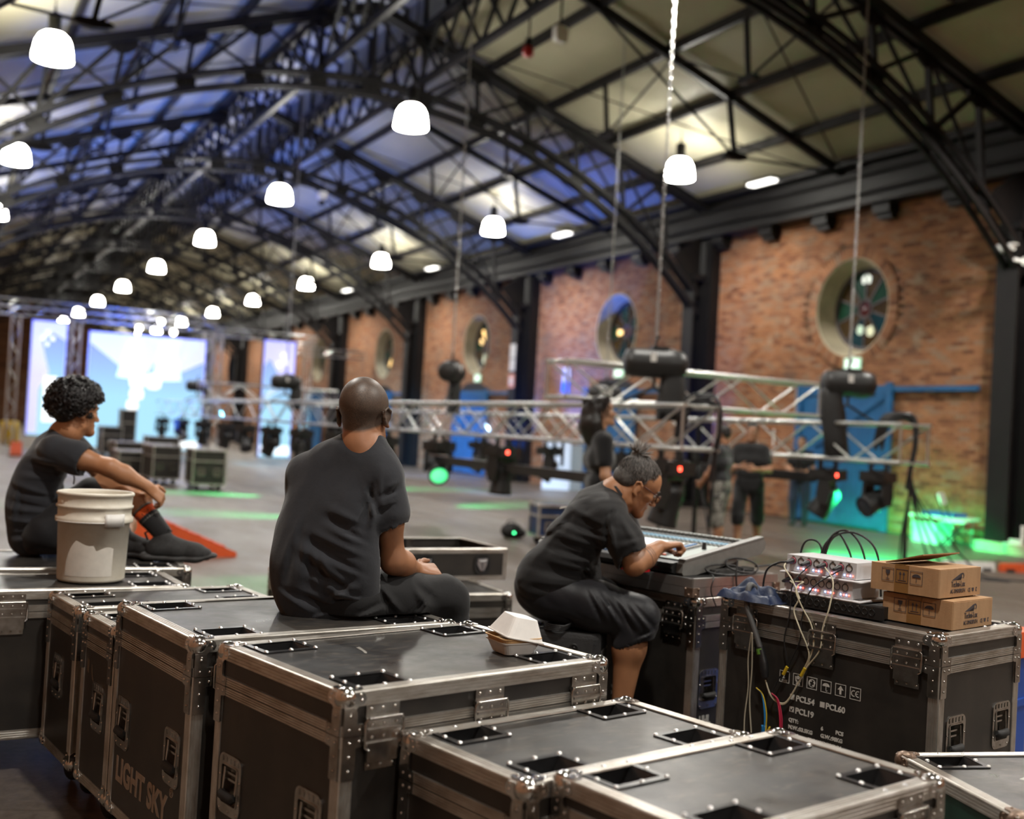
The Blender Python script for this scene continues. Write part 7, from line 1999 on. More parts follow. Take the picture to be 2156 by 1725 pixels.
    Q.chain([hipL, (hipL * 0.5 + kneeL * 0.5), kneeL], [0.100, 0.092, 0.078], 0.04); Q.chain([kneeL, ankL], [0.078, 0.062], 0.03)
    Q.chain([px(760, 1262, D + 0.10), px(850, 1245, D + 0.2)], [0.09, 0.07], 0.06)
    Q.disp.append(crumple(0.008, 0.075, 11)); Q.disp.append(crumple(0.003, 0.03, 5))
    for a, c_, w_, am in (((800, 1235), (835, 1300), 0.010, -0.010), ((870, 1240), (905, 1290), 0.012, 0.008), ((900, 1260), (860, 1300), 0.010, -0.008), ((760, 1290), (830, 1270), 0.010, 0.008)): Q.disp.append(fold(px(*a, D), px(*c_, D), w_, am))
    # keep the cloth above the lid
    Q.disp.append(lambda P_: np.where((P_[:, 2] < 0.842) & (P_[:, 0] < 1.60), 0.05, 0.0))
    T2_ = Q.mesh('trousers')
    add('trousers', T2_, cloth('black_twill', (0.008, 0.008, 0.009), 0.75, sheen=0.1), P)
    zp = MB(); zp.bar(px(918, 1252, D + 0.098), px(905, 1284, D + 0.100), 0.004, 0.003, FW); add('zip', zp.mesh('zip'), M['rubber'], P)
    pk = MB(); a0 = px(826, 1240, D + 0.02)
    for nm, an in (('left_shoe', ankL), ('right_shoe', ankR)):
        Sx = Body(0.007); f_ = np.array((0.95, 0.2, 0)); f_ /= np.linalg.norm(f_); g_ = np.array((an[0], an[1], 0.0))
        base = an.copy()
        Sx.chain([base, base + f_ * 0.09 - Z * 0.05, base + f_ * 0.19 - Z * 0.075], [0.055, 0.048, 0.035], 0.03); Sx.cap(base - f_ * 0.04 - Z * 0.07, base + f_ * 0.19 - Z * 0.085, 0.032, 0.030, 0.02)
        add('shoe', Sx.mesh('shoe'), M['rubber'], P)
build_grey()

# ---------------------------------------------------------------- the console operator
def strands(mb, roots, normals, dirs, L, r, seg=4, jit=0.3, rng=None, lift=0.4, gravity=None):
    for p, n_, d in zip(roots, normals, dirs):
        v = d + rng.normal(size=3) * jit; v = v - n_ * (v @ n_) * 0.9; v /= np.linalg.norm(v) + 1e-9
        pts = [p - n_ * 0.003]
        for i in range(seg):
            q = pts[-1] + (v * (1 - lift * 0.3 * (i == 0)) + n_ * lift * (0.9 - 0.9 * i / seg)) * L / seg
            if gravity is not None: q = q + gravity * (i / seg) * L / seg
            pts.append(q)
        mb.tube(pts, np.linspace(r, r * 0.3, seg + 1), 3, False)
def build_operator():
    P = person('man with grey tied-up hair and glasses leaning over the lighting console', (2.45, 4.25, 0.66))
    D = 4.85
    pel = px(1150, 1222, D + 0.10); mid = px(1190, 1140, D + 0.08); che = px(1255, 1075, D + 0.05); nb = px(1293, 1040, D + 0.06)
    hc = px(1340, 1022, D + 0.05)
    rs, re, rw = px(1288, 1096, D - 0.10), px(1336, 1188, D - 0.13), px(1388, 1152, D - 0.02)
    ls, le, lw = px(1290, 1075, D + 0.24), px(1345, 1170, D + 0.38), px(1385, 1165, D + 0.25)
    hipR, kneeR, ankR = px(1165, 1252, D + 0.0), px(1342, 1300, D - 0.10), px(1306, 1500, D - 0.12)
    hipL, kneeL, ankL = px(1165, 1240, D + 0.22), px(1335, 1285, D + 0.26), px(1330, 1500, D + 0.26)
    B = Body(0.0045)
    hf = frame(RW * 0.86 + FW * 0.16 - UW * 0.55, UW * 0.84 + RW * 0.55)
    head(B, hc, hf, 1.0, neck=nb - UW * 0.01)
    B.chain([nb, che, mid + FW * 0.02, pel], [0.065, 0.07, 0.07, 0.07], 0.05)
    B.chain([rs, (rs + re) / 2, re], [0.050, 0.050, 0.042], 0.03); B.chain([re, re * 0.62 + rw * 0.38, rw], [0.044, 0.047, 0.030], 0.03)
    B.ell(re - UW * 0.012 - RW * 0.006, (0.036,) * 3, None, 0.02)
    B.chain([ls, (ls + le) / 2, le, lw], [0.05, 0.048, 0.04, 0.03], 0.03)
    hand(B, rw, RW * 0.92 + UW * 0.10 + FW * 0.25, -UW + RW * 0.15, FW, curl=1.35, thumb=0.9, s=1.02)
    hand(B, lw, RW * 0.9 - UW * 0.3, -UW, -FW, curl=0.9)
    B.chain([hipR, kneeR], [0.085, 0.062], 0.03); B.chain([kneeR, kneeR * 0.68 + ankR * 0.32 - RW * 0.012, ankR], [0.062, 0.066, 0.038], 0.04)
    B.chain([hipL, kneeL, ankL], [0.085, 0.062, 0.038], 0.03)
    for an in (ankR, ankL):
        B.chain([an, an + RW * 0.06 - UW * 0.10, an + RW * 0.10 - UW * 0.19], [0.038, 0.036, 0.03], 0.03)
    m, nt, b, f = skin('tan_skin', (0.40, 0.185, 0.088))
    pos = nd(nt, 'ShaderNodeNewGeometry').outputs['Position']
    # tattoo bands on the forearm
    ax_ = (rw - re) / np.linalg.norm(rw - re)
    sub = nd(nt, 'ShaderNodeVectorMath', operation='SUBTRACT'); nt.links.new(pos, sub.inputs[0]); sub.inputs[1].default_value = tuple(re)
    dt = nd(nt, 'ShaderNodeVectorMath', operation='DOT_PRODUCT'); nt.links.new(sub.outputs[0], dt.inputs[0]); dt.inputs[1].default_value = tuple(ax_)
    ln = nd(nt, 'ShaderNodeVectorMath', operation='LENGTH'); nt.links.new(sub.outputs[0], ln.inputs[0])
    r = nt.nodes.new('ShaderNodeValToRGB'); r.color_ramp.interpolation = 'CONSTANT'; e = r.color_ramp.elements
    e[0].position = 0.0; e[0].color = (0, 0, 0, 1); e[1].position = 1.0; e[1].color = (0, 0, 0, 1)
    for p0, p1 in ((0.055, 0.062), (0.070, 0.076), (0.083, 0.089)):
        k = e.new(p0 / 0.25); k.color = (1, 1, 1, 1); k = e.new(p1 / 0.25); k.color = (0, 0, 0, 1)
    mr = nd(nt, 'ShaderNodeMapRange'); nt.links.new(dt.outputs['Value'], mr.inputs[0]); mr.inputs[2].default_value = 0.25
    nt.links.new(mr.outputs[0], r.inputs[0])
    lt = nd(nt, 'ShaderNodeMath', operation='LESS_THAN'); nt.links.new(ln.outputs['Value'], lt.inputs[0]); lt.inputs[1].default_value = 0.13
    ml = nd(nt, 'ShaderNodeMath', operation='MULTIPLY'); nt.links.new(r.outputs[0], ml.inputs[0]); nt.links.new(lt.outputs[0], ml.inputs[1])
    m2 = nd(nt, 'ShaderNodeMath', operation='MULTIPLY'); nt.links.new(ml.outputs[0], m2.inputs[0]); m2.inputs[1].default_value = 0.6
    base = b.inputs['Base Color'].links[0].from_socket
    nt.links.new(mixc(nt, m2.outputs[0], base, (0.07, 0.05, 0.045)), b.inputs['Base Color'])
    add('body', B.mesh('body'), m, P)
    T = Body(0.0065)
    T.chain([px(1283, 1048, D + 0.07), px(1262, 1068, D + 0.07)], [0.080, 0.098], 0.05)
    T.chain([px(1282, 1078, D - 0.03), px(1275, 1068, D + 0.20)], [0.078, 0.074], 0.06)
    T.chain([px(1243, 1098, D - 0.01), px(1243, 1090, D + 0.17)], [0.102, 0.095], 0.07)
    T.chain([px(1212, 1138, D + 0.0), px(1212, 1130, D + 0.17)], [0.114, 0.10], 0.07)
    T.chain([px(1180, 1180, D + 0.01), px(1180, 1172, D + 0.17)], [0.120, 0.108], 0.07)
    T.chain([px(1152, 1215, D + 0.02), px(1152, 1210, D + 0.18)], [0.122, 0.112], 0.06)
    T.chain([px(1150, 1226, D + 0.02), px(1225, 1210, D + 0.05)], [0.115, 0.085], 0.06)
    T.chain([rs - RW * 0.015, rs * 0.62 + re * 0.38, px(1318, 1146, D - 0.125)], [0.074, 0.073, 0.070], 0.05)
    T.cap(px(1318, 1142, D - 0.125), px(1328, 1172, D - 0.13), 0.068, 0.072, 0.008)
    T.chain([ls, ls * 0.5 + le * 0.5], [0.08, 0.072], 0.05)
    ad = (re - rs) / np.linalg.norm(re - rs); T.cap(px(1322, 1150, D - 0.127) + ad * 0.085, px(1322, 1150, D - 0.127) + ad * 0.25, 0.085, None, 0.004); T.p[-1] = T.p[-1][:7] + (True,)
    T.chain([px(1318, 1018, D + 0.06), px(1306, 1036, D + 0.06)], [0.062, 0.066], 0.01); T.p[-1] = T.p[-1][:7] + (True,)
    for a, c_, w_, am in (((1272, 1100), (1180, 1060), 0.016, 0.006), ((1270, 1125), (1170, 1085), 0.014, -0.008), ((1265, 1150), (1150, 1110), 0.016, 0.010), ((1255, 1175), (1140, 1140), 0.014, -0.009), ((1250, 1200), (1130, 1165), 0.015, 0.010), ((1240, 1215), (1115, 1190), 0.013, -0.008), ((1230, 1230), (1110, 1215), 0.012, 0.009),
                          ((1290, 1065), (1268, 1085), 0.009, -0.010), ((1268, 1085), (1275, 1165), 0.012, -0.014), ((1300, 1085), (1330, 1140), 0.014, 0.006), ((1345, 1120), (1290, 1128), 0.010, -0.005), ((1205, 1070), (1140, 1130), 0.014, 0.005), ((1180, 1100), (1110, 1170), 0.012, -0.005), ((1235, 1180), (1260, 1215), 0.012, 0.010), ((1225, 1190), (1240, 1225), 0.010, -0.009)):
        T.disp.append(fold(px(*a, D), px(*c_, D), w_, am))
    T.disp.append(crumple(0.007, 0.07, 21, (0.7, 1, 1.2))); T.disp.append(crumple(0.003, 0.024, 22, (0.6, 1, 1.2)))
    add('shirt', T.mesh('shirt'), cloth('black_shirt_cloth', (0.014, 0.014, 0.015), 0.75, sheen=0.15), P)
    C_ = MB(); nc = px(1303, 1041, D + 0.06); axn = (px(1330, 1015, D + 0.06) - nc); axn /= np.linalg.norm(axn); s1_ = np.cross(axn, FW); s1_ /= np.linalg.norm(s1_); s2_ = np.cross(axn, s1_)
    C_.tube([nc + (s1_ * math.cos(a) + s2_ * math.sin(a)) * 0.072 + axn * (0.004 + 0.008 * math.cos(a)) for a in np.linspace(0, 2 * math.pi, 24, endpoint=False)], 0.011, 8, closed=True)
    add('collar', C_.mesh('collar'), cloth('black_collar', (0.032, 0.031, 0.033), 0.75), P)
    mb = MB(); mb.prism([(0, 0), (0.03, 0.006), (0.034, 0.013), (0.004, 0.010)], px(1178, 1072, D - 0.105), RW, UW, -FW, 0, 0.003); add('print', mb.mesh('print'), M['ink'], P)
    Q = Body(0.0065)
    Q.chain([px(1140, 1238, D + 0.06), px(1165, 1240, D + 0.16)], [0.118, 0.11], 0.05)
    Q.chain([hipR - RW * 0.01, hipR * 0.5 + kneeR * 0.5, kneeR + RW * 0.004], [0.112, 0.100, 0.088], 0.04)
    Q.chain([kneeR + RW * 0.0, kneeR * 0.72 + ankR * 0.28], [0.088, 0.088], 0.03)
    ad = (ankR - kneeR) / np.linalg.norm(ankR - kneeR); ad = ad * 0.93 + RW * 0.30; hm = px(1334, 1338, D - 0.10); Q.cap(hm + ad * 0.11, hm + ad * 0.3, 0.11, None, 0.004); Q.p[-1] = Q.p[-1][:7] + (True,)
    Q.chain([hipL, hipL * 0.5 + kneeL * 0.5, kneeL], [0.112, 0.10, 0.085], 0.04)
    Q.disp.append(crumple(0.008, 0.06, 31, (1, 1, 1))); Q.disp.append(crumple(0.003, 0.03, 8))
    for a, c_, w_, am in (((1235, 1240), (1265, 1300), 0.010, -0.008), ((1260, 1245), (1300, 1310), 0.010, 0.008), ((1290, 1255), (1330, 1320), 0.010, -0.008), ((1320, 1262), (1360, 1315), 0.010, 0.007), ((1330, 1330), (1372, 1316), 0.008, 0.006)): Q.disp.append(fold(px(*a, D), px(*c_, D), w_, am))
    Q.disp.append(lambda P_: np.where((P_[:, 2] < 0.668) & (((P_ - px(1160, 1250, D + 0.1)) @ RW) < 0.13), 0.05, 0.0))
    add('shorts', Q.mesh('shorts'), cloth('black_nylon', (0.011, 0.011, 0.014), 0.5, sheen=0.1), P)
    for an in (ankR, ankL):
        Sx = Body(0.007); t_ = an + RW * 0.10 - UW * 0.19
        Sx.chain([an + RW * 0.02 - UW * 0.08, an + RW * 0.07 - UW * 0.14, t_ + RW * 0.02 - UW * 0.02], [0.052, 0.050, 0.040], 0.03)
        add('shoe', Sx.mesh('shoe'), M['rubber'], P)
    # hair: grey strands combed back to a small topknot
    rng = np.random.RandomState(5); mb = MB(); roots = []; nrm = []; dirs = []
    def g(x, y, z): return hc + hf @ np.array((x, y, z))
    knot = g(0.0, -0.070, 0.112)
    while len(roots) < 5200:
        v = rng.normal(size=3); v /= np.linalg.norm(v)
        x, y, z = v * np.array((0.079, 0.101, 0.091)) + np.array((0, -0.012, 0.035))
        # hairline
        if z < 0.045 and y > 0.012: continue
        if y > 0.060 and z < 0.075: continue
        if z < -0.020 - (-y - 0.02) * 0.35: continue
        if abs(x) > 0.055 and y > -0.030 and z < 0.012: continue
        n_ = hf @ (v / np.array((0.079, 0.101, 0.091))); n_ /= np.linalg.norm(n_)
        p = g(x, y, z); d = knot - p; d /= np.linalg.norm(d)
        roots.append(p); nrm.append(n_); dirs.append(d)
    cut = int(len(roots) * 0.55)
    strands(mb, roots[:cut], nrm[:cut], dirs[:cut], 0.036, 0.00125, 4, 0.28, rng, 0.22)
    m1 = plain('grey_hair_dark', (0.045, 0.040, 0.037), 0.5); add('hair', mb.mesh('hair'), m1, P)
    mb = MB(); strands(mb, roots[cut:], nrm[cut:], dirs[cut:], 0.034, 0.0012, 4, 0.28, rng, 0.26)
    for i in range(160):
        a = rng.normal(size=3); a = a - hf[:, 2] * min(0, a @ hf[:, 2]); a /= np.linalg.norm(a)
        mb.tube([knot + a * 0.012, knot + a * 0.032 + hf[:, 2] * 0.014, knot + a * 0.046 * rng.uniform(0.8, 1.3) + hf[:, 2] * 0.030 - UW * 0.006], [0.003, 0.0024, 0.0008], 4, False)
    add('silver_hair', mb.mesh('silver_hair'), plain('silver_hair', (0.26, 0.24, 0.225), 0.45), P, 'lighter silver strands and topknot')
    sc = Body(0.005)
    sc.ell(g(0, -0.016, 0.040), (0.0775, 0.098, 0.088), hf.T, 0.01); sc.ell(g(0, -0.06, 0.0), (0.066, 0.055, 0.052), hf.T, 0.02); sc.ell(knot + hf[:, 2] * 0.008, (0.030, 0.030, 0.024), None, 0.012)
    sc.cap(g(-0.08, 0.085, -0.03), g(0.08, 0.085, -0.03), 0.078, None, 0.008); sc.p[-1] = sc.p[-1][:7] + (True,)
    sc.cap(g(-0.1, 0.015, -0.035), g(0.1, 0.015, -0.035), 0.052, None, 0.008); sc.p[-1] = sc.p[-1][:7] + (True,)
    add('scalp_hair', sc.mesh('scalp_hair'), plain('salt_pepper_base', (0.050, 0.046, 0.043), 0.6, 0, 0, 60, vcol=(0.10, 0.095, 0.09)), P)
    # glasses, eyes
    mb = MB()
    for q in (-1, 1):
        mb.tube([g(q * 0.033 + 0.025 * math.cos(a), 0.108, -0.004 + 0.020 * math.sin(a)) for a in np.linspace(0, 2 * math.pi, 18, endpoint=False)], 0.0018, 6, closed=True)
        mb.tube([g(q * 0.058, 0.106, 0.004), g(q * 0.074, 0.085, 0.008), g(q * 0.080, 0.0, 0.012), g(q * 0.080, -0.012, 0.002)], 0.0024, 6)
    mb.tube([g(-0.009, 0.109, 0.0), g(0, 0.112, 0.004), g(0.009, 0.109, 0.0)], 0.0018, 6)
    gl = add('glasses', mb.mesh('glasses'), plain('tortoise_frame', (0.05, 0.012, 0.010), 0.25), P, 'dark red-brown glasses frame')
    lens = newmat('spectacle_lens'); lb = lens[2]; lb.inputs['Transmission Weight'].default_value = 1.0; lb.inputs['Roughness'].default_value = 0.02; lb.inputs['IOR'].default_value = 1.1
    for q in (-1, 1):
        mb = MB(); A = [g(q * 0.033 + 0.024 * math.cos(a), 0.108, -0.004 + 0.019 * math.sin(a)) for a in np.linspace(0, 2 * math.pi, 18, endpoint=False)]
        mb.add(A + [p_ + hf[:, 1] * 0.001 for p_ in A], [tuple(range(17, -1, -1)), tuple(range(18, 36))] + [(i, (i + 1) % 18, 18 + (i + 1) % 18, 18 + i) for i in range(18)])
        me = mb.mesh('lens'); me.transform(P.matrix_basis.inverted()); me.materials.append(lens[0]); o = link('lens', me, gl)
        mb = MB(); mb.sphere(g(q * 0.032, 0.080, 0.002), 0.012, 12, 8); add('eye', mb.mesh('eye'), plain('eye_white', (0.6, 0.58, 0.55), 0.2), P)
        mb = MB(); mb.sphere(g(q * 0.032, 0.0885, -0.001), 0.005, 8, 6); add('iris', mb.mesh('iris'), M['rubber'], P)
        mb = MB(); mb.tube([g(q * 0.014, 0.097, 0.024), g(q * 0.034, 0.096, 0.030), g(q * 0.052, 0.082, 0.022)], [0.003, 0.0035, 0.002], 6); add('eyebrow', mb.mesh('eyebrow'), m1, P)
build_operator()
# ---------------------------------------------------------------- the curly-haired man sitting on the far-left case
def build_curly():
    P = person('curly-haired man in dark grey t-shirt sitting with one knee up', (0.55, 6.0, 0.742))
    D = 5.62
    pel = px(85, 1128, D + 0.05); mid = px(72, 1060, D + 0.05); che = px(95, 975, D + 0.06); nb = px(135, 912, D + 0.08)
    hc = px(164, 868, D + 0.08)
    rs, re, rw = px(118, 950, D - 0.10), px(232, 985, D - 0.10), px(312, 1026, D - 0.02)
    ls, le, lw = px(150, 940, D + 0.22), px(215, 1000, D + 0.34), px(316, 1042, D + 0.16)
    hipR, kneeR, ankR = px(100, 1118, D - 0.03), px(242, 1005, D + 0.10), px(338, 1118, D + 0.06)
    hipL, kneeL, ankL = px(95, 1115, D + 0.18), px(262, 1085, D + 0.38), px(262, 1138, D + 0.16)
    B = Body(0.005)
    hf = frame(RW * 0.66 + FW * 0.75 - UW * 0.10, UW)
    head(B, hc, hf, 0.98, neck=nb - UW * 0.01)
    B.chain([nb, che, mid, pel], [0.065, 0.075, 0.075, 0.08], 0.05)
    B.chain([rs, rs * 0.5 + re * 0.5, re], [0.052, 0.050, 0.042], 0.03); B.chain([re, re * 0.65 + rw * 0.35, rw], [0.043, 0.044, 0.028], 0.03)
    B.chain([ls, le, lw], [0.05, 0.041, 0.028], 0.03)
    hand(B, rw, RW * 0.50 - UW * 0.55 + FW * 0.35, -RW * 0.7 - UW * 0.25 + FW * 0.25, UW * 0.4 + RW * 0.9, curl=0.9, thumb=0.3)
    hand(B, lw + UW * 0.02, RW * 0.2 - UW * 0.3 - FW * 0.8, -RW, UW, curl=1.0, thumb=0.1)
    B.chain([hipR, kneeR], [0.085, 0.062], 0.03); B.chain([kneeR, kneeR * 0.68 + ankR * 0.32 - RW * 0.01, ankR], [0.062, 0.060, 0.038], 0.04)
    B.chain([hipL, kneeL], [0.085, 0.062], 0.03); B.chain([kneeL, kneeL * 0.6 + ankL * 0.4, ankL], [0.060, 0.056, 0.038], 0.03)
    m, nt, b, f = skin('light_brown_skin', (0.44, 0.205, 0.100))
    add('body', B.mesh('body'), m, P)
    T = Body(0.0068)
    T.chain([px(128, 925, D + 0.07), px(112, 945, D + 0.07)], [0.075, 0.095], 0.05)
    T.chain([px(112, 955, D - 0.04), px(125, 950, D + 0.18)], [0.078, 0.072], 0.06)
    T.chain([px(88, 990, D + 0.0), px(95, 985, D + 0.16)], [0.108, 0.10], 0.07)
    T.chain([px(72, 1035, D + 0.0), px(80, 1030, D + 0.16)], [0.118, 0.108], 0.07)
    T.chain([px(66, 1080, D + 0.0), px(74, 1075, D + 0.16)], [0.118, 0.11], 0.07)
    T.chain([px(68, 1118, D + 0.02), px(85, 1115, D + 0.14)], [0.112, 0.10], 0.05)
    T.chain([px(62, 1135, D + 0.02), px(110, 1120, D + 0.10)], [0.085, 0.085], 0.05)
    T.chain([rs, rs * 0.62 + re * 0.38, px(158, 968, D - 0.10)], [0.076, 0.072, 0.066], 0.05); T.cap(px(155, 966, D - 0.10), px(180, 976, D - 0.10), 0.064, 0.068, 0.01)
    T.chain([ls, ls * 0.6 + le * 0.4], [0.076, 0.068], 0.05)
    ad = (re - rs) / np.linalg.norm(re - rs); hm = px(162, 968, D - 0.10); T.cap(hm + ad * 0.085, hm + ad * 0.22, 0.085, None, 0.004); T.p[-1] = T.p[-1][:7] + (True,)
    T.cap(px(152, 880, D + 0.08), px(142, 902, D + 0.08), 0.058, 0.062, 0.01); T.p[-1] = T.p[-1][:7] + (True,)
    for a, c_, w_, am in (((150, 975), (70, 960), 0.014, 0.008), ((135, 1000), (60, 985), 0.014, -0.008), ((120, 1040), (40, 1010), 0.015, 0.008), ((120, 1070), (35, 1050), 0.015, -0.009), ((120, 1100), (30, 1090), 0.014, 0.009), ((60, 1020), (45, 1110), 0.014, 0.007), ((100, 1120), (40, 1125), 0.012, -0.008)):
        T.disp.append(fold(px(*a, D), px(*c_, D), w_, am))
    T.disp.append(crumple(0.006, 0.07, 41))
    add('t_shirt', T.mesh('t_shirt'), cloth('slate_cotton', (0.029, 0.031, 0.038)), P)
    C_ = MB(); nc = px(139, 911, D + 0.08)
    C_.tube([nc + RW * 0.070 * math.cos(a) + FW * 0.070 * math.sin(a) + UW * (-0.020 * math.cos(a)) for a in np.linspace(0, 2 * math.pi, 24, endpoint=False)], 0.009, 8, closed=True); add('collar', C_.mesh('collar'), cloth('slate_rib', (0.036, 0.038, 0.045)), P)
    Q = Body(0.0068)
    Q.chain([px(85, 1125, D + 0.02), px(95, 1122, D + 0.16)], [0.11, 0.105], 0.05)
    Q.chain([hipR, hipR * 0.35 + kneeR * 0.65], [0.108, 0.090], 0.03); Q.chain([hipL, hipL * 0.45 + kneeL * 0.55], [0.108, 0.092], 0.03)
    Q.chain([px(95, 1130, D - 0.02), px(150, 1140, D - 0.02)], [0.085, 0.06], 0.05)
    Q.disp.append(crumple(0.010, 0.06, 51)); Q.disp.append(lambda P_: np.where(P_[:, 2] < 0.748, 0.05, 0.0))
    add('shorts', Q.mesh('shorts'), cloth('black_cargo', (0.008, 0.008, 0.010), 0.7), P)
    # socks
    ax_ = (ankR - kneeR); 
    K = Body(0.005); s0 = kneeR + ax_ * 0.50; K.chain([s0, kneeR + ax_ * 0.75, ankR + ax_ * 0.03], [0.0585, 0.053, 0.047], 0.01)
    K.cap(kneeR + ax_ * 0.30, kneeR + ax_ * 0.49, 0.075, 0.064, 0.004); K.p[-1] = K.p[-1][:7] + (True,)
    sk = add('sock', K.mesh('sock'), cloth('black_sock', (0.014, 0.014, 0.015), 0.9), P)
    def ringband(nm, t0, t1, r0, r1, mat):
        mb = MB(); mb.tube([kneeR + ax_ * t0, kneeR + ax_ * t1], [r0, r1], 24, False); me = mb.mesh(nm); me.transform(P.matrix_basis.inverted()); me.materials.append(mat); link(nm, me, sk)
    ringband('orange_band', 0.63, 0.75, 0.0575, 0.0550, plain('orange_knit', (0.70, 0.10, 0.015), 0.9))
    ringband('grey_stripe', 0.595, 0.615, 0.0580, 0.0577, plain('grey_knit', (0.22, 0.21, 0.19), 0.9)); ringband('grey_stripe', 0.765, 0.785, 0.0550, 0.0547, plain('grey_knit2', (0.22, 0.21, 0.19), 0.9))
    dirv = ax_ / np.linalg.norm(ax_); nn = -FW - dirv * (-FW @ dirv); nn /= np.linalg.norm(nn); xx = np.cross(dirv, nn)
    mb = MB()
    o_ = kneeR + ax_ * 0.69 + nn * 0.0565
    for i, hgt in enumerate((0.016, 0.010, 0.018, 0.010, 0.015, 0.009, 0.013)):
        mb.prism([(-0.036 + 0.011 * i, -0.008), (-0.030 + 0.011 * i, -0.008), (-0.028 + 0.011 * i, -0.008 + hgt), (-0.032 + 0.011 * i, -0.008 + hgt)], o_ - nn * 0.006 * abs(i - 3) / 3 * 1.6, -xx, -dirv, nn, 0, 0.001)
    me = mb.mesh('sock_lettering'); me.transform(P.matrix_basis.inverted()); me.materials.append(M['rubber']); link('sock_lettering', me, sk)
    # shoes
    def shoe(an, f_, nm, sole_z):
        f_ = np.array(f_, float); f_[2] = 0; f_ /= np.linalg.norm(f_); sd = np.array((-f_[1], f_[0], 0))
        g0 = np.array((an[0], an[1], sole_z)) - f_ * 0.06
        Sx = Body(0.0055)
        Sx.chain([g0 + Z * 0.050, g0 + f_ * 0.10 + Z * 0.055, g0 + f_ * 0.20 + Z * 0.045, g0 + f_ * 0.255 + Z * 0.036], [0.044, 0.047, 0.044, 0.032], 0.03)
        Sx.chain([g0 + f_ * 0.02 + Z * 0.07, g0 + f_ * 0.04 + Z * 0.115], [0.048, 0.046], 0.03); Sx.cap(g0 + f_ * 0.08 + Z * 0.10, g0 + f_ * 0.17 + Z * 0.075, 0.026, 0.022, 0.02)
        up_ = add('shoe', Sx.mesh('shoe'), plain('black_trail_shoe_' + nm, (0.028, 0.028, 0.029), 0.8, 0, 0.4, 60), P)
        So = Body(0.0055); So.chain([g0 - f_ * 0.03 + Z * 0.018, g0 + f_ * 0.10 + Z * 0.014, g0 + f_ * 0.20 + Z * 0.016, g0 + f_ * 0.285 + Z * 0.032], [0.043, 0.042, 0.045, 0.028], 0.02, (Z, 0.55))
        me = So.mesh('sole'); me.transform(P.matrix_basis.inverted()); me.materials.append(plain('dark_grey_sole_' + nm, (0.055, 0.055, 0.056), 0.7)); link('sole', me, up_)
        mb = MB()
        for i in range(5):
            c_ = g0 + f_ * (0.075 + 0.024 * i) + Z * (0.130 - 0.011 * i); mb.tube([c_ - sd * 0.03 - Z * 0.012, c_ + Z * 0.004, c_ + sd * 0.03 - Z * 0.012], 0.0032, 5)
        mb.tube(catmull([g0 + f_ * 0.07 + Z * 0.135, g0 + f_ * 0.06 + Z * 0.160 - sd * 0.02, g0 + f_ * 0.085 + Z * 0.150 - sd * 0.03], 4), 0.0035, 5)
        mb.tube([g0 - f_ * 0.035 + Z * 0.10, g0 - f_ * 0.05 + Z * 0.135, g0 - f_ * 0.03 + Z * 0.145], 0.006, 5)
        me = mb.mesh('laces'); me.transform(P.matrix_basis.inverted()); me.materials.append(M['rubber']); link('laces', me, up_)
        mb = MB(); mb.prism(rrect(0.036, 0.020, 0.007, 2), g0 + f_ * 0.015 - sd * 0.0445 + Z * 0.062, f_, Z, -sd, 0, 0.003); me = mb.mesh('pale_patch'); me.transform(P.matrix_basis.inverted()); me.materials.append(M['white']); link('pale_patch', me, up_)
    shoe(px(352, 1140, D + 0.06), RW * 0.98 + FW * 0.20, 'a', 0.746)
    shoe(px(262, 1145, D + 0.16), RW * 0.8 - FW * 0.3, 'b', 0.746)
    # lanyard with a tag
    mb = MB(); mb.tube(catmull([px(128, 950, D - 0.03), px(155, 1000, D - 0.06), px(155, 1020, D - 0.05)], 4), 0.004, 5); add('lanyard', mb.mesh('lanyard'), plain('grey_lanyard', (0.25, 0.25, 0.24), 0.8), P)
    # curly hair
    rng = np.random.RandomState(9); mb = MB()
    def g(x, y, z): return hc + hf @ np.array((x, y, z))
    k = 0
    while k < 1050:
        v = rng.normal(size=3); v /= np.linalg.norm(v)
        y, z = v[1], v[2]
        if z < -0.62: continue
        if y > 0.40 and z < 0.12: continue
        if abs(v[0]) > 0.80 and y > -0.05 and z < -0.22: continue
        lay = rng.uniform(0.84, 1.20)
        c_ = np.array((0, -0.022, 0.050)) + v * np.array((0.108, 0.122, 0.108)) * lay
        if c_[1] > 0.075 and c_[2] < 0.045: continue
        p = g(*c_); n_ = hf @ v; a = rng.normal(size=3); a -= n_ * (a @ n_); a /= np.linalg.norm(a); b2 = np.cross(n_, a)
        r_ = rng.uniform(0.010, 0.019); turns = rng.uniform(1.2, 2.0); m_ = 14
        mb.tube([p + (a * math.cos(2 * math.pi * turns * i / m_) + b2 * math.sin(2 * math.pi * turns * i / m_)) * r_ * (1 - 0.35 * i / m_) + n_ * (0.022 * i / m_ - 0.008) for i in range(m_ + 1)], np.linspace(0.0042, 0.0024, m_ + 1), 4, False)
        k += 1
    add('hair', mb.mesh('hair'), plain('black_curls', (0.006, 0.005, 0.0065), 0.35, spec=0.6), P)
    sc = Body(0.006); sc.ell(g(0, -0.024, 0.052), (0.098, 0.110, 0.096), hf.T, 0.01); sc.ell(g(0, -0.07, -0.005), (0.075, 0.055, 0.060), hf.T, 0.02)
    sc.cap(g(-0.1, 0.105, -0.03), g(0.1, 0.105, -0.03), 0.085, None, 0.01); sc.p[-1] = sc.p[-1][:7] + (True,)
    add('hair_base', sc.mesh('hair_base'), plain('black_hair_base', (0.008, 0.007, 0.007), 0.7), P)
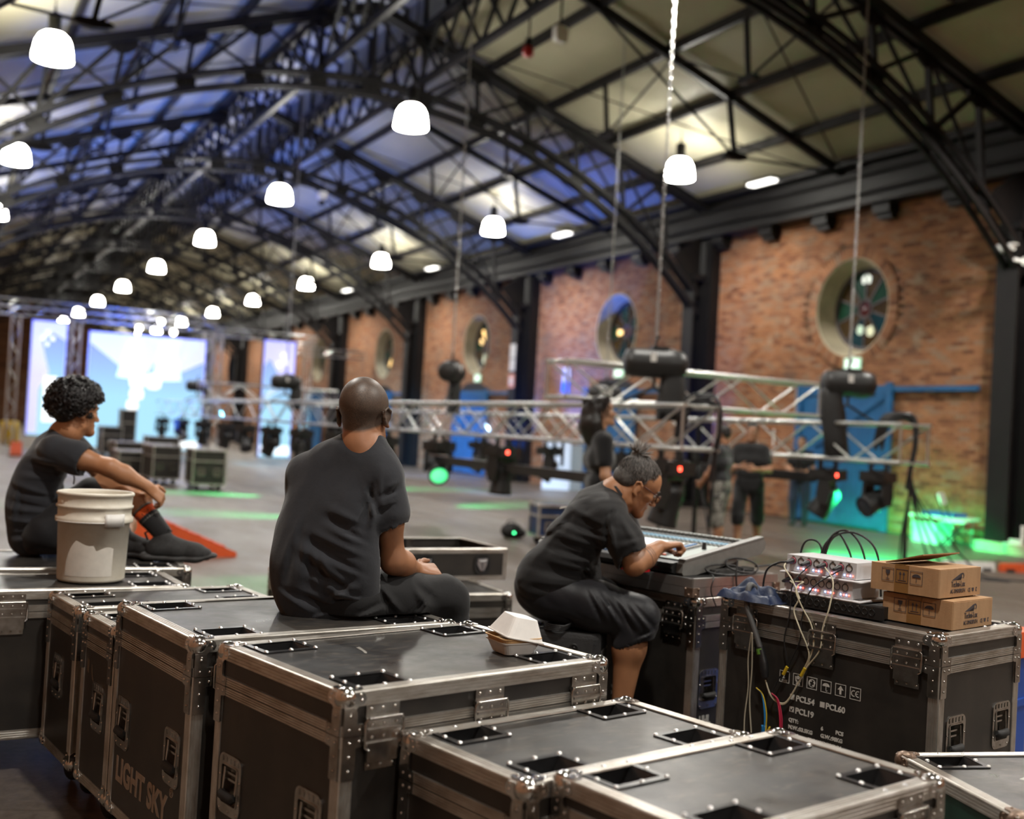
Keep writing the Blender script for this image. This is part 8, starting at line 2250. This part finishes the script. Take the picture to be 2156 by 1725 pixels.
    for q in (-1, 1):
        e_ = MB(); e_.sphere(g(q * 0.031, 0.0785, 0.002), 0.0118, 12, 8); add('eye', e_.mesh('eye'), plain('eye_white_c', (0.6, 0.58, 0.55), 0.2), P)
        e_ = MB(); e_.sphere(g(q * 0.031, 0.087, 0.002), 0.005, 8, 6); add('iris', e_.mesh('iris'), M['rubber'], P)
        e_ = MB(); e_.tube([g(q * 0.014, 0.096, 0.024), g(q * 0.034, 0.094, 0.030), g(q * 0.052, 0.080, 0.022)], [0.003, 0.0035, 0.002], 6); add('eyebrow', e_.mesh('eyebrow'), M['rubber'], P)
    mb = MB()
    bd = Body(0.005); bd.cap(g(-0.046, 0.015, -0.085), g(0, 0.074, -0.112), 0.014, 0.014, 0.02); bd.cap(g(0.046, 0.015, -0.085), g(0, 0.074, -0.112), 0.014, 0.014, 0.02)
build_curly()

# ---------------------------------------------------------------- people standing further off
def stander(label, base, yaw, H, top_col, leg_col, skin_col, hair=None, arms=None, shorts=True, lean=0.0, longhair=False, camo=False, stride=0.10, look=None):
    """standing figure at base (x, y), facing yaw; arms: (elbow, wrist) offsets per side in body axes (right, forward, up)"""
    P = person(label, (base[0], base[1], 0))
    s = H / 1.75
    f = np.array((math.cos(yaw), math.sin(yaw), 0)); rt = np.array((f[1], -f[0], 0)); o = np.array((base[0], base[1], 0.0))
    def g(x, y, z): return o + (rt * x + f * (y + lean * max(0, z - 0.9)) + Z * z) * s
    B = Body(0.0085)
    lf = f if look is None else np.array(look, float)
    hf = frame(lf, Z); hc = g(0, 0.02, 1.635)
    head(B, hc, hf, 0.98 * s, neck=g(0, -0.01, 1.44))
    B.chain([g(0, -0.01, 1.38), g(0, -0.01, 1.0)], [0.055 * s, 0.07 * s], 0.05)
    arms = arms or (((0.27, -0.04, 1.12), (0.28, 0.05, 0.86)), ((-0.27, -0.04, 1.12), (-0.28, 0.05, 0.86)))
    for sg, (e, w_) in zip((1, -1), arms):
        sh_, el, wr = g(sg * 0.185, 0, 1.40), g(*e), g(*w_)
        B.chain([sh_, (sh_ + el) / 2, el, el * 0.6 + wr * 0.4, wr], [0.050 * s, 0.047 * s, 0.039 * s, 0.040 * s, 0.027 * s], 0.03)
        dv = wr - el; dv /= np.linalg.norm(dv)
        hand(B, wr, dv, f * 0.3 - rt * sg, f + Z * 0.3, curl=0.6, s=s, k=0.004)
    ank = []
    for sg, st_ in ((1, stride), (-1, -stride)):
        hp, kn, an = g(sg * 0.095, 0, 0.92), g(sg * 0.105, st_ * 0.7 + 0.03, 0.50), g(sg * 0.11, st_, 0.09); ank.append(an)
        B.chain([hp, kn], [0.085 * s, 0.058 * s], 0.03); B.chain([kn, kn * 0.66 + an * 0.34 - f * 0.012, an], [0.056 * s, 0.056 * s, 0.036 * s], 0.03)
    add('body', B.mesh('body'), skin('skin_' + label[:12], skin_col)[0], P)
    T = Body(0.0095)
    T.chain([g(-0.12, 0, 1.40), g(0.12, 0, 1.40)], [0.085 * s] * 2, 0.05); T.chain([g(-0.09, 0, 1.25), g(0.09, 0, 1.25)], [0.115 * s] * 2, 0.06); T.chain([g(-0.08, 0, 1.05), g(0.08, 0, 1.05)], [0.108 * s] * 2, 0.06); T.chain([g(-0.09, 0, 0.90), g(0.09, 0, 0.90)], [0.112 * s] * 2, 0.05)
    T.chain([g(0, 0, 1.43), g(0, -0.01, 1.46)], [0.085 * s, 0.068 * s], 0.04)
    for sg, (e, w_) in zip((1, -1), arms):
        sh_, el = g(sg * 0.18, 0, 1.40), g(*e); T.chain([sh_, sh_ * 0.42 + el * 0.58], [0.070 * s, 0.066 * s], 0.04)
    T.cap(g(0, 0.0, 1.60), g(0, 0.0, 1.53), 0.05 * s, 0.058 * s, 0.01); T.p[-1] = T.p[-1][:7] + (True,)
    T.disp.append(crumple(0.007, 0.09, int(H * 1000) % 97))
    add('t_shirt', T.mesh('t_shirt'), cloth('shirt_' + label[:14], top_col), P)
    Q = Body(0.0095)
    Q.chain([g(-0.07, 0, 0.95), g(0.07, 0, 0.95)], [0.115 * s] * 2, 0.04)
    end = 0.46 if shorts else 0.07
    for sg, st_, an in ((1, stride, ank[0]), (-1, -stride, ank[1])):
        hp, kn = g(sg * 0.10, 0, 0.92), g(sg * 0.115, st_ * 0.7 + 0.03, 0.50)
        Q.chain([hp, kn], [0.105 * s, 0.092 * s], 0.03)
        if shorts: Q.chain([kn, kn - Z * 0.05 * s], [0.092 * s, 0.092 * s], 0.01)
        else: Q.chain([kn, an], [0.085 * s, 0.062 * s], 0.02)
    Q.disp.append(crumple(0.008, 0.08, int(H * 777) % 89))
    if camo:
        m, nt, b = newmat('camouflage_cotton'); pos = coords(nt, 'Object')
        f1 = ramp(nt, noise(nt, pos, 9, 3), 0.48, 0.52); f2 = ramp(nt, noise(nt, pos, 13, 3), 0.55, 0.58)
        nt.links.new(mixc(nt, f2, mixc(nt, f1, (0.17, 0.16, 0.14), (0.07, 0.065, 0.055)), (0.26, 0.25, 0.22)), b.inputs['Base Color']); b.inputs['Roughness'].default_value = 0.9
    else: m = cloth('legs_' + label[:14], leg_col)
    add('shorts' if shorts else 'trousers', Q.mesh('trousers'), m, P)
    for an in ank:
        Sx = Body(0.008); b0 = np.array((an[0], an[1], 0)); Sx.chain([b0 - f * 0.05 + Z * 0.045, b0 + f * 0.08 + Z * 0.045, b0 + f * 0.17 + Z * 0.036], [0.045, 0.044, 0.034], 0.03); Sx.cap(b0 + Z * 0.05, an + Z * 0.01, 0.046, 0.042, 0.02)
        add('shoe', Sx.mesh('shoe'), plain('shoe_' + label[:12], (0.45, 0.44, 0.42) if 'pale trainers' in label else (0.02, 0.02, 0.02), 0.7), P)
    rng = np.random.RandomState(3)
    def hg(x, y, z): return hc + hf @ (np.array((x, y, z)) * s)
    Hs = Body(0.008)
    if longhair:
        Hs.ell(hg(0, -0.022, 0.045), np.array((0.094, 0.108, 0.096)) * s, hf.T, 0.02); Hs.chain([hg(0, -0.09, 0.0), hg(0, -0.10, -0.10), hg(0, -0.095, -0.19)], [0.085 * s, 0.098 * s, 0.085 * s], 0.04)
        for q in (-1, 1): Hs.chain([hg(q * 0.06, -0.055, 0.03), hg(q * 0.075, -0.085, -0.08), hg(q * 0.07, -0.09, -0.18)], [0.042 * s, 0.054 * s, 0.05 * s], 0.03)
        Hs.disp.append(crumple(0.012, 0.05, 71, (1, 1, 0.7)))
        Hs.cap(hg(-0.10, 0.095, -0.05), hg(0.10, 0.095, -0.05), 0.098 * s, None, 0.01); Hs.p[-1] = Hs.p[-1][:7] + (True,)
    else:
        Hs.ell(hg(0, -0.018, 0.045), np.array((0.082, 0.102, 0.090)) * s, hf.T, 0.02); Hs.ell(hg(0, -0.06, 0.0), np.array((0.07, 0.056, 0.055)) * s, hf.T, 0.02)
        Hs.disp.append(crumple(0.006, 0.03, 73)); Hs.cap(hg(-0.08, 0.095, -0.03), hg(0.08, 0.095, -0.03), 0.080 * s, None, 0.01); Hs.p[-1] = Hs.p[-1][:7] + (True,)
        Hs.cap(hg(-0.12, 0.02, -0.035), hg(0.12, 0.02, -0.035), 0.05 * s, None, 0.008); Hs.p[-1] = Hs.p[-1][:7] + (True,)
    add('hair', Hs.mesh('hair'), plain('hair_' + label[:12], hair or (0.010, 0.008, 0.007), 0.45), P)
    if longhair:
        mb = MB()
        for i in range(420):
            a = rng.uniform(0, 2 * math.pi); z0 = rng.uniform(-0.05, 0.13)
            y0 = -0.03 + 0.105 * math.cos(a)
            if y0 > -0.03 and z0 < 0.10: continue
            p0 = hg(0.095 * math.sin(a), y0, z0); ln = rng.uniform(0.10, 0.22); ph = rng.uniform(0, 6)
            mb.tube([p0 + (hf @ np.array((0.012 * math.sin(a) + 0.008 * math.sin(ph + 5 * j), -0.004 + 0.008 * math.cos(ph + 5 * j), -ln * j / 6))) * s for j in range(7)], np.linspace(0.006, 0.003, 7), 4, False)
        add('hair_locks', mb.mesh('hair_locks'), plain('locks_' + label[:10], (0.014, 0.009, 0.007), 0.4), P)
    for q in (-1, 1):
        e_ = MB(); e_.sphere(hg(q * 0.032, 0.080, 0.002), 0.012 * s, 8, 6); add('eye', e_.mesh('eye'), plain('eyes_' + label[:10], (0.5, 0.48, 0.46), 0.3), P)
        e_ = MB(); e_.tube([hg(q * 0.014, 0.098, 0.022), hg(q * 0.034, 0.096, 0.028), hg(q * 0.052, 0.082, 0.020)], 0.004 * s, 5); add('eyebrow', e_.mesh('eyebrow'), M['rubber'], P)
    return P
yr = math.atan2(RW[1], RW[0])
stander('long-haired man in a black t-shirt standing in front of the long truss, looking aside', (5.13, 8.16), yr + 0.15, 1.83, (0.007, 0.007, 0.008), (0.02, 0.02, 0.025), (0.42, 0.22, 0.125), longhair=True, shorts=False, stride=0.03, lean=-0.05,
        arms=(((0.23, 0.0, 1.12), (0.22, 0.10, 0.88)), ((-0.23, 0.0, 1.12), (-0.22, 0.10, 0.88))), look=RW * 0.98 + FW * 0.12 + Z * 0.12)
stander('man in camouflage shorts and dark t-shirt standing behind the door truss', (9.42, 11.95), yr + 2.6, 1.74, (0.022, 0.022, 0.025), (0.1, 0.1, 0.09), (0.36, 0.17, 0.09), camo=True, stride=0.06, arms=(((0.28, 0.0, 1.14), (0.30, 0.04, 0.88)), ((-0.24, 0.06, 1.14), (-0.18, 0.20, 0.98))))
stander('man in black shorts and pale trainers standing behind the door truss', (10.15, 12.25), yr - 1.9, 1.80, (0.020, 0.020, 0.021), (0.016, 0.016, 0.017), (0.40, 0.20, 0.11), stride=0.20, arms=(((0.26, 0.05, 1.13), (0.10, 0.30, 1.16)), ((-0.26, 0.05, 1.13), (-0.10, 0.30, 1.14))))
stander('person in dark jeans standing against the blue door behind the truss', (15.0, 16.6), yr - 2.0, 1.72, (0.012, 0.012, 0.014), (0.020, 0.030, 0.060), (0.40, 0.20, 0.11), shorts=False, stride=0.04, arms=(((0.25, 0.05, 1.12), (0.10, 0.28, 1.05)), ((-0.25, 0.05, 1.12), (-0.10, 0.28, 1.05))))
